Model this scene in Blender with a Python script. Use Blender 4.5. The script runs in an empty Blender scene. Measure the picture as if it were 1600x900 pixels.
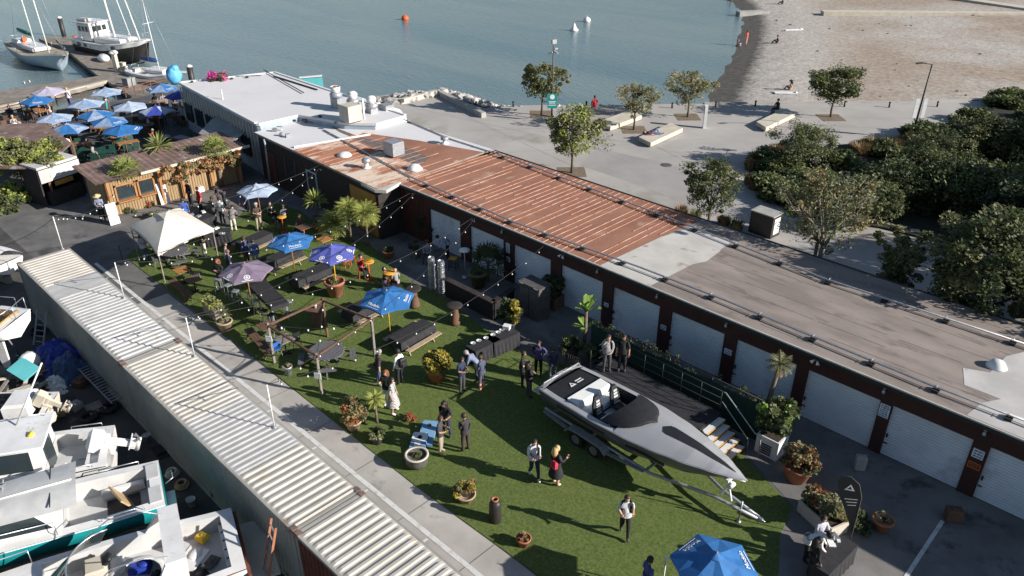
import bpy, math, random
from mathutils import Vector, Matrix
random.seed(7)
R = math.radians
SC = bpy.context.scene
COL = SC.collection

# ------------------------------------------------------------------ camera
F, HOR, CH = 1235.0, -230.0, 20.0
TH = math.atan((450 - HOR) / F)
YAW = R(44.5)
CX, CY = 6.7815, -26.1113
cd = bpy.data.cameras.new('camera')
cam = bpy.data.objects.new('camera', cd); COL.objects.link(cam)
cam.location = (CX, CY, CH); cam.rotation_euler = (R(90) - TH, 0, YAW)
cd.sensor_width = 36; cd.lens = F / 1600 * 36; cd.clip_start = 0.3; cd.clip_end = 4000
SC.camera = cam
SC.render.resolution_x = 1024; SC.render.resolution_y = 576

# ------------------------------------------------------------------ sky and sun
SUN_AZ, SUN_EL = R(25.5), R(23.5)
w = bpy.data.worlds.new('World'); SC.world = w; w.use_nodes = True
nt = w.node_tree; bg = nt.nodes['Background']
sky = nt.nodes.new('ShaderNodeTexSky'); sky.sky_type = 'NISHITA'; sky.sun_disc = False
sky.sun_elevation = SUN_EL; sky.sun_rotation = R(90) - SUN_AZ
sky.air_density = 1.0; sky.dust_density = 0.4; sky.ozone_density = 1.6
nt.links.new(sky.outputs[0], bg.inputs[0]); bg.inputs[1].default_value = 0.056
sd = bpy.data.lights.new('sun', 'SUN'); sd.energy = 4.6; sd.angle = R(0.5); sd.color = (1.0, 0.945, 0.875)
sun = bpy.data.objects.new('sun', sd); COL.objects.link(sun)
dv = Vector((-math.cos(SUN_AZ) * math.cos(SUN_EL), -math.sin(SUN_AZ) * math.cos(SUN_EL), -math.sin(SUN_EL)))
sun.rotation_euler = dv.to_track_quat('-Z', 'Y').to_euler()
SC.view_settings.view_transform = 'Standard'; SC.view_settings.look = 'None'
SC.view_settings.exposure = 0.95; SC.view_settings.gamma = 1.0

# ------------------------------------------------------------------ helpers
def at(u, v, z=0.0):
    """survey point: where the sight line through a photo pixel meets the level z"""
    x = (u - 800) / F; y = (450 - v) / F
    dx, dy, dz = x, math.cos(TH) + y * math.sin(TH), -math.sin(TH) + y * math.cos(TH)
    t = (CH - z) / -dz
    dx *= t; dy *= t
    c, s = math.cos(YAW), math.sin(YAW)
    return (CX + dx * c - dy * s, CY + dx * s + dy * c)

def V3(u, v, z=0.0):
    p = at(u, v, z); return Vector((p[0], p[1], z))

class MB:
    def __init__(s): s.v = []; s.f = []; s.m = []; s.sm = []
    def add(s, vs, fs, m=0, smooth=False):
        b = len(s.v); s.v += [tuple(p) for p in vs]
        for f in fs: s.f.append(tuple(b + i for i in f)); s.m.append(m); s.sm.append(smooth)
        return s
    def box(s, x0, x1, y0, y1, z0, z1, m=0):
        return s.add([(x0,y0,z0),(x1,y0,z0),(x1,y1,z0),(x0,y1,z0),(x0,y0,z1),(x1,y0,z1),(x1,y1,z1),(x0,y1,z1)],
                     [(0,3,2,1),(4,5,6,7),(0,1,5,4),(1,2,6,5),(2,3,7,6),(3,0,4,7)], m)
    def ob(s, c, d, rz=0, rx=0, ry=0, m=0, bev=0):
        """oriented box centred on c with full sizes d"""
        M = Matrix.Translation(Vector(c)) @ Matrix.Rotation(rz, 4, 'Z') @ Matrix.Rotation(ry, 4, 'Y') @ Matrix.Rotation(rx, 4, 'X')
        x, y, z = d[0]/2, d[1]/2, d[2]/2
        if bev:
            b = bev; P = []
            for (zz, k) in ((-z, b), (-z + b, 0), (z - b, 0), (z, b)):
                P += [(-x+k+ (b if k==0 else 0)*0, -y+k, zz), (x-k, -y+k, zz), (x-k, y-k, zz), (-x+k, y-k, zz)]
            fs = [(0,3,2,1),(12,13,14,15)]
            for l in range(3):
                for i in range(4):
                    j = (i+1) % 4; fs.append((l*4+i, l*4+j, l*4+4+j, l*4+4+i))
            return s.add([M @ Vector(p) for p in P], fs, m)
        P = [(-x,-y,-z),(x,-y,-z),(x,y,-z),(-x,y,-z),(-x,-y,z),(x,-y,z),(x,y,z),(-x,y,z)]
        return s.add([M @ Vector(p) for p in P], [(0,3,2,1),(4,5,6,7),(0,1,5,4),(1,2,6,5),(2,3,7,6),(3,0,4,7)], m)
    def bar(s, a, b, w, h=None, m=0):
        """square bar from a to b"""
        a = Vector(a); b = Vector(b); h = h or w; d = b - a
        if d.length < 1e-6: return s
        dn = d.normalized()
        side = dn.cross(Vector((0,0,1)))
        if side.length < 1e-4: side = Vector((1,0,0))
        side.normalize(); up = side.cross(dn)
        P = []
        for q in (a, b):
            for (i, j) in ((-1,-1),(1,-1),(1,1),(-1,1)): P.append(q + side*(i*w/2) + up*(j*h/2))
        return s.add(P, [(0,3,2,1),(4,5,6,7),(0,1,5,4),(1,2,6,5),(2,3,7,6),(3,0,4,7)], m)
    def tube(s, pts, r, n=6, m=0, cap=True, smooth=True):
        pts = [Vector(p) for p in pts]
        if not isinstance(r, (list, tuple)): r = [r] * len(pts)
        b = []; fs = []
        prev = None
        for i, p in enumerate(pts):
            d = (pts[min(i+1, len(pts)-1)] - pts[max(i-1, 0)])
            d = d.normalized() if d.length > 1e-9 else Vector((0,0,1))
            if prev is None:
                u = d.cross(Vector((0,0,1)))
                if u.length < 1e-3: u = d.cross(Vector((0,1,0)))
            else: u = prev - d * prev.dot(d)
            if u.length < 1e-6: u = d.orthogonal()
            u.normalize(); prev = u; w_ = d.cross(u)
            for k in range(n):
                a = 2*math.pi*k/n; b.append(p + (u*math.cos(a) + w_*math.sin(a)) * r[i])
        for i in range(len(pts)-1):
            for k in range(n):
                j = (k+1) % n; fs.append((i*n+k, i*n+j, (i+1)*n+j, (i+1)*n+k))
        if cap: fs.append(tuple(range(n-1, -1, -1))); fs.append(tuple((len(pts)-1)*n + k for k in range(n)))
        return s.add(b, fs, m, smooth)
    def lathe(s, prof, c=(0,0,0), n=14, m=0, smooth=True, cap=True, sx=1, sy=1):
        b = []; fs = []
        for (r, z) in prof:
            for k in range(n):
                a = 2*math.pi*k/n; b.append((c[0]+r*math.cos(a)*sx, c[1]+r*math.sin(a)*sy, c[2]+z))
        for i in range(len(prof)-1):
            for k in range(n):
                j = (k+1) % n; fs.append((i*n+k, i*n+j, (i+1)*n+j, (i+1)*n+k))
        if cap: fs.append(tuple(range(n-1, -1, -1))); fs.append(tuple((len(prof)-1)*n+k for k in range(n)))
        return s.add(b, fs, m, smooth)
    def prism(s, poly, z0, z1, m=0, top=None):
        n = len(poly)
        ar = sum(poly[i][0]*poly[(i+1)%n][1] - poly[(i+1)%n][0]*poly[i][1] for i in range(n))
        if ar < 0: poly = poly[::-1]
        g = lambda z, i: z[i] if isinstance(z, (list, tuple)) else z
        vs = [(p[0], p[1], g(z0, i)) for i, p in enumerate(poly)] + [(p[0], p[1], g(z1, i)) for i, p in enumerate(poly)]
        s.add(vs, [tuple(range(n-1, -1, -1))] + [(i, (i+1)%n, n+(i+1)%n, n+i) for i in range(n)], m)
        s.add(vs[n:], [tuple(range(n))], m if top is None else top)
        return s
    def sheet(s, poly, z, m=0):
        n = len(poly)
        ar = sum(poly[i][0]*poly[(i+1)%n][1] - poly[(i+1)%n][0]*poly[i][1] for i in range(n))
        if ar < 0: poly = poly[::-1]
        return s.add([(p[0], p[1], z) for p in poly], [tuple(range(n))], m)
    def blob(s, c, r, m=0, seed=0, sub=1, amp=.15, smooth=True):
        vs, fs = ICO[sub]; rnd = random.Random(seed)
        out = []
        for v in vs:
            k = 1 + rnd.uniform(-amp, amp)
            out.append((c[0]+v[0]*r[0]*k, c[1]+v[1]*r[1]*k, c[2]+v[2]*r[2]*k))
        return s.add(out, fs, m, smooth)
    def xf(s, M, start=0):
        for i in range(start, len(s.v)): s.v[i] = tuple(M @ Vector(s.v[i]))
        return s
    def mesh(s, name, mats):
        me = bpy.data.meshes.new(name)
        me.from_pydata(s.v, [], s.f)
        for mm in (mats if isinstance(mats, (list, tuple)) else [mats]): me.materials.append(mm)
        me.polygons.foreach_set('material_index', s.m); me.polygons.foreach_set('use_smooth', s.sm)
        me.update(); return me
    def build(s, name, mats, parent=None, loc=None, rz=0):
        o = bpy.data.objects.new(name, s.mesh(name, mats)); COL.objects.link(o)
        if parent is not None: o.parent = parent
        if loc is not None: o.location = loc
        o.rotation_euler[2] = rz
        return o

def _ico(sub):
    t = (1+5**.5)/2
    v = [Vector(p).normalized() for p in [(-1,t,0),(1,t,0),(-1,-t,0),(1,-t,0),(0,-1,t),(0,1,t),(0,-1,-t),(0,1,-t),(t,0,-1),(t,0,1),(-t,0,-1),(-t,0,1)]]
    f = [(0,11,5),(0,5,1),(0,1,7),(0,7,10),(0,10,11),(1,5,9),(5,11,4),(11,10,2),(10,7,6),(7,1,8),(3,9,4),(3,4,2),(3,2,6),(3,6,8),(3,8,9),(4,9,5),(2,4,11),(6,2,10),(8,6,7),(9,8,1)]
    for _ in range(sub):
        c = {}; nf = []
        def mid(a, b):
            k = (min(a,b), max(a,b))
            if k not in c: v.append(((v[a]+v[b])/2).normalized()); c[k] = len(v)-1
            return c[k]
        for a, b, d in f:
            x, y, z = mid(a,b), mid(b,d), mid(d,a); nf += [(a,x,z),(b,y,x),(d,z,y),(x,y,z)]
        f = nf
    return [tuple(p) for p in v], f
ICO = {0: _ico(0), 1: _ico(1), 2: _ico(2)}

def tag(o, label=None, cat=None, group=None, kind=None):
    if label: o['label'] = label
    if cat: o['category'] = cat
    if group: o['group'] = group
    if kind: o['kind'] = kind
    return o
def struct(o): o['kind'] = 'structure'; return o
def empty(name, loc, rz=0, label=None, cat=None, group=None):
    o = bpy.data.objects.new(name, None); COL.objects.link(o); o.location = loc; o.rotation_euler[2] = rz
    o.empty_display_size = .2
    return tag(o, label, cat, group)
KIDS = {}
def kids(o): return [c for c in COL.objects if c.parent == o]
def copy_tree(o, loc=None, rz=None, label=None, group=None, parent=None, ch=None):
    c = o.copy(); COL.objects.link(c)
    if parent is not None: c.parent = parent
    if loc is not None: c.location = loc
    if rz is not None: c.rotation_euler[2] = rz
    if label: c['label'] = label
    if group: c['group'] = group
    for k in (o.children if ch is None else ch): copy_tree(k, parent=c)
    return c

# ------------------------------------------------------------------ materials
MATS = {}
def mat(name, col, rough=.75, col2=None, scale=3.0, bump=0.0, bscale=None, metal=0.0, detail=6, lo=.35, hi=.65, spec=.4, stretch=None, coat=0, third=None):
    """base colour mottled by noise between col and col2, with optional bump and a third colour as wear patches"""
    m = bpy.data.materials.new(name); m.use_nodes = True
    nt = m.node_tree; n = nt.nodes; l = nt.links
    b = n['Principled BSDF']; b.inputs['Roughness'].default_value = rough; b.inputs['Metallic'].default_value = metal
    b.inputs['Specular IOR Level'].default_value = spec
    if coat: b.inputs['Coat Weight'].default_value = coat
    if col2 is None: col2 = tuple(c*.8 for c in col)
    tc = n.new('ShaderNodeTexCoord'); mp = n.new('ShaderNodeMapping'); l.new(tc.outputs['Object'], mp.inputs[0])
    if stretch: mp.inputs['Scale'].default_value = stretch
    tx = n.new('ShaderNodeTexNoise'); tx.inputs['Scale'].default_value = scale; tx.inputs['Detail'].default_value = detail
    tx.inputs['Roughness'].default_value = .6
    l.new(mp.outputs[0], tx.inputs['Vector'])
    cr = n.new('ShaderNodeValToRGB'); cr.color_ramp.elements[0].position = lo; cr.color_ramp.elements[1].position = hi
    cr.color_ramp.elements[0].color = (*col2, 1); cr.color_ramp.elements[1].color = (*col, 1)
    l.new(tx.outputs['Fac'], cr.inputs[0]); out = cr.outputs[0]
    if third:
        c3, sc3, t3, wd = third
        t2 = n.new('ShaderNodeTexNoise'); t2.inputs['Scale'].default_value = sc3; t2.inputs['Detail'].default_value = 5; t2.inputs['Roughness'].default_value = .65
        l.new(mp.outputs[0], t2.inputs['Vector'])
        r2 = n.new('ShaderNodeMapRange'); r2.inputs['From Min'].default_value = t3; r2.inputs['From Max'].default_value = t3 + wd
        l.new(t2.outputs['Fac'], r2.inputs['Value'])
        mx = n.new('ShaderNodeMix'); mx.data_type = 'RGBA'; l.new(r2.outputs[0], mx.inputs[0]); l.new(out, mx.inputs[6]); mx.inputs[7].default_value = (*c3, 1)
        out = mx.outputs[2]
    l.new(out, b.inputs['Base Color'])
    if bump:
        bt = n.new('ShaderNodeTexNoise'); bt.inputs['Scale'].default_value = bscale or scale*4; bt.inputs['Detail'].default_value = 5
        l.new(mp.outputs[0], bt.inputs['Vector'])
        bn = n.new('ShaderNodeBump'); bn.inputs['Strength'].default_value = min(1, bump); bn.inputs['Distance'].default_value = .03
        l.new(bt.outputs['Fac'], bn.inputs['Height']); l.new(bn.outputs[0], b.inputs['Normal'])
    MATS[name] = m; return m

mat('asphalt', (.15,.145,.14), .9, (.085,.082,.08), .6, .3, 40, detail=9, third=((.045,.045,.047), .35, .6, .1))
mat('lane_concrete', (.41,.385,.355), .88, (.30,.28,.26), .5, .15, 25, detail=9, third=((.21,.195,.18), .9, .58, .15))
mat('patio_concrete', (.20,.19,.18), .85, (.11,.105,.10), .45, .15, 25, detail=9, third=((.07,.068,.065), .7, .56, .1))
mat('plaza_concrete', (.37,.35,.325), .88, (.31,.29,.27), .25, .1, 30, detail=8, third=((.25,.23,.20), .12, .56, .1))
mat('plaza_darker', (.31,.295,.28), .88, (.26,.245,.235), .4, .1, 30)
mat('yard_dirt', (.09,.085,.078), .95, (.04,.038,.036), .5, .6, 14, detail=10, third=((.20,.17,.13), .8, .60, .16))
mat('turf', (.155,.192,.062), .95, (.060,.090,.024), 13, .9, 60, detail=8, lo=.3, hi=.7, third=((.145,.165,.055), .35, .60, .2), spec=.05)
mat('mulch', (.07,.05,.03), .95, (.03,.02,.015), 4, .7, 20)
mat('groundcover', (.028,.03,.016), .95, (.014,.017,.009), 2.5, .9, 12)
mat('deck_dark', (.10,.10,.105), .85, (.05,.05,.053), 1.2, .1, 20)
mat('white_paint_line', (.55,.55,.53), .8, (.34,.33,.32), 3, lo=.3, hi=.5)
mat('rust', (.30,.12,.05), .9, (.13,.05,.03), 8)
mat('brown_wall', (.055,.018,.014), .75, (.035,.013,.011), 2, .15, 12)
mat('dark_wood', (.040,.030,.026), .85, (.018,.015,.014), 2.5, .4, 10, stretch=(1,1,6))
mat('red_siding', (.10,.030,.020), .85, (.05,.018,.014), 1.5, .2, 9, stretch=(6,6,.4))
mat('red_roof', (.315,.152,.098), .85, (.235,.105,.068), .7, .15, 12, detail=9, third=((.40,.27,.20), .8, .60, .14), stretch=(1,.5,1))
mat('worn_red_roof', (.42,.20,.12), .85, (.26,.09,.05), .9, .15, 12, detail=9, third=((.60,.50,.40), .75, .46, .1), stretch=(1,.35,1))
mat('roof_rib', (.46,.30,.23), .8, (.33,.155,.095), 1.6, lo=.42, hi=.62)
mat('roof_dark_patch', (.17,.14,.13), .9, (.09,.075,.07), 3, .3, 14)
mat('white_membrane', (.60,.59,.59), .7, (.56,.55,.55), .4, .04, 8, detail=8, third=((.50,.49,.47), .22, .64, .1))
mat('roof_white_patch', (.52,.50,.46), .85, (.40,.38,.34), .6, .1, 12, detail=9, third=((.30,.25,.22), 1.2, .58, .12))
mat('roof_brown', (.285,.238,.21), .9, (.19,.158,.138), .55, .15, 20, detail=10, third=((.145,.117,.104), .9, .56, .12), stretch=(.6,1.6,1))
mat('roof_grey', (.50,.48,.46), .85, (.38,.36,.35), .5, .1, 12, third=((.24,.20,.18), .8, .62, .1))
mat('roll_door', (.58,.62,.66), .55, (.48,.52,.56), .8, third=((.30,.31,.32), .6, .58, .2))
mat('trim_dark', (.02,.028,.028), .7)
mat('trim_light', (.42,.40,.37), .6)
mat('galv', (.42,.43,.45), .45, (.30,.31,.33), 6, metal=.5)
mat('steel', (.55,.56,.58), .35, (.4,.41,.43), 4, metal=.8)
mat('white_plastic', (.66,.66,.64), .5, (.6,.6,.58), 2)
mat('white_gelcoat', (.68,.68,.68), .3, (.56,.55,.53), 1.2, coat=.2, third=((.34,.30,.25), 1.8, .62, .14))
mat('grey_gelcoat', (.50,.50,.49), .4, (.40,.40,.39), 1.5)
mat('teal_gelcoat', (.015,.30,.32), .3, (.012,.24,.26), 1.2, coat=.3)
mat('bottom_blue', (.03,.07,.13), .8, (.02,.04,.08), 2)
mat('black_vinyl', (.018,.018,.02), .6, (.012,.012,.014), 6)
mat('black_cloth', (.026,.026,.029), .85, (.016,.016,.018), 5, .2, 20)
mat('black_metal', (.02,.02,.022), .5)
mat('rubber', (.018,.018,.018), .8)
mat('glass_dark', (.03,.04,.045), .08, (.02,.03,.035), 1, spec=.6)
mat('boat_silver', (.40,.40,.405), .30, (.35,.35,.355), .6, metal=.15, coat=.5)
mat('boat_hull_grey', (.15,.15,.152), .35, (.12,.12,.122), .8, metal=.15, coat=.4)
mat('wood_light', (.42,.33,.22), .8, (.28,.20,.13), 3, .15, 12, stretch=(1,6,6))
mat('wood_grey', (.24,.215,.19), .85, (.14,.125,.11), 3, .2, 12, stretch=(1,7,1))
mat('wood_orange', (.40,.19,.07), .6, (.26,.115,.04), 3, stretch=(1,7,1))
mat('wood_brown', (.14,.075,.045), .75, (.08,.045,.03), 3, .1, 10, stretch=(1,7,1))
mat('grey_recycled', (.13,.13,.135), .75, (.09,.09,.095), 3, .1, 10, stretch=(6,1,1))
mat('bamboo', (.36,.25,.135), .8, (.20,.13,.065), 2, .4, 9, stretch=(8,8,.4))
mat('ochre', (.38,.20,.045), .8, (.29,.14,.03), 1.5)
mat('tin_rusty', (.22,.14,.115), .8, (.11,.075,.065), 1.2, .15, 10, detail=9, third=((.36,.33,.31), .8, .58, .1))
mat('tin_grey', (.28,.29,.29), .7, (.17,.175,.175), 1, .1, 10, third=((.20,.12,.09), 1, .62, .1))
mat('cont_beige', (.49,.46,.41), .7, (.38,.355,.31), .9, .04, 12, detail=10, third=((.34,.21,.11), 1.0, .62, .12))
mat('cont_grey', (.47,.462,.45), .7, (.36,.355,.345), .9, .04, 12, detail=10, third=((.32,.25,.18), 1.2, .64, .12))
mat('cont_side', (.34,.33,.29), .75, (.25,.245,.22), .6, .04, 12, detail=9, third=((.20,.12,.07), 1.0, .64, .1))
mat('cont_red', (.15,.045,.025), .75, (.09,.03,.02), 1.2)
mat('canvas_beige', (.64,.575,.49), .8, (.58,.52,.44), 1.5, third=((.42,.36,.28), 2.5, .66, .1))
mat('umb_blue', (.028,.14,.36), .7, (.02,.115,.31), 3)
mat('umb_navy', (.035,.055,.30), .7, (.028,.045,.25), 3)
mat('umb_violet', (.085,.10,.36), .7, (.07,.085,.30), 3)
mat('umb_mauve', (.19,.145,.20), .8, (.15,.115,.165), 3)
mat('umb_pale', (.36,.42,.52), .75, (.29,.36,.46), 3)
mat('umb_sky', (.20,.28,.42), .75, (.16,.24,.37), 3)
mat('umb_lav', (.40,.37,.46), .75, (.34,.32,.40), 3)
mat('white_print', (.75,.75,.75), .7)
mat('black_print', (.02,.02,.02), .7)
mat('orange_paint', (.62,.11,.02), .5, (.5,.085,.018), 4)
mat('yellow_top', (.62,.30,.03), .55, (.5,.23,.025), 5)
mat('yellow_pole', (.72,.42,.03), .5)
mat('terracotta', (.40,.16,.085), .8, (.30,.115,.06), 4, third=((.5,.36,.28), 3, .64, .1))
mat('clay_tan', (.42,.32,.22), .8, (.32,.24,.16), 4)
mat('pot_grey', (.10,.095,.09), .8, (.06,.058,.055), 4)
mat('concrete_light', (.52,.47,.39), .85, (.42,.38,.31), 1.2, .1, 15, third=((.32,.28,.23), 2, .62, .1))
mat('concrete_grey', (.36,.35,.33), .85, (.25,.245,.23), 1.5, .1, 15)
mat('soil', (.05,.035,.025), .95, (.025,.018,.012), 8)
mat('rock', (.46,.43,.39), .9, (.28,.265,.245), 2.2, .6, 6, third=((.12,.12,.10), 1.5, .6, .1))
mat('rock_dark', (.14,.13,.11), .9, (.06,.058,.05), 2.2, .6, 6)
mat('bark', (.12,.09,.065), .9, (.06,.045,.033), 5, .5, 15, stretch=(1,1,.3))
mat('bark_pale', (.30,.26,.22), .9, (.18,.15,.13), 5, .3, 15)
mat('palm_trunk', (.20,.15,.11), .9, (.09,.065,.045), 9, .8, 14, stretch=(1,1,2.5))
def leafmat(name, c, c2, tr=.25):
    c = tuple(min(.8, x*1.45) for x in c); c2 = tuple(min(.8, x*1.45) for x in c2)
    m = mat(name, c, .6, c2, 3, spec=.25)
    n = m.node_tree.nodes; l = m.node_tree.links; b = n['Principled BSDF']; out = n['Material Output']
    src = b.inputs['Base Color'].links[0].from_socket
    t = n.new('ShaderNodeBsdfTranslucent'); l.new(src, t.inputs[0]); x = n.new('ShaderNodeMixShader'); x.inputs[0].default_value = .3
    l.new(b.outputs[0], x.inputs[1]); l.new(t.outputs[0], x.inputs[2]); l.new(x.outputs[0], out.inputs[0])
    return m
leafmat('leaf_olive', (.16,.155,.075), (.09,.095,.042))
leafmat('leaf_mid', (.115,.13,.05), (.06,.078,.028))
leafmat('leaf_dark', (.062,.078,.034), (.034,.046,.02))
leafmat('leaf_pale', (.22,.215,.12), (.15,.15,.08))
leafmat('leaf_grey', (.16,.17,.11), (.10,.11,.07))
leafmat('leaf_tan', (.24,.19,.09), (.15,.12,.055))
leafmat('leaf_rust', (.24,.11,.045), (.15,.065,.03))
leafmat('leaf_palm', (.21,.23,.07), (.12,.145,.042))
leafmat('leaf_lime', (.28,.29,.08), (.17,.20,.05))
leafmat('leaf_yellow', (.34,.25,.04), (.17,.16,.03))
leafmat('leaf_dead', (.34,.21,.10), (.20,.12,.06))
leafmat('petal_pink', (.50,.05,.26), (.36,.035,.2))
leafmat('petal_red', (.50,.03,.04), (.36,.02,.03))
leafmat('leaf_banana', (.20,.28,.06), (.12,.19,.04))
leafmat('dry_grass', (.20,.135,.065), (.12,.08,.04))
mat('green_fabric', (.009,.028,.020), .85, (.008,.03,.02), 2, .2, 20)
mat('blue_tarp', (.02,.05,.36), .5, (.015,.035,.24), 2, .5, 5)
mat('denim_tarp', (.04,.09,.20), .6, (.03,.06,.14), 2, .4, 5)
mat('teal_sign', (.0,.27,.25), .6)
mat('turquoise_wall', (.10,.42,.44), .75, (.08,.34,.36), 1)
mat('pale_blue_wall', (.36,.42,.48), .75, (.26,.31,.36), 1, .2, 8)
mat('lamp_white', (.8,.8,.78), .4)
mat('bulb_glass', (.75,.74,.70), .2)
mat('cable', (.02,.02,.02), .6)
mat('red_plastic', (.45,.03,.025), .5)
mat('blue_plastic', (.03,.12,.42), .5)
mat('skyblue_board', (.17,.31,.48), .5, (.14,.27,.42), 2)
mat('sign_white', (.72,.74,.74), .6)
mat('sign_blue', (.05,.11,.28), .6)
mat('sign_orange', (.55,.13,.03), .6)
mat('paper', (.78,.78,.76), .6)
mat('hull_blue_grey', (.42,.50,.58), .35, (.36,.43,.50), 1, coat=.3)
mat('teak', (.40,.34,.26), .7, (.30,.25,.18), 2, stretch=(1,8,1))
mat('dock_wood', (.26,.225,.19), .9, (.15,.13,.11), 1.2, .3, 10, stretch=(1,1,1))
mat('dock_pale', (.40,.37,.32), .9, (.28,.255,.22), 1, .2, 10)
mat('foam_white', (.7,.7,.7), .6)
mat('dark_hull', (.03,.026,.024), .5, (.02,.018,.017), 2)
mat('sailcover_green', (.012,.13,.09), .7)
mat('sailcover_blue', (.03,.08,.25), .7)
mat('bag_blue', (.12,.42,.72), .5, (.10,.34,.6), 3, .4, 8)
mat('yellow_beacon', (.75,.50,.03), .4)
mat('tan_wood', (.45,.32,.17), .8, (.30,.2,.11), 3)
mat('mulch_tan', (.20,.155,.11), .95, (.12,.09,.06), 4, .6, 20)
mat('roof_lap', (.205,.172,.152), .9, (.12,.10,.09), 3)
mat('chair_green', (.014,.06,.045), .6)
mat('sand_towel', (.7,.7,.72), .8)
M = MATS
# ------------------------------------------------------------------ water, beach, ground
def water_mat():
    m = bpy.data.materials.new('bay_water'); m.use_nodes = True; n = m.node_tree.nodes; l = m.node_tree.links
    b = n['Principled BSDF']; b.inputs['Roughness'].default_value = .12; b.inputs['IOR'].default_value = 1.33
    tc = n.new('ShaderNodeTexCoord')
    t = n.new('ShaderNodeTexNoise'); t.inputs['Scale'].default_value = .03; t.inputs['Detail'].default_value = 7; t.inputs['Distortion'].default_value = 1.2
    mq = n.new('ShaderNodeMapping'); mq.inputs['Rotation'].default_value = (0, 0, R(-44)); mq.inputs['Scale'].default_value = (.6, 3, 1); l.new(tc.outputs['Object'], mq.inputs[0]); l.new(mq.outputs[0], t.inputs['Vector'])
    cr = n.new('ShaderNodeValToRGB'); cr.color_ramp.elements[0].position = .3; cr.color_ramp.elements[1].position = .7
    cr.color_ramp.elements[0].color = (.095, .155, .175, 1); cr.color_ramp.elements[1].color = (.16, .205, .205, 1)
    l.new(t.outputs['Fac'], cr.inputs[0]); l.new(cr.outputs[0], b.inputs['Base Color'])
    mp = n.new('ShaderNodeMapping'); mp.inputs['Rotation'].default_value = (0, 0, R(35)); mp.inputs['Scale'].default_value = (1, 2.6, 1)
    l.new(tc.outputs['Object'], mp.inputs[0])
    w1 = n.new('ShaderNodeTexNoise'); w1.inputs['Scale'].default_value = .9; w1.inputs['Detail'].default_value = 6; w1.inputs['Roughness'].default_value = .6
    l.new(mp.outputs[0], w1.inputs['Vector'])
    bm = n.new('ShaderNodeBump'); bm.inputs['Strength'].default_value = .55; bm.inputs['Distance'].default_value = .12
    l.new(w1.outputs['Fac'], bm.inputs['Height']); l.new(bm.outputs[0], b.inputs['Normal'])
    return m
M['water'] = water_mat()
struct(MB().add([(-1500,-400,-1.2),(1500,-400,-1.2),(1500,2500,-1.2),(-1500,2500,-1.2)], [(0,1,2,3)]).build('water', M['water']))
struct(MB().add([(-1600,-500,-4),(1600,-500,-4),(1600,2600,-4),(-1600,2600,-4)], [(0,1,2,3)]).build('seabed', M['mulch']))

shore_px = [(600,150),(640,146),(683,145),(756,169),(800,165),(850,164),(930,165),(1020,163),(1100,162),(1400,160),(1600,154)]
shore = [at(u, v) for u, v in shore_px]
far_e = at(1750, 150)
land = [(-300,-300),(300,-300),(300,140)] + [(far_e[0]+60, far_e[1]+60), far_e] + shore[::-1] + \
       [(-52,13),(-57,10),(-62.5,3.8),at(264,137),at(215,152),at(151,162),at(75,174),at(0,186),(-110,-26),(-140,-60),(-300,-120)]
g = MB().sheet(land, 0)
n = len(land)
ar = sum(land[i][0]*land[(i+1)%n][1] - land[(i+1)%n][0]*land[i][1] for i in range(n))
ll = land if ar > 0 else land[::-1]
g.add([(p[0],p[1],0) for p in ll] + [(p[0],p[1],-4) for p in ll], [(i, i+n, (i+1)%n+n, (i+1)%n) for i in range(n)])
struct(g.build('ground', M['asphalt']))

def poly_px(l, z=0): return [at(u, v, z) for u, v in l]
# public plaza behind the buildings
pl = [(-50,8.2),(-51,16.5)] + [shore[1], shore[2], shore[3]] + shore[4:] + [far_e, (45,60),(45,8.2)]
struct(MB().sheet(pl, .004).build('plaza_paving', M['plaza_concrete']))
struct(MB().sheet(poly_px([(935,232),(1060,262),(1170,320),(1205,352),(1155,352),(1000,290),(905,258)]), .008).build('paved_path', M['plaza_darker']))
# joints
j = MB()
for a, b in (((700,205),(1010,196)),((780,240),(1130,215)),((900,262),(1250,222)),((720,178),(900,262)),((830,190),(1000,262)),((930,180),(1110,272)),((1240,190),(1180,262)),((760,180),(1180,262)),((985,240),(905,262)),((640,167),(1240,300)),((1060,262),(980,300)),((1180,190),(1600,212)),((1110,182),(1600,187))):
    A, B = V3(*a), V3(*b); d = (B-A).normalized(); s_ = Vector((-d.y, d.x, 0))*.018
    j.add([(A-s_)+Vector((0,0,.012)), (B-s_)+Vector((0,0,.012)), (B+s_)+Vector((0,0,.012)), (A+s_)+Vector((0,0,.012))], [(0,1,2,3)])
struct(j.build('paving_joints', M['plaza_darker']))
# planted bed east of the plaza
bed_px = [(1166,276),(1182,256),(1215,240),(1290,230),(1340,226),(1430,216),(1500,190),(1560,160),(1640,140),(1760,190),(1760,430),(1600,402),(1460,378),(1380,358),(1290,345),(1228,330),(1185,300)]
bed = poly_px(bed_px)
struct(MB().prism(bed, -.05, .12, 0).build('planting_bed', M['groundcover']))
# strip of soil behind the storage building
strip = [(-17,9.6),(-9,11.5),(4,12.5),(30,13),(30,8.1),(-20,8.1)]
struct(MB().sheet(strip, .01).build('soil_strip', M['mulch']))
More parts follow.
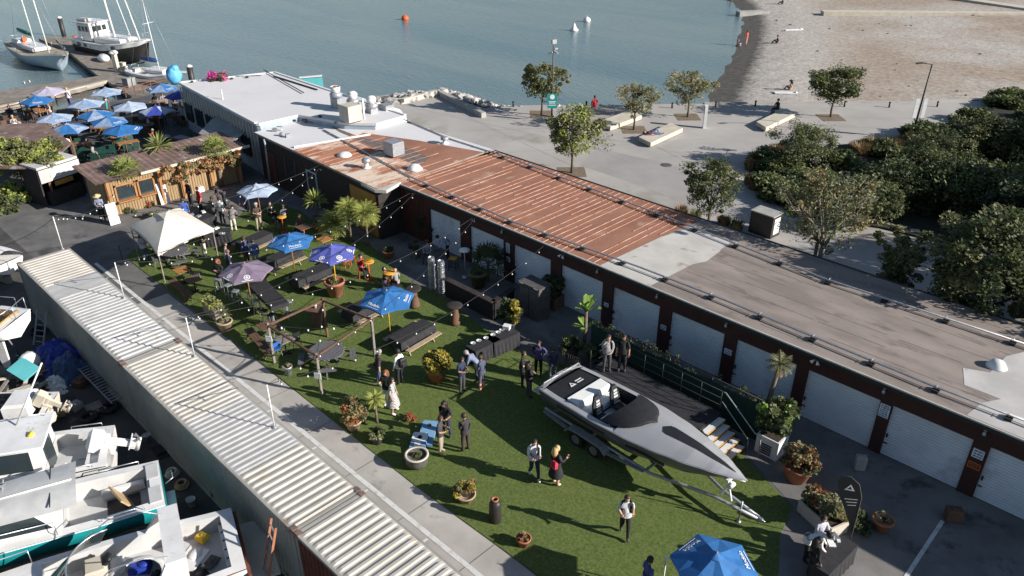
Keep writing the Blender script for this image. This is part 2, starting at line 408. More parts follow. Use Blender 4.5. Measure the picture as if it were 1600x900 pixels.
# service lane and patio
struct(MB().sheet([(-31,-13.12),(-31,-16.1),(40,-16.1),(40,-13.12)], .004).build('lane_paving', M['lane_concrete']))
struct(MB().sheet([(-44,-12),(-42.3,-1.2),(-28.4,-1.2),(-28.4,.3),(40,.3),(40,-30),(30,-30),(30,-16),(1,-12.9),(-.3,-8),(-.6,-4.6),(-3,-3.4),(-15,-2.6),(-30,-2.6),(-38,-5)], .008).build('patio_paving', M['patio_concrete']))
struct(MB().sheet([(-60,-16.6),(-34,-16.6),(40,-18.9),(40,-120),(-120,-120),(-120,-26)], .004).build('yard_ground', M['yard_dirt']))
lj = MB()
for x in [-28.5+3.1*i for i in range(14)]:
    lj.add([(x,-16.05,.008),(x+.03,-16.05,.008),(x+.03,-13.14,.008),(x,-13.14,.008)], [(0,1,2,3)])
lj.add([(-31,-14.95,.008),(20,-14.95,.008),(20,-14.92,.008),(-31,-14.92,.008)], [(0,1,2,3)])
struct(lj.build('lane_joints', M['asphalt']))
ln = MB()
ln.add([(-37.2,-14.5,.012),(20,-14.42,.012),(20,-14.24,.012),(-37.2,-14.32,.012)], [(0,1,2,3)])
for x in (-35,-31.9,-28.6,-25.2,-21.9,-18.5,-15.2,-11.9,-8.6):
    ln.add([(x,-15.6,.012),(x+.1,-15.6,.012),(x+.1,-14.52,.012),(x,-14.52,.012)], [(0,1,2,3)])
A, B = V3(1470,812,.02), V3(1412,900,.02)
ln.add([A, A+Vector((.13,0,0)), B+Vector((.13,0,0)), B], [(0,1,2,3)])
for a, b in (((0,385),(55,400)),((78,338),(99,390))):
    pass
struct(ln.build('lane_markings', M['white_paint_line']))
# artificial turf
turf_px = [(198,402),(205,392),(262,372),(330,345),(352,358),(385,330),(430,318),(470,330),(520,372),(575,380),(640,440),(690,462),(760,515),(800,545),(835,560),(862,570)]
turf = poly_px(turf_px) + [(-11.8,-3.2),(-3.1,-3.5),(-.55,-4.7),(-.25,-6.2),(.45,-7.6),(1.0,-10),(2.4,-12.9),(-4.7,-13.05),(-10.3,-13.2),(-16,-13.15),(-22.3,-13.02),(-30,-12.95),(-36.4,-12.95)]
struct(MB().prism(turf, 0, .03, 0).build('artificial_turf', M['turf']))

# beach
wl_px = [(1085,185),(1104,160),(1118,135),(1131,112),(1146,85),(1156,58),(1161,38),(1158,20),(1146,6),(1120,-12),(1060,-40)]
wl = [at(u, v, -1.2) for u, v in wl_px]
def wl_dist(x, y):
    best = 1e9; sg = 1
    for i in range(len(wl)-1):
        ax, ay = wl[i]; bx, by = wl[i+1]; dx, dy = bx-ax, by-ay
        L2 = dx*dx+dy*dy; t = ((x-ax)*dx+(y-ay)*dy)/L2
        if i > 0: t = max(0, t)
        if i < len(wl)-2: t = min(1, t)
        qx, qy = ax+t*dx, ay+t*dy; d = math.hypot(x-qx, y-qy)
        if d < best: best = d; sg = 1 if (dx*(y-ay)-dy*(x-ax)) < 0 else -1
    return best*sg
def beach_z(x, y):
    d = wl_dist(x, y)
    z = -1.2 + (.075*d if d < 6 else .45 + .012*(d-6))
    return max(-3.5, min(z, -.25)) + .03*math.sin(x*.9)*math.cos(y*.7)
bx = [-95 + 2.2*i for i in range(60)] + [37+10*i for i in range(28)]
by = [22 + 2.2*i for i in range(62)] + [160+12*i for i in range(26)]
vs = []; att = []
for y in by:
    for x in bx:
        vs.append((x, y, beach_z(x, y))); att.append(wl_dist(x, y))
W_ = len(bx)
fs = [(r*W_+c, r*W_+c+1, (r+1)*W_+c+1, (r+1)*W_+c) for r in range(len(by)-1) for c in range(W_-1)]
def line_y(x):   # keep only faces beyond the promenade edge
    return 0
P0, P1 = shore[7], shore[10]
def side(x, y): return (P1[0]-P0[0])*(y-P0[1]) - (P1[1]-P0[1])*(x-P0[0])
fs = [f for f in fs if sum(side(vs[i][0], vs[i][1]) for i in f)/4 > -40 and max(att[i] for i in f) > -9]
me = bpy.data.meshes.new('beach'); me.from_pydata(vs, [], fs)
a_ = me.attributes.new('shore_dist', 'FLOAT', 'POINT'); a_.data.foreach_set('value', att)
def beach_mat():
    m = bpy.data.materials.new('beach_gravel'); m.use_nodes = True; n = m.node_tree.nodes; l = m.node_tree.links
    b = n['Principled BSDF']; b.inputs['Roughness'].default_value = .9; b.inputs['Specular IOR Level'].default_value = .2
    tc = n.new('ShaderNodeTexCoord')
    def ramp(src, p0, c0, p1, c1):
        r = n.new('ShaderNodeValToRGB'); e = r.color_ramp.elements
        e[0].position = p0; e[0].color = (*c0, 1); e[1].position = p1; e[1].color = (*c1, 1); l.new(src, r.inputs[0]); return r.outputs[0]
    def mix(f, a, c, bt='MIX'):
        x = n.new('ShaderNodeMix'); x.data_type = 'RGBA'; x.blend_type = bt
        if isinstance(f, float): x.inputs[0].default_value = f
        else: l.new(f, x.inputs[0])
        l.new(a, x.inputs[6]); l.new(c, x.inputs[7]); return x.outputs[2]
    vo = n.new('ShaderNodeTexVoronoi'); vo.inputs['Scale'].default_value = 4.5; l.new(tc.outputs['Object'], vo.inputs['Vector'])
    peb = ramp(vo.outputs['Color'], .05, (.24,.215,.19), .9, (.54,.50,.45))
    n2 = n.new('ShaderNodeTexNoise'); n2.inputs['Scale'].default_value = 1.6; n2.inputs['Detail'].default_value = 9; n2.inputs['Roughness'].default_value = .75
    l.new(tc.outputs['Object'], n2.inputs['Vector'])
    fine = ramp(n2.outputs['Fac'], .36, (.22,.195,.17), .62, (.50,.46,.41))
    base = mix(.45, peb, fine)
    n3 = n.new('ShaderNodeTexNoise'); n3.inputs['Scale'].default_value = .055; n3.inputs['Detail'].default_value = 6; l.new(tc.outputs['Object'], n3.inputs['Vector'])
    sep = n.new('ShaderNodeAttribute'); sep.attribute_name = 'shore_dist'
    # brown weedy patch up the beach
    mr = n.new('ShaderNodeMapRange'); mr.inputs['From Min'].default_value = 9; mr.inputs['From Max'].default_value = 15; l.new(sep.outputs['Fac'], mr.inputs['Value'])
    pr = n.new('ShaderNodeMapRange'); pr.inputs['From Min'].default_value = .40; pr.inputs['From Max'].default_value = .56; l.new(n3.outputs['Fac'], pr.inputs['Value'])
    mu = n.new('ShaderNodeMath'); mu.operation = 'MULTIPLY'; l.new(mr.outputs[0], mu.inputs[0]); l.new(pr.outputs[0], mu.inputs[1])
    m2 = n.new('ShaderNodeMath'); m2.operation = 'MULTIPLY'; m2.inputs[1].default_value = .7; l.new(mu.outputs[0], m2.inputs[0])
    br = ramp(n2.outputs['Fac'], .35, (.17,.115,.075), .65, (.38,.29,.21))
    base = mix(m2.outputs[0], base, br)
    # wet band
    ad = n.new('ShaderNodeMath'); ad.operation = 'MULTIPLY_ADD'; ad.inputs[1].default_value = 3.0; l.new(n2.outputs['Fac'], ad.inputs[0]); l.new(sep.outputs['Fac'], ad.inputs[2])
    wr = n.new('ShaderNodeMapRange'); wr.inputs['From Min'].default_value = 3.8; wr.inputs['From Max'].default_value = 5.4; l.new(ad.outputs[0], wr.inputs['Value'])
    dk = ramp(n2.outputs['Fac'], .3, (.045,.042,.038), .7, (.13,.12,.105))
    base = mix(wr.outputs[0], dk, base)
    l.new(base, b.inputs['Base Color'])
    bm = n.new('ShaderNodeBump'); bm.inputs['Strength'].default_value = .2; bm.inputs['Distance'].default_value = .03
    l.new(vo.outputs['Distance'], bm.inputs['Height']); l.new(bm.outputs[0], b.inputs['Normal'])
    return m
me.materials.append(beach_mat()); me.update()
o = bpy.data.objects.new('beach', me); COL.objects.link(o); struct(o)
# low sea wall with the promenade behind it, and the concrete strips across the beach
def kerb(name, pts, wd, z0, z1, m, label=None, cat=None, kind=None):
    b = MB()
    for i in range(len(pts)-1): b.bar((*pts[i], (z0+z1)/2), (*pts[i+1], (z0+z1)/2), wd, z1-z0)
    o = b.build(name, m)
    if label: tag(o, label, cat)
    if kind: o['kind'] = kind
    return o
kerb('sea_wall', [shore[8], shore[9], shore[10], far_e], .45, -1.4, .1, M['plaza_concrete'], 'long low pale concrete edge between the promenade and the gravel beach', 'sea wall')
def seg(a, b, z): return [at(*a, z), at(*b, z)]
kerb('concrete_groyne', seg((1153,20),(1200,18),-.75), 1.3, -1.6, -.55, M['concrete_grey'], 'short concrete slab at the water edge near the top of the beach', 'groyne')
kerb('beach_walk', seg((1285,19),(1640,22),-.3), 1.6, -.9, -.12, M['concrete_light'], 'long concrete walkway strip crossing the far part of the beach', 'walkway')
kerb('beach_ramp', seg((1490,-4),(1640,18),-.2), 2.2, -.9, -.08, M['concrete_light'], 'pale ramp slanting down to the beach at the top edge of the photo', 'ramp')
# restaurant deck, laid over the ground
struct(MB().sheet([(-62.3,3.6),at(262,139),at(213,154),at(150,164),at(75,176),at(0,188),(-90,-16),(-72,-16),(-50,-12.5),(-46.5,-11.5),(-43,-1),(-57,.5)], .006).build('dining_deck', M['deck_dark']))
# seat walls by the rocks
def wallseg(name, a, b, wd, h, m, label, cat='wall'):
    A, B = at(*a), at(*b)
    o = MB().bar((*A, h/2), (*B, h/2), wd, h).build(name, m); return tag(o, label, cat)
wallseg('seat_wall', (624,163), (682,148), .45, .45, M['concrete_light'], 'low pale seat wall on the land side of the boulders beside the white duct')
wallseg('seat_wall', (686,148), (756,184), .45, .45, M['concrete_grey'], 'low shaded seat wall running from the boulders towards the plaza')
# ------------------------------------------------------------------ storage building with roller doors
sb = empty('storage_building', (0,0,0), 0, 'long low brown storage building with white roller doors and a patchwork roof', 'building')
ZR = 3.2
EX0, EX1 = -28.3, 10.9
wl_ = MB()
DOORS = [(-25.72,-23.1),(-22.33,-19.72),(-19.0,-16.4),(-15.72,-13.1),(-12.5,-9.86),(-9.25,-6.58),(-6.0,-3.33),(-2.85,-.02),(.42,3.18),(3.72,6.4),(6.95,9.65)]
edges = [EX0] + [x for d in DOORS for x in d] + [EX1]
for i in range(0, len(edges), 2): wl_.box(edges[i], edges[i+1], .22, .55, 0, 2.3)
wl_.box(EX0, EX1, .22, .55, 2.3, 3.1)
wl_.box(EX0, EX1, 7.6, 7.85, 0, 3.1); wl_.box(EX0, EX0+.2, .55, 7.6, 0, 3.1); wl_.box(EX1-.2, EX1, .55, 7.6, 0, 3.1)
wl_.build('wall', M['brown_wall'], sb)
sd_ = MB()
x = EX0 + .12
while x < DOORS[0][0] - .2: sd_.box(x, x+.10, .195, .222, 0, 3.05); x += .17
sd_.build('plank_siding', M['red_siding'], sb)
rf = MB().box(EX0, EX1, .02, 7.95, 3.1, ZR).build('roof', M['roof_brown'], sb)
z1, z2, z3 = ZR+.004, ZR+.008, ZR+.012
rz_ = lambda l: poly_px(l, ZR)
lp = MB()
rr = random.Random(14)
for k in range(8):
    x = -10.0
    while x < 6.6:
        x1 = min(7.0, x+rr.uniform(1.5,4)); yy_ = .55+k*.93+rr.uniform(-.03,.03)
        if rr.random() < .6: lp.box(x, x1, yy_, yy_+.025, ZR+.001, ZR+.006)
        x = x1+rr.uniform(0,.5)
lp.build('roof_laps', M['roof_lap'], sb)
red = MB().sheet([(-28.3,.05),(-13.2,.05),(-13.0,4.6),(-12.75,7.9),(-28.3,7.9)], z1).build('metal_roof_sheet', M['red_roof'], sb)
ribs = MB(); x = -28.0; rr = random.Random(3)
while x < -13.2:
    xm = x; y0 = .06
    while y0 < 7.8:
        y1 = min(7.85, y0 + rr.uniform(1.5, 5))
        if rr.random() < .72: ribs.box(xm-.016, xm+.016, y0, y1 - .05, ZR+.004, ZR+.035)
        y0 = y1
    x += .40
tag(ribs.build('roof_ribs', M['roof_rib'], sb), 'pale worn standing seams on the red sheet roof')
MB().sheet([(-13.2,.05),(-10.35,.05),(-10.35,.42),(-10.2,3.2),(-9.9,3.9),(-10.05,5.4),(-12.7,6.0),(-13.0,4.6)], z2).build('roof_patch', M['roof_white_patch'], sb)
MB().sheet([(-12.7,6.0),(-10.1,5.4),(-10.2,6.6),(-12.6,6.9)], z2).build('roof_patch', M['roof_grey'], sb)
MB().sheet([(2.1,1.9),(1.7,3.0),(2.5,3.4),(2.6,5.0),(3.2,6.2),(7.1,6.4),(7.1,.1),(2.75,.1),(2.9,1.2),(3.3,1.9)], z2).build('roof_patch', M['roof_grey'], sb)
MB().sheet([(-28.3,7.9),(-28.3,5.2)] + rz_([(700,238),(725,244),(732,246),(770,236)]) + [(-27.6,7.9)], z2).build('white_roof_sheet', M['white_membrane'], sb)
MB().box(EX0, EX1, -.04, .02, 3.02, 3.16, 0).build('gutter', M['trim_dark'], sb)
MB().box(EX0, EX1, -.03, .05, 3.165, 3.225, 0).build('roof_edge_flashing', M['trim_light'], sb)
MB().box(EX0, EX1, 7.93, 8.0, 3.12, 3.24, 0).build('back_flashing', M['trim_dark'], sb)
for i, (a, b) in enumerate(DOORS):
    d = MB(); y = .34; z = 0.02; k = 0; step = .058
    nz = int(2.28/step); pts = []
    for q in range(nz+1): pts.append((y + (.010 if q % 2 else -.010), .02 + q*step))
    vs_ = [(a-.02, p[0], p[1]) for p in pts] + [(b+.02, p[0], p[1]) for p in pts]
    d.add(vs_, [(q, q+len(pts), q+1+len(pts), q+1) for q in range(len(pts)-1)])
    do = d.build('roller_door', M['roll_door'], sb)
    MB().box(a+.06, a+.11, .24, .31, .85, 1.0).build('handle', M['black_metal'], do); MB().box(a+.02, a+.16, .27, .31, .55, .58).build('latch', M['black_metal'], do)
# lamps, notices
def twin_lamp(x, m='lamp_white'):
    l = MB()
    l.ob((x, .17, 2.95), (.1, .08, .1)); l.tube([(x-.05,.12,2.92),(x-.14,-.02,2.82)], [.03,.07], 8); l.tube([(x+.05,.12,2.92),(x+.14,-.02,2.82)], [.03,.07], 8)
    l.build('floodlight', M[m], sb)
for u, v in ((668,240),(885,394),(1274,563)):
    p = at(u, v, 2.95); twin_lamp(p[0])
for u, v in ((795,355),(940,418),(1032,457),(1135,505),(1382,608),(1535,680)):
    p = at(u, v, 2.9)
    MB().ob((p[0],.16,2.92),(.09,.1,.09)).lathe([(.03,.1),(.07,0),(.06,-.06)], (p[0],.09,2.78), 8).build('wall_lamp', M['galv'], sb)
def notice(x, z, wd, h, rows, m='sign_white', mt='sign_blue', bands=None):
    s_ = MB().box(x-wd/2, x+wd/2, .18, .215, z-h/2, z+h/2).build('notice_board', M[m], sb)
    t = MB(); rr_ = random.Random(int(x*100)+5)
    for k in range(rows):
        zz = z + h/2 - h*(k+.7)/(rows+.4); xx = x - wd*.4
        while xx < x + wd*.38:
            L_ = rr_.uniform(.03, .1)*wd/.3
            t.box(xx, min(xx+L_, x+wd*.42), .172, .18, zz - h*.22/rows, zz + h*.22/rows); xx += L_ + .02*wd/.3
    t.build('writing', M[mt], s_)
px_ = lambda i: (DOORS[i][1] + DOORS[i+1][0])/2
notice(px_(1)-.02, 1.95, .26, .55, 6); notice(px_(1), 1.3, .26, .25, 2)
notice(px_(2), 1.1, .22, .2, 2); notice(px_(3), 1.2, .25, .2, 2); notice(px_(4), 1.35, .28, .22, 2); notice(px_(5), 1.55, .34, .24, 2)
notice(px_(7), 1.95, .36, .56, 6); notice(px_(8), 1.85, .36, .36, 3)
o = MB().box(px_(8)-.2, px_(8)+.2, .18, .215, 1.2, 1.46).build('notice_board', M['sign_orange'], sb)
MB().box(px_(8)-.17, px_(8)+.17, .172, .18, 1.24, 1.42).build('sign_face', M['black_print'], o)
t = MB()
for zz in (1.37, 1.29):
    for k in range(4): t.box(px_(8)-.14+k*.07, px_(8)-.09+k*.07, .166, .172, zz-.02, zz+.02)
t.build('writing', M['sign_orange'], o)
# unseen taller block, added out of frame to cast the shadow on the patio
tb = empty('shadow_block', (0,0,0), 0, 'unseen taller brown block added past the storage building to shade the patio', 'building')
MB().box(11.0, 34, .1, 8, 0, 4.75).build('wall', M['brown_wall'], tb)
MB().box(10.95, 34.1, 0, 8.1, 4.75, 4.9).build('roof', M['roof_brown'], tb)

# long pipes along the roof, each on rubber feet
def roof_pipe(pts_px, z, label, n, extra=0):
    P = [V3(u, v, z) for u, v in pts_px]
    r = empty('roof_pipe', P[0], 0, label, 'pipe')
    q = [p - P[0] for p in P]
    MB().tube(q, .035, 8).tube([p + Vector((0,.10,-.02)) for p in q], .018, 6).build('pipe', M['galv'], r)
    a, b = q[0], q[-1]
    tot = sum((q[i+1]-q[i]).length for i in range(len(q)-1)); pos = 0
    for k in range(n):
        d = tot*(k+.5)/n; i = 0
        while i < len(q)-2 and d > (q[i+1]-q[i]).length: d -= (q[i+1]-q[i]).length; i += 1
        c = q[i] + (q[i+1]-q[i]).normalized()*d
        zz = ZR + .01 - z
        s_ = MB().ob((c.x, c.y, zz+.05), (.22,.34,.1)).build('support_block', M['rubber'], r)
        MB().tube([(c.x,c.y-.06,zz+.1),(c.x,c.y-.06,.06),(c.x,c.y+.14,.06),(c.x,c.y+.14,zz+.1)], .012, 5).build('bracket', M['galv'], s_)
    return r
roof_pipe([(505,203),(640,276),(800,346),(1000,418),(1130,468),(1450,600),(1640,672)], ZR+.17, 'long grey conduit running the length of the roof near the roller doors', 19)
roof_pipe([(596,172),(700,216),(800,248),(1060,346),(1290,436),(1640,550)], ZR+.17, 'long grey conduit along the back edge of the storage roof', 18)

# ------------------------------------------------------------------ dark timber bar building
bb = empty('bar_building', (0,0,0), 0, 'dark timber clad bar building with a mustard yellow door panel and rusty roof', 'building')
f0, f1 = (-42.2,-1.0), (-28.25,-1.4)
MB().prism([f0, f1, (-28.25,.25), (-28.32,7.7), (-42.2,7.0)], 0, 3.18).build('wall', M['dark_wood'], bb)
MB().prism([(-42.4,-1.15),(-28.05,-1.58),(-28.15,.3),(-28.32,7.85),(-42.4,7.4)], 3.185, 3.31).build('roof', M['roof_brown'], bb)
MB().sheet([(-37.3,-1.28),(-28.05,-1.55),(-28.1,2.4),(-36.6,2.6)], 3.316).build('worn_metal_roof', M['worn_red_roof'], bb)
MB().sheet([(-36.6,2.6),(-28.1,2.4),(-28.32,7.0),(-33,5.6),(-37.0,4.0)], 3.320).build('metal_roof_sheet', M['red_roof'], bb)
MB().sheet([(-42.4,-1.12),(-37.3,-1.28),(-36.6,2.6),(-37.0,4.0),(-33,5.6),(-28.32,7.0),(-28.32,7.8),(-42.4,7.3)], 3.324).build('white_roof_sheet', M['white_membrane'], bb)
MB().sheet(poly_px([(515,196),(560,213),(640,232),(672,246),(655,258),(600,236),(530,206)], 3.33), 3.330).build('tar_patch', M['roof_dark_patch'], bb)
rb = MB(); x = -37.0; rr = random.Random(9)
while x < -28.3:
    y0 = -1.2
    while y0 < 4.8:
        y1 = min(4.9, y0 + rr.uniform(1, 3.5))
        if rr.random() < .7: rb.box(x-.02, x+.02, y0, y1-.05, 3.32, 3.345)
        y0 = y1
    x += .62
rb.build('roof_ribs', M['roof_rib'], bb)
MB().bar((-37.6,-1.0,3.40),(-36.2,4.0,3.40),.12,.1).build('roof_seam', M['white_plastic'], bb)
cl = MB()
for k in range(13):
    z = .2 + k*.24
    cl.add([(-42.2,-1.03,z),(-28.25,-1.43,z),(-28.25,-1.43,z+.03),(-42.2,-1.03,z+.03),(-42.2,-1.0,z),(-28.25,-1.4,z)], [(0,1,2,3),(0,4,5,1)])
cl.build('clapboards', M['dark_wood'], bb)
def on_front(x, off=0): return -1.0 - .0287*(x+42.2) - off
def front_panel(name, x0, x1, z0, z1, m, th=.05, parent=bb):
    a, b = on_front(x0), on_front(x1)
    return MB().prism([(x0,a-th),(x1,b-th),(x1,b-.002),(x0,a-.002)], z0, z1).build(name, M[m], parent)
front_panel('yellow_door', -31.1, -28.5, .1, 2.75, 'ochre', .06)
d = front_panel('door', -36.0, -35.0, 0, 2.15, 'trim_dark', .05)
front_panel('door_frame', -36.1, -36.0, 0, 2.25, 'pale_blue_wall', .08, d); front_panel('door_frame', -35.0, -34.9, 0, 2.25, 'pale_blue_wall', .08, d); front_panel('door_frame', -36.1, -34.9, 2.25, 2.35, 'pale_blue_wall', .08, d)
w_ = front_panel('window', -38.8, -37.6, 1.2, 2.3, 'glass_dark', .04)
front_panel('window_frame', -38.9, -38.8, 1.1, 2.4, 'wood_brown', .06, w_); front_panel('window_frame', -37.6, -37.5, 1.1, 2.4, 'wood_brown', .06, w_)
front_panel('red_panel', -41.6, -40.2, .2, 2.3, 'red_siding', .05)
front_panel('porch_sign', -30.6, -29.4, 2.95, 3.15, 'trim_dark', .07)
MB().prism([(-29.6,-1.58),(-28.05,-1.62),(-28.05,-.9),(-28.3,.1),(-28.0,.1),(-27.55,-1.3),(-28.1,-1.7)], 3.12, 3.30).build('eave', M['roof_white_patch'], bb)
dp = MB().tube([V3(412,218,3.3)-Vector((0,0,0)), V3(414,224,3.1), (-41.0,-1.25,.2)], .06, 8); dp.build('downpipe', M['pale_blue_wall'], bb)

# ------------------------------------------------------------------ white-roofed restaurant
rs = empty('restaurant', (0,0,0), 0, 'restaurant building with a broad flat white roof beside the bay', 'building')
foot = [(-57.0,.55),(-42.7,-.75),(-42.5,-.6),(-42.4,2.4),(-38.5,3.6),(-36.8,5.0),(-36.9,7.6),(-54.5,7.7)]
ins = lambda p, k: (sum(q[0] for q in foot)/8 + (p[0]-sum(q[0] for q in foot)/8)*k, sum(q[1] for q in foot)/8 + (p[1]-sum(q[1] for q in foot)/8)*k)
MB().prism([ins(p, .985) for p in foot], 0, 3.62).build('wall', M['pale_blue_wall'], rs)
MB().prism(foot, 3.625, 3.8).build('roof', M['white_membrane'], rs)
e_ = MB()
for a, b in ((0,1),(6,7),(7,0)):
    A, B = foot[a], foot[b]; e_.bar((A[0],A[1],3.83),(B[0],B[1],3.83),.2,.08)
e_.build('roof_edge', M['white_plastic'], rs)
A, B = Vector((-56.9,.45,0)), Vector((-43,-.75,0)); dd = (B-A); fr = MB()
for k in range(26):
    p = A + dd*((k+.5)/26); fr.box(p.x-.05, p.x+.05, p.y-.06, p.y+.02, .8, 3.5)
fr.build('facade_posts', M['concrete_light'], rs)
for k in range(6):
    p = A + dd*((k+.3)/6.5); q = p + dd.normalized()*1.3
    MB().prism([(p.x,p.y-.1),(q.x,q.y-.1),(q.x,q.y+.05),(p.x,p.y+.05)], 1.0, 2.4).build('window', M['glass_dark'], rs)
MB().bar((-47.0,7.0,3.86),(-53.2,6.9,3.86),.08,.08).build('roof_conduit', M['black_metal'], rs)
MB().bar((*at(412,110,3.85),3.9),(*at(475,146,3.85),3.9),.05,.06).bar((*at(330,120,3.85),3.86),(*at(408,118,3.85),3.86),.04,.04).build('roof_cable', M['black_metal'], rs)
for u, v in ((331,127),(362,123),(386,121),(300,128),(460,189),(500,182),(525,192)):
    p = at(u, v, 3.85); MB().ob((p[0],p[1],3.87),(.18,.18,.12)).build('roof_fitting', M['black_metal'], rs)
# turquoise wing behind the ridge
p = at(468,124,3.7); q = at(503,119,3.9)
tw = empty('turquoise_screen', (0,0,0), 0, 'turquoise screen wall with a pale top rail rising behind the white roof', 'screen')
MB().bar((p[0],p[1],2.5),(q[0],q[1],2.5),.15,2.6).build('panel', M['turquoise_wall'], tw)
MB().bar((p[0],p[1],3.85),(q[0],q[1],3.95),.3,.08).build('top_rail', M['white_plastic'], tw)

# ------------------------------------------------------------------ rooftop equipment
def exhaust(u, v, z, h, r, label, rust=False):
    x, y = at(u, v, z); o = empty('exhaust_fan', (x, y, z), 0, label, 'exhaust fan', 'exhaust fans on the roof')
    MB().box(-r*.75,r*.75,-r*.75,r*.75,0,h*.45,0).build('curb_box', M['galv'], o)
    MB().lathe([(r*.75,h*.42),(r*1.05,h*.5),(r*1.1,h*.62),(r*.85,h*.7),(r*.6,h*.72)], n=14).build('shroud', M['galv'], o)
    c = MB().lathe([(r*.6,h*.70),(r*.8,h*.78),(r*.85,h*.95),(r*.8,h*.96),(r*.7,h*.8)], n=14, cap=False).build('bowl', M['white_plastic'], o)
    MB().lathe([(r*.72,h*.88),(r*.3,h*.97)] if rust else [(r*.84,h*.95),(r*.5,h*1.05),(r*.1,h*1.06)], n=14).build('cap', M['rust' if rust else 'white_plastic'], c)
exhaust(527,168,3.8,1.6,.42,'tall double bowl exhaust fan with a rusty top on the white roof', True)
exhaust(553,175,3.8,1.4,.42,'white domed exhaust fan in the middle of the three roof fans')
exhaust(582,182,3.5,1.4,.42,'pale domed exhaust fan nearest the plaza beside the duct')
def acbox(u, v, z, sx, sy, h, m, label, rz=0):
    x, y = at(u, v, z); o = empty('air_conditioner', (x, y, z), rz, label, 'air conditioner')
    MB().ob((0,0,h/2+.05),(sx,sy,h),bev=.03).build('housing', M[m], o)
    g_ = MB()
    for k in range(7): g_.box(-sx*.4, sx*.4, -sy/2-.02, -sy/2+.002, .15+k*(h-.2)/7, .2+k*(h-.2)/7)
    g_.build('louvre_panel', M['grey_gelcoat'], o)
    for k_ in (-1,1): MB().box(k_*sx*.38-.08*sx,k_*sx*.38+.08*sx,-sy*.4,sy*.4,0,.05).build('foot', M['black_metal'], o)
acbox(549,189,3.8,1.1,1.1,1.1,'concrete_light','large cream square air conditioner on the white roof')
acbox(604,180,3.35,.9,.7,.75,'galv','small grey box unit at the plaza edge of the roof')
acbox(616,242,3.33,1.0,.9,.85,'galv','grey box unit with a dark open side on the red roof')
x, y = at(616,242,3.33); 
dome = lambda u, v, r, h, label, z=3.33: (lambda p: tag(MB().lathe([(r*1.15,0),(r,.06),(r*.96,.1),(r*.7,h*.8),(r*.3,h),(.01,h*1.02)], n=16).build('roof_vent', M['white_plastic'], None, (p[0],p[1],z)), label, 'roof vent'))(at(u, v, z))
dome(538,243,.42,.22,'low white dome vent nearest the dark timber corner of the worn roof')
dome(1557,573,.33,.28,'domed grey vent on the grey patch at the far right of the roof',ZR)
dome(648,264,.42,.3,'white lumpy vent cover beside the roof conduit above the bar eave')
def mushroom(u, v, z, label, h=.6):
    x, y = at(u, v, z); o = empty('mushroom_vent', (x,y,z), 0, label, 'roof vent')
    MB().lathe([(.28,0),(.28,.03),(.12,.08),(.12,h*.6)], n=12).build('pipe', M['white_plastic'], o)
    MB().lathe([(.12,h*.55),(.26,h*.6),(.28,h*.85),(.2,h),(.02,h*1.05)], n=12).build('cap', M['galv'], o)
mushroom(573,262,3.33,'mushroom shaped white vent on the worn end of the red roof')
mushroom(695,224,3.33,'small mushroom vent on the white strip near the plaza edge',.45)
x, y = at(570,196,3.33); o = empty('vent_pipe', (x,y,3.33), 0, 'tall thin white vent pipe standing beside the cream air conditioner', 'vent pipe')
MB().tube([(0,0,0),(0,0,1.9)], .07, 8).build('pipe', M['white_plastic'], o); MB().lathe([(.2,0),(.18,.05),(.08,.1)]).build('flange', M['galv'], o)
x, y = at(353,181,2.6); o = empty('vent_pipe', (x,y,2.6), 0, 'slim leaning white pipe rising from the grey lean-to roof', 'vent pipe')
MB().tube([(0,0,0),(-.35,.15,1.9)], .045, 8).build('pipe', M['white_plastic'], o); MB().lathe([(.14,0),(.06,.1)]).build('flange', M['galv'], o)
# white duct running down off the roof behind the fans
o = empty('duct', (0,0,0), 0, 'large white rounded duct running over the roof edge behind the fans', 'duct')
MB().tube([V3(520,150,3.6),V3(560,158,3.6),V3(622,178,3.5),V3(625,182,3.2)], [.3,.32,.34,.34], 10).build('duct_run', M['white_plastic'], o)
MB().tube([V3(625,182,3.3)+Vector((0,.2,0)),V3(625,182,3.3)+Vector((0,.25,-3.2))], .3, 10).build('duct_drop', M['white_plastic'], o)
for i, (u, v, s_) in enumerate(((478,190,.5),(430,205,.35),(450,214,.3),(440,212,.25))):
    x, y = at(u, v, 3.34)
    tag(MB().ob((0,0,.12*1),(s_,s_*.7,.22),bev=.02).tube([(s_*.4,0,.1),(s_*1.5,.1,.08)],.03,6).build('roof_fitting', M['galv' if i else 'roof_dark_patch'], None, (x,y,3.33), i*.7), ['flat dark tar box on the white roof strip','grey pipe fitting nearest the dark corner of the white roof','small grey fitting beside the black roof hatch','tiny grey box between two roof fittings'][i], 'roof fitting')

# ------------------------------------------------------------------ lean-to and kiosk row
lt = empty('lean_to', (0,0,0), 0, 'lean-to shelter with a grey corrugated roof between the deck and the bar', 'shelter')
q = poly_px([(310,205),(345,178),(396,203),(352,228)], 2.5)
MB().prism(q, [2.3,2.75,2.75,2.3], [2.36,2.81,2.81,2.36]).build('roof', M['tin_grey'], lt)
for p in q: MB().box(p[0]-.06,p[0]+.06,p[1]-.06,p[1]+.06,0,2.3).build('post', M['wood_brown'], lt)
MB().bar((q[0][0],q[0][1],2.2),(q[3][0],q[3][1],2.2),.06,.3).build('fascia', M['tin_rusty'], lt)

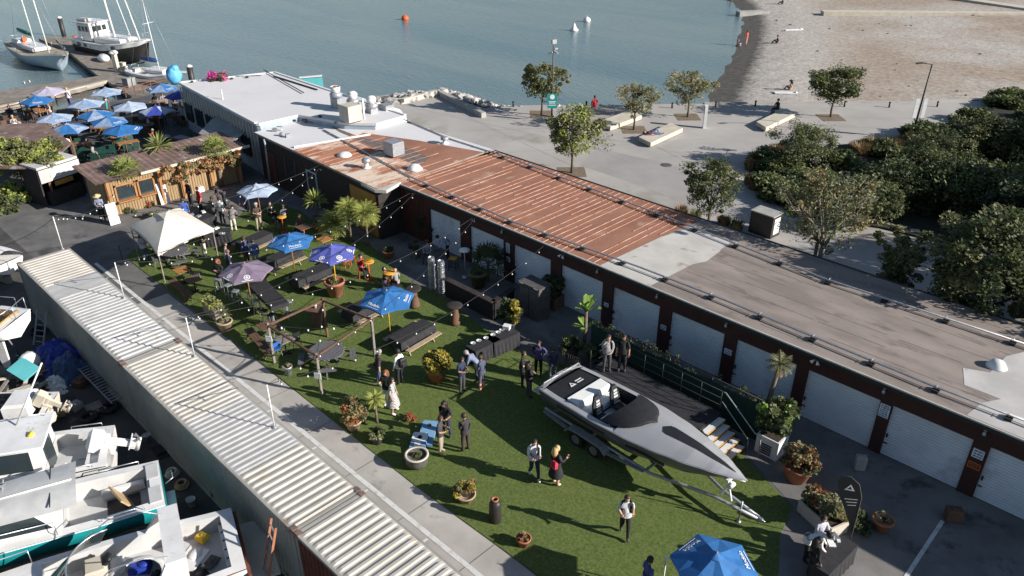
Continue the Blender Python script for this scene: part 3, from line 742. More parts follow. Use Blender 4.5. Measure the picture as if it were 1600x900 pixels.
kr = empty('bar_kiosk', (0,0,0), 0, 'long bamboo clad bar kiosk with a rusty tin roof facing the courtyard', 'kiosk')
MB().box(-45.9,-43.0,-11.3,-2.2,0,2.3).build('wall', M['bamboo'], kr)
nr = MB(); y = -11.75
yy = [-11.75 + .19*i for i in range(54)]
vsr = []
for i, y in enumerate(yy):
    zc = .035*(i % 2); vsr += [(-46.4,y,2.62+zc),(-42.7,y,2.38+zc)]
nr.add(vsr, [(2*i,2*i+1,2*i+3,2*i+2) for i in range(len(yy)-1)])
nr.add([(a,b,c-.05) for a,b,c in vsr], [(2*i+2,2*i+3,2*i+1,2*i) for i in range(len(yy)-1)])
nr.build('roof', M['tin_rusty'], kr)
MB().box(-42.72,-42.62,-9.0,-1.5,2.30,2.46).build('fascia', M['concrete_light'], kr)
for y, w2 in ((-10.6,1.1),(-9.2,.9)):
    f = MB().box(-42.99,-42.93,y,y+w2,.95,1.85).build('serving_hatch', M['glass_dark'], kr)
    MB().box(-42.95,-42.6,y-.1,y+w2+.1,.86,.93).build('counter', M['wood_orange'], f)
    MB().box(-42.98,-42.88,y-.1,y,.9,1.95).box(-42.98,-42.88,y+w2,y+w2+.1,.9,1.95).box(-42.98,-42.88,y-.1,y+w2+.1,1.85,1.95).build('frame', M['wood_orange'], f)
bp = MB(); rr = random.Random(4); y = -11.2
while y < -2.3:
    bp.box(-43.0,-42.965+rr.uniform(0,.02),y,y+.14,.02,2.28); y += .17
bp.build('bamboo_battens', M['bamboo'], kr)
for y in (-11.2,-8.0,-6.6,-4.6,-2.6): MB().box(-42.75,-42.6,y,y+.15,0,2.35).build('post', M['wood_orange'], kr)
# menu boards and fridge leaning on the kiosk
def board(u, v, w2, h, lean, m, label, rz=0, name='menu_board', cat='board'):
    x, y = at(u, v); o = empty(name, (x,y,0), rz, label, cat)
    c = MB().ob((0,0,h/2),(.06,w2,h),ry=lean).build('panel', M[m], o)
    MB().ob((.03,0,h/2),(.03,w2*.86,h*.8),ry=lean).build('face', M['sign_white'], o)
board(180,350,.6,1.35,-.12,'white_plastic','white blank board standing at the corner of the kiosk')
board(258,318,.6,1.4,-.2,'white_plastic','white board leaning on the bamboo wall between two palms')
board(312,300,.6,1.3,-.2,'white_plastic','white board leaning at the far end of the bamboo wall')

# gate shed on the left with a banner
sh = empty('gate_shed', (0,0,0), 0, 'small dark shed with a pale banner over its opening at the courtyard gate', 'shed')
a, b = at(57,266,2.5), at(120,246,2.5)
d_ = Vector((b[0]-a[0], b[1]-a[1], 0)); n_ = Vector((d_.y, -d_.x, 0)).normalized()
if n_.x < 0: n_ = -n_
back = -n_*1.8
A, B = Vector((a[0],a[1],0)), Vector((b[0],b[1],0))
pl4 = [(A.x,A.y),(B.x,B.y),(B.x+back.x,B.y+back.y),(A.x+back.x,A.y+back.y)]
MB().prism(pl4, 2.45, 2.6).build('roof', M['roof_grey'], sh)
for p, q in ((A,A+back),(A+back,B+back),(B+back,B)):
    MB().bar((p.x,p.y,1.22),(q.x,q.y,1.22),.1,2.44).build('wall', M['dark_wood'], sh)
bn = MB(); bn.bar((A.x+n_.x*.08,A.y+n_.y*.08,2.0),(B.x+n_.x*.08,B.y+n_.y*.08,2.0),.05,.85); bn.build('banner', M['roof_grey'], sh)
c1 = A + d_*.25 + n_*.13; c2 = A + d_*.5 + n_*.13
bn = MB().bar((c1.x,c1.y,2.0),(c2.x,c2.y,2.0),.03,.4).build('banner_print', M['white_print'], sh)
MB().bar(tuple(A+d_*.1+n_*.05+Vector((0,0,.45))), tuple(A+d_*.9+n_*.05+Vector((0,0,.45))), .5, .9).build('counter', M['dark_wood'], sh)
g1 = A + d_*.3 + n_*.12; g2 = A + d_*.75 + n_*.12
MB().bar((g1.x,g1.y,1.35),(g2.x,g2.y,1.35),.05,.3).build('menu_sign', M['ochre'], sh)
# trellis carrying the vine
tr = empty('trellis', (0,0,0), 0, 'timber trellis roof under the green vine at the left edge of the deck', 'trellis')
q = poly_px([(-40,262),(70,262),(112,222),(20,214)], 2.5)
for p in q: MB().box(p[0]-.07,p[0]+.07,p[1]-.07,p[1]+.07,0,2.45).build('post', M['wood_brown'], tr)
MB().prism(q, 2.4, 2.48).build('roof', M['tin_rusty'], tr)
sw = empty('tin_shelter', (0,0,0), 0, 'low shelter with a streaked brown tin roof left of the dining deck', 'shelter')
q = poly_px([(-60,238),(-60,196),(70,192),(110,222),(20,232)], 2.3)
MB().prism(q, 2.2, 2.3).build('roof', M['tin_rusty'], sw)
for p in (q[0],q[2],q[3],q[4]): MB().box(p[0]-.07,p[0]+.07,p[1]-.07,p[1]+.07,0,2.2).build('post', M['wood_brown'], sw)

# ------------------------------------------------------------------ shipping containers
def container(x0, x1, label, segs, side='cont_side', fm='cont_side'):
    o = empty('shipping_container', (x0, -16.25, 0), 0, label, 'container', 'row of shipping containers')
    L_ = x1-x0; Wd = 2.42; H_ = 2.75
    # wavy sides, local y from -Wd to 0
    def wave(nm, yy, mt, sgn):
        b = MB(); P = []; x = .1
        pat = [(0,0),(.07,0),(.11,.036),(.18,.036)]
        while x < L_-.15:
            for dx, dy in pat:
                if x+dx < L_-.1: P.append((x+dx, yy + sgn*dy))
            x += .22
        P.append((L_-.1, yy))
        b.add([(p[0],p[1],.15) for p in P]+[(p[0],p[1],H_-.12) for p in P], [(i,i+1,len(P)+i+1,len(P)+i) for i in range(len(P)-1)])
        return b.build(nm, M[mt], o)
    wave('side_panel', -Wd+.03, side, 1); wave('side_panel', -.03, side, -1)
    f = MB()
    for yy in (-Wd, -.08):
        f.box(0,L_,yy,yy+.08,H_-.13,H_-.02); f.box(0,L_,yy,yy+.08,0,.16)
        for xx in (0, L_-.1): f.box(xx,xx+.1,yy,yy+.08,.16,H_-.13)
    for xx in (0, L_-.1): f.box(xx,xx+.1,-Wd+.08,-.08,H_-.13,H_-.02)
    f.build('frame', M[fm], o)
    for xx in (0, L_-.2):
        for yy in (-Wd, -.18): MB().box(xx-.004,xx+.184,yy-.004,yy+.184,H_-.14,H_+.01).build('corner_casting', M['tin_rusty'], o)
    for xx in (.05, L_-.05): MB().box(xx-.02,xx+.02,-Wd+.09,-.09,.16,H_-.14).build('end_panel', M[side], o)
    for (s0, s1, mt, amp, pitch) in segs:
        b = MB(); x = s0; P = []
        while x < s1-.02:
            for dx, dz in ((0,0),(.28,0),(.42,1),(.76,1),(.9,0)):
                xx = x+dx*pitch
                if xx <= s1: P.append((xx, H_-.02+dz*amp))
            x += pitch
        P.append((s1, H_-.02))
        y0, y1 = -Wd+.08, -.08; m_ = .12
        n_ = len(P)
        vs = [(p[0], y0, H_-.02) for p in P] + [(p[0], y0+m_, p[1]) for p in P] + [(p[0], y1-m_, p[1]) for p in P] + [(p[0], y1, H_-.02) for p in P]
        b.add(vs, [(r*n_+i, r*n_+i+1, (r+1)*n_+i+1, (r+1)*n_+i) for r in range(3) for i in range(n_-1)])
        b.build('roof_panel', M[mt], o)
    return o
container(-33.9,-21.72,'weathered cream and grey container at the far end of the row',[(.1,3.6,'cont_beige',.035,.29),(3.6,5.0,'cont_grey',.004,.6),(5.0,8.2,'cont_grey',.03,.29),(8.2,12.05,'cont_grey',.05,.31)])
container(-21.66,-9.44,'middle container with a cream end and a smoother grey roof end',[(.1,5.2,'cont_beige',.034,.27),(5.2,8.9,'cont_grey',.026,.27),(8.9,12.1,'cont_beige',.042,.30)])
container(-9.38,2.8,'nearest container with a cream ribbed roof and brick red side',[(.1,12.05,'cont_beige',.042,.30)],'cont_red', 'cont_side')
# ------------------------------------------------------------------ vegetation
def leaves(b, cs, n, size, spread, m=0, seed=0, aspect=1.6, droop=0, nm=1, up=0.0):
    """n small leaf faces scattered around each clump centre (x,y,z,r)"""
    rnd = random.Random(seed)
    V = b.v; Fc = b.f; Mi = b.m; S = b.sm
    for ci, c in enumerate(cs):
        cm = m + (rnd.randrange(nm) if nm > 1 else 0)
        r = c[3] if len(c) > 3 else spread
        for _ in range(n):
            while True:
                x, y, z = rnd.uniform(-1,1), rnd.uniform(-1,1), rnd.uniform(-1,1)
                if x*x+y*y+z*z <= 1: break
            p = (c[0]+x*r, c[1]+y*r, c[2]+z*r*.75)
            a = rnd.uniform(0, 6.283); e = rnd.uniform(-.7, .9) - droop
            s_ = size*rnd.uniform(.6, 1.3)
            ux, uy, uz = math.cos(a)*math.cos(e), math.sin(a)*math.cos(e), math.sin(e)
            t = rnd.uniform(-1.2, 1.2)
            vx, vy, vz = -math.sin(a)*math.cos(t), math.cos(a)*math.cos(t), math.sin(t)
            h = s_*aspect/2; w2 = s_/2
            k = len(V)
            V += [(p[0]-ux*h, p[1]-uy*h, p[2]-uz*h), (p[0]+vx*w2, p[1]+vy*w2, p[2]+vz*w2), (p[0]+ux*h, p[1]+uy*h, p[2]+uz*h), (p[0]-vx*w2, p[1]-vy*w2, p[2]-vz*w2)]
            Fc.append((k, k+1, k+2, k+3)); Mi.append(cm if rnd.random() > .12 or nm == 1 else m + rnd.randrange(nm)); S.append(False)

def tree(px, h, r, mats, label, seed=1, trunk=.35, n=90, size=.14, clumps=46, flat=.75, name='tree', group=None, lean=(0,0), stems=1, base=None, cr=None, bark='bark', droop=0, gap=.25, tw=None):
    x, y = base or at(*px)
    rnd = random.Random(seed)
    o = empty(name, (x, y, 0), 0, label, 'tree', group)
    tb = MB(); th = h*trunk; tips = []
    rr = tw or (.019*h**.8 + .025)
    for s_ in range(stems):
        a0 = rnd.uniform(0, 6.28); k = .28*s_
        p0 = Vector((.12*s_*math.cos(a0), .12*s_*math.sin(a0), 0))
        p1 = Vector((lean[0]*.4 + math.cos(a0)*k, lean[1]*.4 + math.sin(a0)*k, th))
        tb.tube([p0-Vector((0,0,.1)), (p0*.6+p1*.4)+Vector((rnd.uniform(-.05,.05),)*2+(0,)), p1], [rr*1.25, rr, rr*.8], 7)
        for i in range(5 if stems == 1 else 4):
            a = 6.283*i/5 + rnd.uniform(-.4,.4) + a0; rad = r*rnd.uniform(.35,.7)
            p2 = Vector((lean[0]+math.cos(a)*rad, lean[1]+math.sin(a)*rad, th+(h-th)*rnd.uniform(.35,.7)))
            mid = p1*.5+p2*.5+Vector((0,0,.05*h))
            tb.tube([p1, mid, p2], [rr*.6, rr*.4, rr*.22], 5)
            for q in range(3):
                a2 = a + rnd.uniform(-.9,.9); p3 = p2 + Vector((math.cos(a2)*r*.35, math.sin(a2)*r*.35, (h-th)*rnd.uniform(-.05,.3)))
                tb.tube([mid if q == 0 else p2, p3], [rr*.25, rr*.08], 4); tips.append(p3)
    tb.build('trunk', M[bark], o)
    cs = []; lob = [(rnd.uniform(0,6.28), rnd.uniform(.7,1.1)) for _ in range(6)]
    while len(cs) < clumps:
        u, v, w3 = rnd.gauss(0,1), rnd.gauss(0,1), rnd.gauss(0,1); L_ = math.sqrt(u*u+v*v+w3*w3) or 1
        k = rnd.uniform(.35, 1)**.5; ang = math.atan2(v, u)
        f = 1
        for la, lf in lob: f += (lf-1)*max(0, math.cos(ang-la))*.8
        f *= 1 + .16*math.sin(3*ang+seed) + .1*math.sin(5*ang+2*seed)
        px_, py_, pz_ = u/L_*r*k*f, v/L_*r*k*f, w3/L_*k
        ch = h-th*.85; z = th*.85 + ch*(.5 + .5*pz_*flat/.75)
        if pz_ < -.55 and rnd.random() < .6: continue
        if rnd.random() < gap*.5: continue
        cs.append((px_*.9+lean[0], py_*.9+lean[1], z, (cr or r*.24)*rnd.uniform(.6,1.25)))
    for t in tips[:len(tips)]: cs.append((t.x, t.y, t.z, (cr or r*.24)*.8))
    b = MB(); cs = [(c[0], c[1], c[2], c[3]*rnd.choice((.55,.8,1.1,1.5))) for c in cs if rnd.random() > .12]; leaves(b, cs, int(n*.95), size*.74, .5, 0, seed, droop=droop, nm=len(mats), aspect=2.0)
    b.build('crown', [M[m] for m in mats], o)
    return o

plz = 'street trees on the plaza'
tree((846,180), 4.6, 2.0, ['leaf_mid','leaf_olive','leaf_olive'], 'round green tree left of the green park sign beside the rocks', 11, n=110, size=.16, group=plz, clumps=60, lean=(.2,0))
tree((893,270), 4.6, 2.15, ['leaf_olive','leaf_lime','leaf_pale','leaf_mid'], 'spreading green tree standing close to the red roof', 12, n=120, size=.15, group=plz, clumps=70)
tree((990,203), 3.9, 1.95, ['leaf_tan','leaf_olive','leaf_pale'], 'thin yellow brown tree between two concrete benches', 13, n=70, size=.13, group=plz, clumps=46, gap=.5)
tree((1074,183), 4.0, 2.1, ['leaf_pale','leaf_tan','leaf_olive'], 'sparse pale tree at the end of the water edge near the beach', 14, n=80, size=.14, group=plz, clumps=50, gap=.5)
tree((1298,183), 4.3, 2.3, ['leaf_mid','leaf_olive','leaf_dark'], 'dark green tree alone in front of the gravel beach', 15, n=110, size=.17, group=plz, clumps=60)
tree(None, 5.2, 1.7, ['leaf_dark','leaf_mid','leaf_olive'], 'dense round green tree behind the roof beside the grey utility box', 16, n=130, size=.10, clumps=85, trunk=.42, base=(-14.4,11.6))
tree(None, 6.5, 2.75, ['leaf_grey','leaf_olive','leaf_tan','leaf_mid'], 'open pale branched tree overhanging the shaded path behind the roof', 17, n=75, size=.11, clumps=110, stems=3, bark='bark_pale', trunk=.42, cr=.45, base=(-7.45,10.3))
tree((1250,262), 3.2, 2.5, ['leaf_mid','leaf_olive','leaf_grey'], 'feathery green tree at the tip of the planted bed', 18, n=130, size=.11, clumps=90, trunk=.15, cr=.55)
tree((1445,285), 3.6, 2.3, ['leaf_olive','leaf_mid','leaf_dark'], 'small light green tree inside the dark planted bed', 19, n=110, size=.11, clumps=60, trunk=.3, cr=.45)
tree(None, 6.5, 3.4, ['leaf_dark','leaf_mid','leaf_olive','leaf_dark'], 'big bushy tree with curling leaves behind the brown roof', 20, n=150, size=.16, clumps=190, trunk=.3, base=(.4,10.6), cr=.6)
tree(None, 5.2, 3.2, ['leaf_dark','leaf_mid','leaf_olive'], 'bushy tree at the right edge directly behind the grey end of the roof', 21, n=150, size=.17, clumps=160, trunk=.3, base=(5.2,10.9), cr=.6)
tree((1335,350), 2.8, 2.2, ['leaf_dark','leaf_mid','leaf_olive'], 'dark leafy tree in the bed just behind the open pale tree', 31, n=120, size=.15, clumps=110, trunk=.15, cr=.6)
tree((1500,330), 3.0, 3.2, ['leaf_dark','leaf_mid','leaf_dark'], 'broad dark tree in the deepest shade of the planted bed', 32, n=120, size=.18, clumps=130, trunk=.15, cr=.75)
tree((1400,318), 2.7, 2.4, ['leaf_dark','leaf_mid','leaf_dark'], 'low dark tree left of the broad dark one in the planted bed', 33, n=120, size=.16, clumps=110, trunk=.15, cr=.65)
tree((1540,245), 2.8, 2.8, ['leaf_dark','leaf_mid','leaf_olive'], 'dark tree below the promenade near the right edge', 34, n=120, size=.17, clumps=120, trunk=.15, cr=.7)
tree(None, 4.8, 3.2, ['leaf_dark','leaf_olive','leaf_mid'], 'bushy tree filling the corner between the path and the grey roof end', 35, n=150, size=.16, clumps=150, trunk=.12, base=(2.2,16.4), cr=.65)
tree(None, 4.3, 1.4, ['leaf_mid','leaf_olive'], 'low bright green shrub tree between the path and the roof edge', 22, n=120, size=.13, clumps=50, trunk=.4, base=(-3.7,10.8), cr=.35)
tree(None, 3.6, 3.6, ['leaf_dark','leaf_mid'], 'large dark tree filling the planted bed on the right', 23, n=130, size=.19, clumps=150, trunk=.2, base=(-1.0,27), cr=.8)
tree(None, 4.2, 3.6, ['leaf_dark','leaf_mid','leaf_olive'], 'spreading dark tree at the right edge beyond the path', 24, n=130, size=.19, clumps=150, trunk=.2, base=(4.5,30), cr=.8)
tree(None, 4.2, 3.2, ['leaf_mid','leaf_dark','leaf_olive'], 'green tree at the upper right edge next to the promenade', 25, n=130, size=.18, clumps=150, trunk=.15, base=(-3.8,41), cr=.8)
tree(None, 6.0, 3.8, ['leaf_mid','leaf_dark'], 'tree just past the right edge that shades the promenade', 26, n=90, size=.2, clumps=130, trunk=.2, base=(3.0,48), cr=.8)
tree(None, 9.5, 5.2, ['leaf_mid','leaf_dark'], 'tall tree past the right edge in line with the lone street lamp', 29, n=100, size=.24, clumps=150, trunk=.25, base=(13,40), cr=1.0)
tree(None, 9.5, 5.2, ['leaf_mid','leaf_dark'], 'tall tree past the right edge behind the dark grove', 30, n=100, size=.24, clumps=150, trunk=.25, base=(14,31), cr=1.0)
tree(None, 10, 5.0, ['leaf_mid','leaf_dark'], 'tall tree past the right edge in front of the dark grove', 36, n=100, size=.24, clumps=150, trunk=.25, base=(9,34), cr=1.0)
tree(None, 9.0, 4.6, ['leaf_mid','leaf_dark'], 'tree past the right edge shading the planted bed', 27, n=100, size=.22, clumps=140, trunk=.25, base=(9,24), cr=.9)
tree(None, 7.0, 4.4, ['leaf_mid','leaf_dark'], 'tree past the right edge shading the service path', 28, n=100, size=.22, clumps=140, trunk=.2, base=(9,16.5), cr=.9)

def shrub(x, y, r, h, mats, label, seed=1, size=.1, n=90, cl=20, z=0, name='shrub', cat='shrub', group=None, parent=None):
    rnd = random.Random(seed); cs = []
    for _ in range(cl):
        a = rnd.uniform(0,6.28); k = rnd.random()**.5
        cs.append((math.cos(a)*r*k*.85, math.sin(a)*r*k*.85, h*rnd.uniform(.2,.9)*(1-.5*k*k), r*rnd.uniform(.22,.42)))
    b = MB(); leaves(b, cs, n, size, .3, 0, seed, nm=len(mats))
    if parent is not None: return b.build('foliage', [M[m] for m in mats], parent, (x, y, z))
    for k in range(5):
        a = 6.28*k/5; b.tube([(0,0,-.05),(math.cos(a)*r*.4,math.sin(a)*r*.4,h*.6)], [.03,.012], 4, m=len(mats))
    o = b.build(name, [M[m] for m in mats]+[M['bark']], None, (x, y, z))
    return tag(o, label, cat, group)
bedrnd = random.Random(5)
nsh = 0
shr_lab = 'dark green shrub in the shaded mass of the planted bed'
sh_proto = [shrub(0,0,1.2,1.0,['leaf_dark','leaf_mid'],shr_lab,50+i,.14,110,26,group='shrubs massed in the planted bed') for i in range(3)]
first = [True]*3
def inside(p, poly):
    c = False; j = len(poly)-1
    for i in range(len(poly)):
        if (poly[i][1] > p[1]) != (poly[j][1] > p[1]) and p[0] < (poly[j][0]-poly[i][0])*(p[1]-poly[i][1])/(poly[j][1]-poly[i][1])+poly[i][0]: c = not c
        j = i
    return c
bx0, bx1 = min(p[0] for p in bed), max(p[0] for p in bed); by0, by1 = min(p[1] for p in bed), max(p[1] for p in bed)
while nsh < 84:
    p = (bedrnd.uniform(bx0, min(bx1, 8)), bedrnd.uniform(by0, by1))
    if not inside(p, bed): continue
    k = nsh % 3; s_ = bedrnd.uniform(.8, 1.5)
    o = sh_proto[k] if first[k] else copy_tree(sh_proto[k]); first[k] = False
    o.location = (p[0], p[1], .05); o.scale = (s_, s_, s_*.9); o.rotation_euler[2] = bedrnd.uniform(0,6); nsh += 1
# dry grass tufts at the bed edge
def tuft(name, x, y, r, h, m, n, label, seed, group=None, cat='grass tuft', z=0):
    rnd = random.Random(seed); b = MB()
    for _ in range(n):
        a = rnd.uniform(0,6.28); k = rnd.random()**.5*r; bx_, by_ = math.cos(a)*k*.6, math.sin(a)*k*.6
        a2 = a + rnd.uniform(-.6,.6); L_ = h*rnd.uniform(.6,1.1); ln_ = rnd.uniform(.1,.55)*L_; wd = .025
        tx, ty = bx_+math.cos(a2)*ln_, by_+math.sin(a2)*ln_; nx, ny = -math.sin(a2)*wd, math.cos(a2)*wd
        mx_, my_ = bx_+math.cos(a2)*ln_*.35, by_+math.sin(a2)*ln_*.35
        b.add([(bx_-nx,by_-ny,0),(bx_+nx,by_+ny,0),(mx_+nx,my_+ny,L_*.6),(mx_-nx,my_-ny,L_*.6),(tx,ty,L_)], [(0,1,2,3),(3,2,4)])
    return tag(b.build(name, M[m], None, (x,y,z)), label, cat, group)
tp = [tuft('grass_tuft', 0,0,.8,.8,'dry_grass',420,'dry golden grass tuft along the edge of the planted bed',60+i,'dry grass tufts edging the bed') for i in range(3)]
tf = [True]*3; k = 0
edge = [(1172,262),(1182,258),(1190,252),(1200,246),(1212,242),(1335,232),(1350,232),(1365,231),(1378,230),(1392,230),(1405,229),(1418,228),(1428,226),(1440,224),(1455,222),(1172,285),(1180,292),(1345,240),(1372,238),(1400,236),(1425,235)]
for u, v in edge:
    i = k % 3; o = tp[i] if tf[i] else copy_tree(tp[i]); tf[i] = False
    p = at(u, v+3); s_ = .8+.5*((k*7) % 5)/5; o.location = (p[0], p[1], 0); o.scale = (s_, s_, s_); k += 1
for i, (u, v) in enumerate(((1085,336),(1130,345),(1150,352),(1064,330))):
    x, y = at(u, v+6); tuft('grass_tuft', x, y, .6, .6, 'dry_grass' if i % 2 else 'leaf_olive', 260, ['olive grass clump left of the dense round tree','straw grass clump right of the dense round tree','olive grass clump just left of the utility box','straw grass clump at the end of the red roof'][i], 80+i)
# vine over the trellis, bougainvillea behind the restaurant, courtyard gate plants
vn = MB(); rnd = random.Random(31); cs = []
for _ in range(70):
    u = rnd.uniform(-10, 94); v = rnd.uniform(222, 256)
    x, y = at(u, v, 2.6); cs.append((x, y, 2.55+rnd.uniform(0,.35), rnd.uniform(.25,.5)))
for _ in range(14):
    u = rnd.uniform(-20, 40); x, y = at(u, rnd.uniform(256,264), 2.2); cs.append((x, y, rnd.uniform(1.6,2.4), .4))
leaves(vn, cs, 110, .13, .5, 0, 31, nm=3)
tag(vn.build('vine', [M['leaf_mid'], M['leaf_lime'], M['leaf_olive']]), 'thick green climbing vine heaped over the trellis at the left edge', 'vine')
bg_ = MB(); cs = [(*at(rnd.uniform(326,352), rnd.uniform(112,120), 4.2), 4.1+rnd.uniform(-.2,.25), .35) for _ in range(12)]
leaves(bg_, cs, 60, .13, .4, 0, 32, nm=3)
bo = bg_.build('bougainvillea', [M['petal_pink'], M['petal_pink'], M['leaf_mid']]); tag(bo, 'bright pink bougainvillea showing above the far edge of the white roof', 'plant')
x, y = at(28,312); shrub(x, y, 1.3, 1.2, ['leaf_lime','leaf_mid'], 'yellow green bush beside the gate at the left edge of the lane', 33, .13, 110, 26)
x, y = at(60,300); shrub(x, y, 1.0, 1.1, ['leaf_dark','leaf_mid'], 'dark bush pressed against the gate shed', 34, .13, 90, 20)
x, y = at(8,330); shrub(x, y, 1.0, 1.3, ['leaf_dark','leaf_mid'], 'dark bush at the far left edge of the lane', 35, .13, 90, 20)

# palms
def frond(b, root, az, el, L_, n=9, wd=.3, m=0, droop=.9, seed=0):
    rnd = random.Random(seed); P = []; e = el; p = Vector(root); st = L_/6
    for i in range(7):
        P.append(p.copy()); p = p + Vector((math.cos(az)*math.cos(e), math.sin(az)*math.cos(e), math.sin(e)))*st; e -= droop/6
    b.tube(P, [.018,.016,.014,.012,.01,.008,.005], 3, m, cap=False)
    for i in range(n):
        t = (i+1.2)/(n+1)*6; k = int(min(t, 5)); f = t-k; q = P[k]*(1-f)+P[k+1]*f; d = (P[k+1]-P[k]).normalized()
        s_ = d.cross(Vector((0,0,1)))
        if s_.length < 1e-3: s_ = Vector((1,0,0))
        s_.normalize(); ll_ = wd*math.sin(math.pi*(.18+.8*(i+.5)/n))
        for sg in (-1, 1):
            tip = q + s_*sg*ll_ + d*ll_*.6 - Vector((0,0,ll_*.35*rnd.uniform(.6,1.3))); hw = d*.022
            b.add([q-hw, q+hw, tip], [(0,1,2)], m)
def fan_leaf(b, root, az, el, L_, r, m=0, n=11):
    d = Vector((math.cos(az)*math.cos(el), math.sin(az)*math.cos(el), math.sin(el))); c = Vector(root)+d*L_
    b.tube([root, c], .012, 3, m, cap=False)
    s_ = d.cross(Vector((0,0,1))); s_ = s_.normalized() if s_.length > .01 else Vector((1,0,0)); u = s_.cross(d)
    for i in range(n):
        a = -2.1 + 4.2*i/(n-1); t = c + (d*math.cos(a)+s_*math.sin(a))*r + Vector((0,0,-.15*r*abs(math.sin(a)))) ; a2 = a+.14; a1 = a-.14
        b.add([c, c+(d*math.cos(a1)+s_*math.sin(a1))*r*.6+u*.01, t, c+(d*math.cos(a2)+s_*math.sin(a2))*r*.6+u*.01], [(0,1,2,3)], m)
def palm(px, h, kind, label, seed=1, L_=.9, nf=22, mats=('leaf_palm','leaf_dead'), tr=.11, base=None, z=0, lean=(0,0), name='palm_tree', dead=6):
    x, y = base or at(*px); o = empty(name, (x,y,z), 0, label, 'palm'); rnd = random.Random(seed)
    top = Vector((lean[0], lean[1], h))
    if h > .25:
        P = [Vector((0,0,-.05)), Vector((lean[0]*.25, lean[1]*.25, h*.4)), Vector((lean[0]*.65, lean[1]*.65, h*.75)), top]
        MB().tube(P, [tr*1.25, tr, tr*.9, tr*.85], 9).build('trunk', M['palm_trunk'], o)
    b = MB()
    for i in range(nf):
        az = i*2.4 + rnd.uniform(-.2,.2); el = 1.3 - 1.5*(i/nf) + rnd.uniform(-.1,.1)
        if kind == 'fan': fan_leaf(b, top, az, el, L_*.55, L_*.5, 0)
        elif kind == 'spike':
            d = Vector((math.cos(az)*math.cos(el), math.sin(az)*math.cos(el), math.sin(el))); s_ = Vector((-math.sin(az), math.cos(az), 0))*.035
            b.add([top-s_, top+s_, top+d*L_*.7+s_*.9-Vector((0,0,.04)), top+d*L_*1.0-Vector((0,0,.22*L_*(1-math.sin(max(0,el))))), top+d*L_*.7-s_*.9-Vector((0,0,.04))], [(0,1,2,3,4)], 0)
        else: frond(b, top, az, el, L_, 10, L_*.30, 0, 1.1, seed+i)
    b.build('crown', M[mats[0]], o)
    if dead:
        b = MB()
        for i in range(dead):
            az = i*6.28/dead; el = -.9 + rnd.uniform(-.2,.2)
            if kind == 'fan': fan_leaf(b, top-Vector((0,0,.1)), az, el, L_*.4, L_*.42, 0)
            else: frond(b, top-Vector((0,0,.08)), az, el, L_*.8, 7, L_*.2, 0, .5, seed+50+i)
        b.build('dead_fronds', M[mats[1]], o)
    return o
fo = MB(); rnd = random.Random(91); cs = [(-42.55+rnd.uniform(-.3,.35), rnd.uniform(-7.9,-2.4), rnd.uniform(1.3,2.5), rnd.uniform(.15,.32)) for _ in range(46)]
leaves(fo, cs, 60, .11, .3, 0, 91, droop=.4, nm=4); tag(fo.build('dry_vine', [M['leaf_dead'], M['leaf_rust'], M['leaf_olive'], M['leaf_dead']]), 'scraggly half dead orange brown vine hanging over the bamboo wall of the kiosk', 'vine')
palm((211,325), 2.4, 'fan', 'fan palm with a thick trunk in front of the kiosk hatch', 1, 1.15, 24, tr=.2, dead=10)
palm((262,292), 2.9, 'spike', 'slim yucca palm rising above the middle of the kiosk roof', 2, 1.1, 46, tr=.09, dead=5)
palm((347,292), 2.6, 'fan', 'shaggy fan palm at the end of the kiosk row', 3, 1.1, 22, tr=.13, dead=10)
palm((299,288), 1.9, 'fan', 'low browning palm against the bamboo wall', 4, 1.0, 12, ('leaf_olive','leaf_dead'), tr=.08, dead=10)
palm((497,352), 1.6, 'spike', 'spiky variegated yucca beside the dark timber wall', 5, .85, 60, ('leaf_lime','leaf_dead'), tr=.06, dead=0)
palm((524,372), .9, 'frond', 'bushy areca palm clump nearest the yucca by the dark wall', 6, 1.2, 64, ('leaf_lime','leaf_dead'), tr=.05, dead=0)
palm((549,378), 2.1, 'frond', 'taller pale stemmed pygmy palm by the yellow door', 7, .9, 56, ('leaf_lime','leaf_dead'), tr=.06, dead=0)
palm((576,385), 2.0, 'frond', 'pygmy palm with a full crown in front of the yellow door', 8, 1.0, 64, ('leaf_lime','leaf_dead'), tr=.06, dead=0, lean=(-.1,0))
palm((1190,668), 2.9, 'frond', 'tall slender palm against the roller doors behind the boat', 9, .62, 24, ('leaf_olive','leaf_dead'), tr=.10, dead=8, lean=(.1,.35))
palm((763,440), 1.1, 'fan', 'wide dark fan palm in a green pot by the roller doors', 10, 1.2, 22, ('leaf_dark','leaf_dead'), tr=.08, dead=0)
palm((668,376), 1.0, 'fan', 'dark potted palm in the shaded corner of the courtyard', 11, .9, 16, ('leaf_dark','leaf_dead'), tr=.05, dead=0)
palm((590,668), 1.05, 'frond', 'little twin stemmed palm in a brown pot at the turf edge', 12, .5, 26, ('leaf_lime','leaf_dead'), tr=.05, dead=0, z=.3)
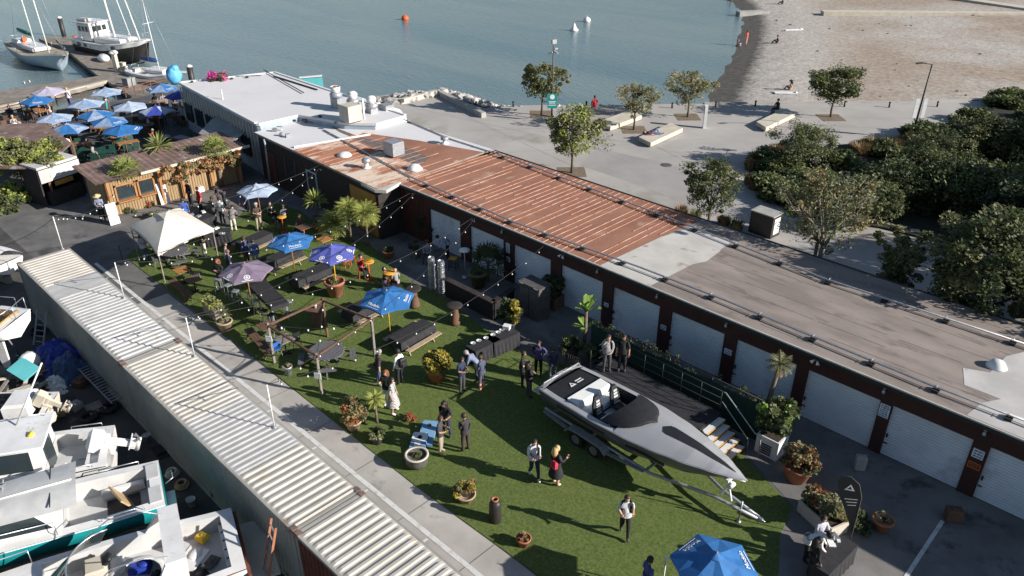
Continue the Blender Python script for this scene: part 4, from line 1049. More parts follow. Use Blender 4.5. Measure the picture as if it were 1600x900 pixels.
# banana plant
x, y = at(912,548); o = empty('banana_plant', (x,y,0), 0, 'banana plant with big sunlit paddle leaves in front of a roller door', 'plant')
MB().tube([(0,0,0),(.03,0,1.1),(0,.05,2.1)], [.1,.09,.07], 8).build('trunk', M['palm_trunk'], o)
b = MB(); rnd = random.Random(8)
for i in range(13):
    az = i*2.4; el = 1.35-.09*i; L_ = rnd.uniform(.6,.95); root = Vector((0,.05,2.05 if i < 9 else 1.2))
    d = Vector((math.cos(az)*math.cos(el), math.sin(az)*math.cos(el), math.sin(el))); s_ = Vector((-math.sin(az), math.cos(az), 0))
    P = [root, root+d*L_*.4, root+d*L_*.8+Vector((0,0,-.06)), root+d*L_*1.05+Vector((0,0,-.2))]
    w4 = [.03,.13,.14,.02]
    vs = []
    for p, q in zip(P, w4): vs += [p-s_*q+Vector((0,0,.03)), p, p+s_*q+Vector((0,0,.03))]
    b.add(vs, [(k*3+j, k*3+j+1, k*3+j+4, k*3+j+3) for k in range(3) for j in range(2)], 0)
b.build('leaves', M['leaf_banana'], o)

# pots and planters
def pot_prof(r, h): return [(r*.68,0),(r*.98,h*.86),(r*1.08,h*.87),(r*1.08,h),(r*.92,h),(r*.88,h*.9)]
def potted(px, r, h, m, label, fol=None, fr=.4, fh=.6, size=.08, seed=1, n=80, cl=16, name='potted_plant', base=None, bowl=False):
    x, y = base or at(*px); o = empty(name, (x,y,.03), 0, label, 'potted plant')
    pr = [(r*.6,0),(r*.9,h*.3),(r,h*.7),(r*.95,h*.92),(r*1.04,h),(r*.85,h),(r*.8,h*.9)] if bowl else pot_prof(r, h)
    p = MB().lathe(pr, n=18).build('pot', M[m], o)
    MB().lathe([(r*.9,h*.88),(.01,h*.92)], n=14, cap=False).build('soil', M['soil'], p)
    if fol: shrub(0,0,fr,fh,fol,None,seed,size,n,cl,z=h*.85,parent=o)
    return o
potted((683,594), .46, .62, 'terracotta', 'big terracotta pot with a round golden leaved bush', ['leaf_yellow','leaf_yellow','leaf_mid'], .66, 1.05, .09, 1, 150, 34)
potted((525,462), .50, .85, 'terracotta', 'tall terracotta pot under the violet umbrella with a few green stems', ['leaf_olive','leaf_tan'], .34, .4, .07, 2, 60, 10)
potted((353,516), .36, .5, 'clay_tan', 'tan clay pot with a small spiky plant beside the stone trough', ['leaf_pale','leaf_olive'], .25, .3, .07, 3, 40, 8)
palm((351,512), .35, 'spike', 'small spiky dracaena growing from the tan clay pot', 13, .5, 26, ('leaf_olive','leaf_dead'), tr=.03, dead=0, z=.45)
potted((553,670), .34, .42, 'clay_tan', 'reddish brown shrub in a pale pot at the turf edge', ['leaf_rust','leaf_tan','leaf_olive'], .62, 1.15, .08, 4, 90, 30)
potted((566,660), .22, .35, 'pot_grey', 'small dark pot tucked beside the reddish shrub', ['leaf_olive'], .2, .3, .06, 5, 40, 6)
potted((590,692), .27, .38, 'pot_grey', 'dark brown pot with green leaves below the little palm', ['leaf_pale','leaf_mid'], .34, .28, .08, 6, 40, 10)
potted((451,586), .2, .45, 'galv', 'grey metal bucket planter with pale flowers by the lane', ['leaf_pale','leaf_rust'], .2, .25, .06, 7, 40, 7)
pb_ = potted((652,728), .44, .52, 'pot_grey', 'wide round pot with a pale rim and a small green sprout', ['leaf_mid'], .2, .18, .08, 8, 30, 6, bowl=True)
MB().lathe([(.36,.52),(.37,.545),(.455,.545),(.46,.515)], n=20, cap=False).build('rim', M['concrete_light'], pb_)
potted((728,782), .34, .3, 'clay_tan', 'tangled cactus plant with yellow tips and orange blooms on the turf', ['leaf_olive','leaf_tan','leaf_yellow','leaf_rust'], .42, .75, .07, 9, 90, 22)
potted((818,852), .24, .32, 'terracotta', 'small terracotta pot of dry rusty sprigs at the turf edge', ['leaf_rust','leaf_tan'], .2, .25, .05, 10, 50, 8)
potted((1243,748), .55, .68, 'terracotta', 'large terracotta pot with a brown and red flowering shrub by the steps', ['leaf_rust','leaf_tan','leaf_dark'], .66, .95, .07, 11, 90, 28)
potted((1376,826), .34, .42, 'terracotta', 'terracotta pot holding a wispy dying sprig on the patio', ['leaf_grey'], .28, .3, .06, 12, 18, 6)
x, y = at(1338,822); shrub(x, y, .5, .6, ['leaf_mid','leaf_dark'], 'round green bush on the patio behind the feather flag', 13, .08, 90, 14)
potted((796,516), .32, .45, 'pot_grey', 'tall leafy citrus bush in a dark pot behind the draped tables', ['leaf_mid','leaf_yellow','leaf_dark'], .62, 1.5, .10, 14, 90, 26)
potted((650,402), .3, .55, 'concrete_grey', 'grey tub with a thin shrub beside the seated man', ['leaf_dark'], .4, .7, .07, 15, 60, 12)
potted((748,448), .48, .85, 'leaf_olive', 'big moss green barrel pot under the fan palm', None)
potted((608,402), .34, .4, 'terracotta', 'low pot at the foot of the pygmy palms', ['leaf_dark'], .3, .3, .07, 16, 50, 8)
potted((500,362), .42, .45, 'terracotta', 'shaded pot under the spiky yucca', ['leaf_dark'], .3, .3, .07, 17, 50, 8)
potted((938,570), .35, .4, 'pot_grey', 'dark planter of grasses at the foot of the banana plant', ['leaf_dark','leaf_mid'], .75, .9, .1, 18, 80, 24)
potted((893,560), .3, .4, 'pot_grey', 'leafy dark plant left of the banana plant trunk', ['leaf_dark','leaf_mid'], .6, .8, .1, 19, 70, 20)
potted((1003,585), .2, .3, 'pot_grey', 'bright sprig beside the green fence behind the platform', ['leaf_lime'], .22, .5, .07, 20, 50, 8)
def trough(px, L_, w2, h, rz, m, label, fol, fh, seed, size=.08, n=90, name='planter'):
    x, y = at(*px); o = empty(name, (x,y,.01), rz, label, 'planter')
    t = MB()
    t.box(-L_/2,L_/2,-w2/2,-w2/2+.06,0,h); t.box(-L_/2,L_/2,w2/2-.06,w2/2,0,h); t.box(-L_/2,-L_/2+.06,-w2/2+.06,w2/2-.06,0,h); t.box(L_/2-.06,L_/2,-w2/2+.06,w2/2-.06,0,h)
    c = t.build('box', M[m], o); MB().box(-L_/2+.06,L_/2-.06,-w2/2+.06,w2/2-.06,.02,h-.08).build('soil', M['soil'], c)
    rnd = random.Random(seed); cs = [(rnd.uniform(-L_*.42,L_*.42), rnd.uniform(-w2*.4,w2*.4), h+rnd.uniform(0,fh), rnd.uniform(.12,.24)) for _ in range(int(14+L_*10))]
    b = MB(); leaves(b, cs, n, size, .2, 0, seed, nm=len(fol)); b.build('foliage', [M[f] for f in fol], o)
    return o
trough((336,494), 1.3, .5, .6, R(0), 'wood_grey', 'weathered trough planter filled with pale yellow green succulents', ['leaf_lime','leaf_pale'], .25, 1)
trough((1283,815), 1.5, .8, .5, R(-20), 'concrete_light', 'pale concrete planter behind the sign-in table with a mottled bush', ['leaf_olive','leaf_rust','leaf_pale'], .7, 2, .09, 110)
trough((862,478), 1.0, .7, .7, R(0), 'wood_brown', 'dark timber planter of shaded shrubs against a roller door', ['leaf_dark','leaf_mid'], .9, 3, .1)
x, y = at(1203,705); o = empty('planter', (x,y,0), 0, 'tall white planter box holding a leafy tree at the foot of the fence', 'planter')
MB().box(-.45,.45,-.4,.4,0,.85).build('box', M['white_plastic'], o); MB().box(-.38,.38,-.33,.33,.85,.87).build('soil', M['soil'], o)
b = MB(); rnd = random.Random(4); leaves(b, [(rnd.uniform(-.5,.5), rnd.uniform(-.5,.5), 1.1+rnd.uniform(0,1.1), .26) for _ in range(30)], 60, .15, .3, 0, 4, nm=3); b.build('foliage', [M['leaf_mid'],M['leaf_dark'],M['leaf_banana']], o)
b = MB()
for k in range(5): b.box(-.2,.2,-.44,-.41,.12+k*.1,.16+k*.1)
b.build('vent_grille', M['black_metal'], o)
for i, (u, v, m) in enumerate(((232,322,'petal_red'),(206,332,'leaf_grey'),(240,338,'leaf_grey'),(322,332,'leaf_tan'))):
    x, y = at(u, v); shrub(x, y, .45, .5, [m,'leaf_mid'] , ['red flowers bedded at the foot of the fan palm','grey green succulents left of the fan palm','silver succulents right of the fan palm trunk','tan shrub behind the buffet tables'][i], 40+i, .07, 60, 10)
x, y = at(640,658); fl = MB(); leaves(fl, [(0,0,.2,.18),(.2,.1,.15,.14),(-.15,.1,.15,.12)], 45, .08, .1, 0, 3, nm=2); tag(fl.build('flower_bunch', [M['leaf_rust'], M['petal_red']], None, (x,y,.03)), 'orange red toy like bunch lying on the turf above the game boards', 'flowers')
# rocks along the shore
rk = [MB().blob((0,0,0),(1,.8,.65),0,s,1,.22,False).build('boulder', M['rock' if s < 6 else 'rock_dark']) for s in range(8)]
for o in rk: tag(o, 'pale grey boulder in the bank of rocks along the water edge', 'boulder', 'boulders along the water edge')
for o in rk[6:]: tag(o, 'dark wet boulder low in the bank of rocks along the water edge', 'boulder', 'wet boulders along the water edge')
rnd = random.Random(77); rf_ = [True]*8
def put_rock(x, y, z, s_, dark=False):
    i = rnd.randrange(6, 8) if dark else rnd.randrange(6)
    o = rk[i] if rf_[i] else copy_tree(rk[i]); rf_[i] = False
    o.location = (x, y, z); o.scale = (s_*rnd.uniform(.7,1.2), s_*rnd.uniform(.7,1.2), s_*rnd.uniform(.7,1.1)); o.rotation_euler = (rnd.uniform(-.4,.4), rnd.uniform(-.4,.4), rnd.uniform(0,6.28))
def rock_run(a, b, n, wide, z0, z1, s0, s1, dk=.2):
    A, B = Vector((*a,0)), Vector((*b,0)); d = (B-A); nn = Vector((-d.y, d.x, 0)).normalized()
    for _ in range(n):
        t = rnd.random(); k = rnd.random(); p = A + d*t + nn*k*wide
        put_rock(p.x, p.y, z0+(z1-z0)*k, rnd.uniform(s0, s1), rnd.random() < dk*(k > .6))
rock_run(at(604,166), at(685,148), 70, 5.0, .15, -.9, .35, .75)
rock_run(at(688,146), at(756,168), 56, 2.8, .25, -1.0, .35, .7)
rock_run(at(756,168), at(810,166), 30, 2.2, -.1, -1.1, .25, .5)
rock_run(at(810,166), at(1100,163), 62, 1.6, -.1, -1.1, .2, .42, .5)
rock_run(at(1100,163), at(1330,161), 40, 1.0, -.3, -.6, .12, .32, .5)
for i in range(26):
    p = at(rnd.uniform(1130,1600), rnd.uniform(20,155), -.4); put_rock(p[0], p[1], beach_z(*p)+.03, rnd.uniform(.08,.2), True)
# ------------------------------------------------------------------ umbrellas
def text_mesh(s_, size, name, m, extrude=.004):
    cu = bpy.data.curves.new('lettering', 'FONT'); cu.body = s_; cu.size = size; cu.extrude = extrude; cu.align_x = 'CENTER'; cu.align_y = 'CENTER'; cu.resolution_u = 2
    ob = bpy.data.objects.new('lettering', cu); COL.objects.link(ob); bpy.context.view_layer.update()
    me = bpy.data.meshes.new_from_object(ob.evaluated_get(bpy.context.evaluated_depsgraph_get()))
    bpy.data.objects.remove(ob); bpy.data.curves.remove(cu); me.materials.clear(); me.materials.append(M[m]); return me
TXT = {}
def umbrella(px, r, m, label, zt=2.55, drop=.45, n=6, rot=0, m2=None, word=None, pole='wood_orange', group=None, logo=None, base=None, zp=None, tilt=0, panels=(0,2,4), valance=.0, low=0):
    """px marks the canopy apex"""
    x, y = base or at(px[0], px[1], zt)
    o = empty('umbrella', (x,y,low), rot, label, 'umbrella', group)
    zt -= low
    b = MB(); ze = zt-drop
    rim = [Vector((math.cos(6.2832*i/n)*r, math.sin(6.2832*i/n)*r, ze)) for i in range(n)]
    ap = Vector((0,0,zt))
    for i in range(n):
        A, B = rim[i], rim[(i+1)%n]; mm = 0 if (m2 is None or i % 2) else 1
        mid = (A+B)/2*.97+Vector((0,0,.03*1+ze*.03)); mid.z = ze+.03
        h1 = ap*.5+A*.5; h2 = ap*.5+B*.5; hm = (h1+h2)/2; hm.z -= .035
        b.add([ap, h1, h2, hm], [(0,1,3),(0,3,2)], mm)
        b.add([h1, A, mid, B, h2, hm], [(0,1,2),(0,2,5),(5,2,4),(2,3,4)], mm)
        b.add([A, B, B-Vector((0,0,.1)), A-Vector((0,0,.1)), mid, mid-Vector((0,0,.08))], [(0,4,5,3),(4,1,2,5)], mm)
    c = b.build('canopy', [M[m], M[m2 or m]], o)
    v_ = MB().lathe([(r*.17,zt-.08*drop/.45+.02),(.02,zt+.06)], n=n, cap=False).build('vent_cap', M[m], o)
    MB().tube([(0,0,-.0),(0,0,zt+.1)], .025, 8).build('pole', M[pole], o)
    rb = MB()
    for A in rim: rb.tube([ap-Vector((0,0,.05)), A-Vector((0,0,.02))], .011, 4); rb.tube([Vector((0,0,zt-drop*1.4)), ap*.45+A*.55-Vector((0,0,.04))], .009, 4)
    rb.build('ribs', M['black_metal'], o)
    MB().lathe([(.24,0),(.24,.06),(.05,.1),(.04,.3)], n=12).build('base', M['black_metal'], o)
    if word or logo:
        for i in panels:
            A, B = rim[i], rim[(i+1)%n]; cc = ap*.22+(A+B)*.39; nrm = (A-ap).cross(B-ap).normalized()
            if nrm.z < 0: nrm = -nrm
            xa = (B-A).normalized(); ya = nrm.cross(xa)
            if (ap-(A+B)/2).dot(ya) < 0: xa = -xa; ya = -ya
            Mx = Matrix((xa.to_4d(), ya.to_4d(), nrm.to_4d(), (0,0,0,1))).transposed(); Mx.translation = cc + nrm*.022
            for k in range(3): Mx[3][k] = 0
            if word:
                key = (word, round(r, 1))
                if key not in TXT: TXT[key] = text_mesh(word, r*.17, 't', 'white_print')
                t = bpy.data.objects.new('lettering', TXT[key]); COL.objects.link(t); t.parent = c; t.matrix_local = Mx
                l2 = MB().box(-r*.28,r*.28,-r*.13,-r*.115,0,.004).build('lettering_rule', M['white_print'], c); l2.matrix_local = Mx
            else:
                rg = MB(); 
                for q in range(16):
                    a0, a1 = 6.2832*q/16, 6.2832*(q+1)/16; R1, R0 = r*.12, r*.085
                    rg.add([(math.cos(a0)*R0,math.sin(a0)*R0,0),(math.cos(a0)*R1,math.sin(a0)*R1,0),(math.cos(a1)*R1,math.sin(a1)*R1,0),(math.cos(a1)*R0,math.sin(a1)*R0,0)], [(0,1,2,3)])
                rg.box(-r*.06,r*.06,-r*.02,r*.02,0,.003).box(-r*.02,r*.02,-r*.06,r*.06,.003,.006)
                rg.box(-r*.2,r*.2,-r*.19,-r*.16,0,.004)
                t = rg.build('logo', M['white_print'], c); t.matrix_local = Mx
    return o
umbrella((1120,866), 1.27, 'umb_blue', 'large blue beer umbrella with white lettering at the bottom of the photo', 2.75, .5, 6, R(24), word='Modelo', panels=(0,2,5), pole='wood_light')
umbrella((604,455), 1.30, 'umb_blue', 'blue beer umbrella on a yellow pole over a covered picnic table', 2.5, .42, 6, R(10), word='Modelo', panels=(0,4), pole='yellow_pole')
umbrella((452,366), 1.24, 'umb_blue', 'blue umbrella with white lettering beside two wooden café tables', 2.5, .42, 6, R(15), word='Modelo', panels=(5,3))
umbrella((518,384), 1.24, 'umb_violet', 'violet blue umbrella rising from the tall terracotta pot', 2.9, .42, 6, R(20), logo=1, panels=(3,4,5,0), pole='yellow_pole')
umbrella((382,412), 1.28, 'umb_mauve', 'faded mauve umbrella over the tall draped table', 2.65, .42, 6, R(5), logo=1, panels=(4,5), pole='wood_orange')
umbrella((400,288), 1.20, 'umb_pale', 'pale blue umbrella nearest the dark timber wall', 2.5, .4, 6, R(0), word=None)
dk = 'umbrellas over the restaurant deck'
for i, (u, v, m, m2, lb, rr_) in enumerate((
    (73,136,'umb_lav',None,'faded lavender deck umbrella beside the pale floating dock',1.45),
    (55,150,'umb_blue',None,'bright blue deck umbrella just below the lavender one',1.35),
    (164,137,'umb_sky','umb_pale','pale blue deck umbrella nearest the foot of the brown dock',1.35),
    (251,131,'umb_blue','umb_sky','blue deck umbrella closest to the corner of the white roof',1.35),
    (278,142,'umb_navy',None,'navy deck umbrella hard against the restaurant wall',1.2),
    (132,155,'umb_pale','umb_sky','pale deck umbrella in the middle of the upper row',1.45),
    (201,159,'umb_pale',None,'whitish blue deck umbrella right of the middle of the upper row',1.4),
    (243,165,'umb_navy','umb_pale','navy deck umbrella with one pale panel in the shade',1.35),
    (147,172,'umb_sky','umb_blue','two tone blue deck umbrella in the centre of the deck',1.4),
    (83,177,'umb_sky','umb_pale','light blue deck umbrella beside the tin shelter',1.4),
    (168,182,'umb_blue','umb_sky','mid blue deck umbrella just above the wooden picnic tables',1.4),
    (104,193,'umb_sky','umb_blue','blue deck umbrella lowest on the left above the vine',1.4),
    (189,195,'umb_blue',None,'strong blue deck umbrella lowest on the right over wooden tables',1.45))):
    umbrella((u,v), rr_, m, lb, 2.4, .42, 6, R(17*i), m2, word=('Modelo' if m in ('umb_blue','umb_sky') else None), panels=(3,5), group=dk)

# ------------------------------------------------------------------ tables and seats
def picnic(px, L_, rz, m, label, cover=True, m2='wood_light', name='picnic_table', group=None, bench=True, wd=.75):
    x, y = at(px[0], px[1], .72); o = empty(name, (x,y,.03), rz, label, 'picnic table', group)
    b = MB()
    for k in range(5): b.box(-L_/2,L_/2,-wd/2+k*wd/5+.008,-wd/2+(k+1)*wd/5-.008,.68,.72)
    b.build('table_top', M[m2], o)
    if cover:
        c = MB(); h = .5; a, w2 = L_/2+.03, wd/2+.03; nn = 26; P = []; rnd = random.Random(int(px[0]))
        per = [(-a,-w2),(a,-w2),(a,w2),(-a,w2)]
        pts = []
        for i in range(4):
            p, q = per[i], per[(i+1)%4]; kk = 9 if i % 2 == 0 else 4
            for t in range(kk): pts.append((p[0]+(q[0]-p[0])*t/kk, p[1]+(q[1]-p[1])*t/kk))
        n_ = len(pts)
        bot = [(p[0]*(1.03+rnd.uniform(0,.03)), p[1]*(1.1+rnd.uniform(0,.12)), .735-h*rnd.uniform(.85,1.05)) for p in pts]
        c.add([(p[0],p[1],.738) for p in pts]+bot, [tuple(range(n_))]+[(i,n_+i,n_+(i+1)%n_,(i+1)%n_) for i in range(n_)])
        c.build('table_cover', M['black_cloth'], o)
    for s_ in (-1, 1):
        if bench: MB().box(-L_/2,L_/2,s_*(wd/2+.38)-.13,s_*(wd/2+.38)+.13,.42,.46).build('bench', M[m2], o)
    for xx in (-L_*.36, L_*.36):
        f = MB().bar((xx,-wd/2-.45,.38),(xx,wd/2+.45,.38),.04,.09)
        f.bar((xx,-wd/2-.25,0),(xx,-wd*.2,.68),.04,.09); f.bar((xx,wd/2+.25,0),(xx,wd*.2,.68),.04,.09)
        f.build('leg_frame', M[m2], o)
    return o
gp = 'covered picnic tables on the turf'
A9 = R(95)
picnic((397,372), 1.9, R(100), 0, 'black covered picnic table left of the blue umbrella with its pale bench showing', group=gp)
picnic((437,400), 2.3, R(95), 0, 'black covered picnic table under the blue umbrella beside the standing men', group=gp)
picnic((485,426), 2.0, R(92), 0, 'black covered picnic table in front of the tall terracotta pot', group=gp)
picnic((567,478), 1.8, R(92), 0, 'black covered picnic table under the umbrella with the yellow pole', group=gp)
picnic((644,518), 2.1, R(95), 0, 'black covered picnic table nearest the golden bush', group=gp)
def round_table(px, r, m, label, rz=0, seats=(0,1,2,3), n=8):
    x, y = at(px[0], px[1], .72); o = empty('round_picnic_table', (x,y,.03), rz, label, 'picnic table', 'round picnic tables on the turf')
    b = MB(); w2 = .135
    k = -r+w2/2
    while k < r:
        hl = math.sqrt(max(.02, r*r-k*k)); b.box(-hl,hl,k-w2/2+.005,k+w2/2-.005,.69,.73); k += w2
    b.build('table_top', M[m], o)
    for q in seats:
        a = q*math.pi/2+math.pi/4; c, s_ = math.cos(a), math.sin(a); rr_ = r+.38
        Z = MB()
        for t in (-.11, .02):
            P = [Vector((c*(rr_+t)-s_*v_, s_*(rr_+t)+c*v_, .44)) for v_ in (-.42, .42)]
            Z.bar(P[0], P[1], .12, .04)
        be = Z.build('bench', M[m], o)
        MB().bar((c*.15,s_*.15,.36),(c*(rr_+.05),s_*(rr_+.05),.36),.05,.09).bar((c*(rr_+.05),s_*(rr_+.05),0),(c*(rr_-.1),s_*(rr_-.1),.42),.06).bar((c*.5,s_*.5,0),(c*.2,s_*.2,.69),.05,.09).build('leg', M[m], o)
    return o
round_table((510,549), .78, 'grey_recycled', 'round grey plank table with four curved benches inside the timber frame', R(10))
round_table((273,392), .75, 'grey_recycled', 'round grey plank table under the beige tent', R(30))
def cafe(px, shape, r, h, m, mb, label, rz=0, name='cafe_table', cat='table', group=None):
    x, y = at(px[0], px[1], h); o = empty(name, (x,y,.03), rz, label, cat, group)
    if shape == 'round': MB().lathe([(r*.96,h-.05),(r,h-.035),(r,h-.01),(r*.97,h)], n=20).build('table_top', M[m], o)
    else:
        MB().ob((0,0,h-.02),(r*2,r*2,.04)).build('table_top', M[m], o)
    MB().tube([(0,0,.04),(0,0,h-.05)], .035, 8).build('pedestal', M[mb], o)
    b = MB()
    for k in range(4):
        a = k*math.pi/2+.4; b.bar((0,0,.06),(math.cos(a)*r*.75,math.sin(a)*r*.75,.02),.07,.05)
    b.build('foot', M[mb], o); return o
cafe((575,409),'round',.32,1.05,'yellow_top','orange_paint','tall orange café table beside the small red stool')
cafe((608,426),'round',.32,1.05,'yellow_top','orange_paint','tall orange café table behind the blue umbrella, nearest the keg stack')
cafe((440,339),'round',.28,1.05,'yellow_top','orange_paint','tall orange café table in the shade by the dark wall')
cafe((507,374),'square',.34,.95,'wood_orange','black_metal','square honey wood table behind the violet umbrella')
cafe((474,355),'square',.36,.95,'wood_brown','orange_paint','square dark wood table with papers beyond the blue umbrella')
cafe((284,422),'square',.36,.8,'wood_orange','black_metal','square honey wood table next to the tent post')
cafe((302,437),'square',.34,.75,'wood_brown','black_metal','square dark table below the honey wood one near the tent')
cafe((416,509),'square',.36,.95,'wood_brown','galv','square reddish wood table beside the timber frame post')
cafe((444,530),'square',.36,.78,'wood_grey','black_metal','square worn table inside the timber frame')
def chair(px, rz, m, mb, label, h=.46, back=True, name='chair', cat='chair', s_=.4, group=None, fold=False):
    x, y = at(px[0], px[1], h); o = empty(name, (x,y,.03), rz, label, cat, group)
    MB().ob((0,0,h-.015),(s_,s_,.03),bev=.01).build('seat', M[m], o)
    k = s_*.45
    for sx in (-1,1):
        for sy in (-1,1): MB().bar((sx*k*1.15,sy*k*1.15,0),(sx*k*.9,sy*k*.9,h-.03),.028).build('leg', M[mb], o)
    if back:
        b = MB().ob((-s_*.5,0,h+.3),(.03,s_,.22),ry=R(-6)); b.bar((-s_*.45,-s_*.45,h-.02),(-s_*.52,-s_*.45,h+.4),.025).bar((-s_*.45,s_*.45,h-.02),(-s_*.52,s_*.45,h+.4),.025)
        b.build('backrest', M[m], o)
    else:
        MB().bar((-k,-k,h*.35),(k,-k,h*.35),.02).bar((-k,k,h*.35),(k,k,h*.35),.02).bar((-k,-k,h*.35),(-k,k,h*.35),.02).bar((k,-k,h*.35),(k,k,h*.35),.02).build('footrest', M[mb], o)
    return o
chair((566,422),R(60),'red_plastic','orange_paint','small red chair beside the tall orange table')
chair((538,408),R(200),'orange_paint','orange_paint','orange chair under the edge of the violet umbrella')
chair((547,402),R(20),'orange_paint','orange_paint','orange chair nearest the honey wood table')
chair((304,427),R(90),'black_metal','galv','black folding chair beside the honey wood table by the tent')
chair((436,514),R(120),'black_metal','galv','black folding chair beside the reddish wood table',.5)
chair((460,530),R(180),'black_metal','black_metal','black chair to the side of the worn square table')
chair((430,545),R(180),'blue_plastic','galv','low chair with a blue seat at the timber post')
chair((600,445),R(90),'black_metal','black_metal','dark chair of the people sitting behind the blue umbrella')
chair((621,447),R(100),'black_metal','black_metal','dark chair tucked beside the tall barrel table')
chair((437,352),R(90),'black_metal','black_metal','dark chair below the shaded orange table')
# tall draped table with stools
x, y = at(416,456,1.05); o = empty('bar_table', (x,y,.03), R(-8), 'long bar height table draped in black with stools along it', 'table')
L_ = 3.3
MB().box(-L_/2,L_/2,-.42,.42,1.0,1.04).build('table_top', M['wood_brown'], o)
c = MB(); c.add([(-L_/2-.02,-.45,1.05),(L_/2+.02,-.45,1.05),(L_/2+.02,.45,1.05),(-L_/2-.02,.45,1.05),(-L_/2-.03,-.47,.86),(L_/2+.03,-.47,.86),(L_/2+.03,.47,.84),(-L_/2-.03,.47,.86)], [(0,1,2,3),(0,4,5,1),(1,5,6,2),(2,6,7,3),(3,7,4,0)])
c.build('table_cover', M['black_cloth'], o)
for sx in (-1,1):
    for sy in (-1,1): MB().bar((sx*L_*.46,sy*.36,0),(sx*L_*.46,sy*.36,1.0),.06).build('leg', M['galv'], o)
sg = 'metal stools around the tall draped table'
st = [((449,472),'silver stool at the near end of the tall draped table'),((424,492),'silver stool in front of the near corner of the tall table'),((412,486),'dark topped stool second along the tall table'),((400,470),'steel stool halfway along the tall table'),((392,458),'steel stool under the edge of the mauve umbrella'),((356,446),'steel stool left of the mauve umbrella'),((368,455),'steel stool beneath the left side of the mauve umbrella'),((340,438),'steel stool farthest left near the seated woman')]
for i, (p, lb) in enumerate(st): chair(p, R(20*i), 'black_metal' if i in (1,2) else 'galv', 'steel', lb, .75, False, 'bar_stool', 'stool', .34, sg)
# dark benches along the lane side
def bench(px, L_, rz, m, label, back=False):
    x, y = at(px[0], px[1], .45); o = empty('bench', (x,y,.03), rz, label, 'bench')
    b = MB()
    for k in range(3): b.box(-L_/2,L_/2,-.2+k*.135,-.08+k*.135,.41,.45)
    b.build('seat', M[m], o)
    for xx in (-L_*.4,L_*.4): MB().bar((xx,-.18,0),(xx,-.1,.41),.06).bar((xx,.18,0),(xx,.1,.41),.06).bar((xx,-.18,.38),(xx,.18,.38),.05).build('leg', M[m], o)
    if back: MB().box(-L_/2,L_/2,.2,.24,.6,.85).bar((-L_*.4,.2,.4),(-L_*.4,.24,.85),.05).bar((L_*.4,.2,.4),(L_*.4,.24,.85),.05).build('backrest', M[m], o)
    return o
bench((404,532), 2.6, R(-8), 'wood_brown', 'long dark timber bench along the turf edge beside the frame post')
bench((282,450), 2.3, R(-5), 'wood_brown', 'long dark timber bench at the turf edge by the tent post')
# draped buffet tables
def draped(px, L_, wd, h, rz, label, items=4, m='black_cloth', name='draped_table', seed=1):
    x, y = at(px[0], px[1], h); o = empty(name, (x,y,.03), rz, label, 'table')
    MB().box(-L_/2+.02,L_/2-.02,-wd/2+.02,wd/2-.02,h-.05,h-.01).build('table_top', M['grey_gelcoat'], o)
    c = MB(); pts = []; rnd = random.Random(seed)
    for (p, q, kk) in (((-L_/2,-wd/2),(L_/2,-wd/2),14),((L_/2,-wd/2),(L_/2,wd/2),6),((L_/2,wd/2),(-L_/2,wd/2),14),((-L_/2,wd/2),(-L_/2,-wd/2),6)):
        for t in range(kk): pts.append((p[0]+(q[0]-p[0])*t/kk, p[1]+(q[1]-p[1])*t/kk))
    n_ = len(pts)
    bot = [(p[0]*(1.0+.05*(i%2)), p[1]*(1.02+.12*(i%2)), .02) for i, p in enumerate(pts)]
    c.add([(p[0],p[1],h) for p in pts]+bot, [tuple(range(n_))]+[(i,n_+i,n_+(i+1)%n_,(i+1)%n_) for i in range(n_)])
    c.build('table_cover', M[m], o); return o
draped((755,536), 1.5, .7, .76, R(88), 'black draped buffet table nearer the people, left of the pair')
draped((785,524), 1.5, .7, .76, R(84), 'black draped buffet table right of the pair beside the citrus bush')
bg2 = 'white bowls set out on the draped tables'
for i, (u, v) in enumerate(((739,538),(748,534),(759,530),(770,525),(778,521),(784,517))):
    x, y = at(u, v, .79); o = MB().lathe([(.05,0),(.11,.07),(.12,.08),(.10,.075),(.04,.02)], n=12).build('bowl', M['white_plastic'], None, (x,y,.795)); tag(o, ['first white bowl at the near end of the left draped table','second white bowl on the left draped table','third white bowl at the far end of the left draped table','white bowl at the near end of the right draped table','white bowl in the middle of the right draped table','white bowl next to the white box on the right draped table'][i], 'bowl', bg2)
x, y = at(792,515,.79); tag(MB().ob((0,0,.1),(.3,.25,.2),bev=.03).ob((0,0,.21),(.34,.29,.03)).build('ice_box', M['white_plastic'], None, (x,y,.795), .4), 'white box at the far end of the right draped table', 'box')
draped((302,345), 2.4, .8, .8, R(95), 'long dark buffet table by the kiosk laden with trays', name='buffet_table')
draped((340,362), 1.4, .7, .8, R(60), 'dark draped table beside the guests at the kiosk', name='buffet_table')
for i, (u, v, m) in enumerate(((296,352,'white_plastic'),(303,345,'white_plastic'),(310,339,'galv'),(318,332,'white_plastic'),(290,340,'wood_light'),(338,358,'white_plastic'),(300,336,'galv'),(347,366,'galv'))):
    x, y = at(u, v, .83); tag(MB().ob((0,0,.04),(.32,.22,.07),bev=.015).ob((0,0,.085),(.28,.18,.015)).build('food_tray', M[m], None, (x,y,.835), i), ['pale serving tray on the buffet table nearest the tent','pale serving tray second from the tent','metal serving tray in the middle of the buffet','pale serving tray at the far end of the buffet','wooden tray at the back of the buffet','white tray on the small draped table','metal tray at the back of the buffet','metal tray at the near end of the small draped table'][i], 'tray')
x, y = at(444,336,1.08); tag(MB().lathe([(.08,0),(.14,.08),(.1,.1)],n=12).build('dish', M['steel'], None,(x,y,1.09)), 'steel dish on the shaded orange café table', 'dish')

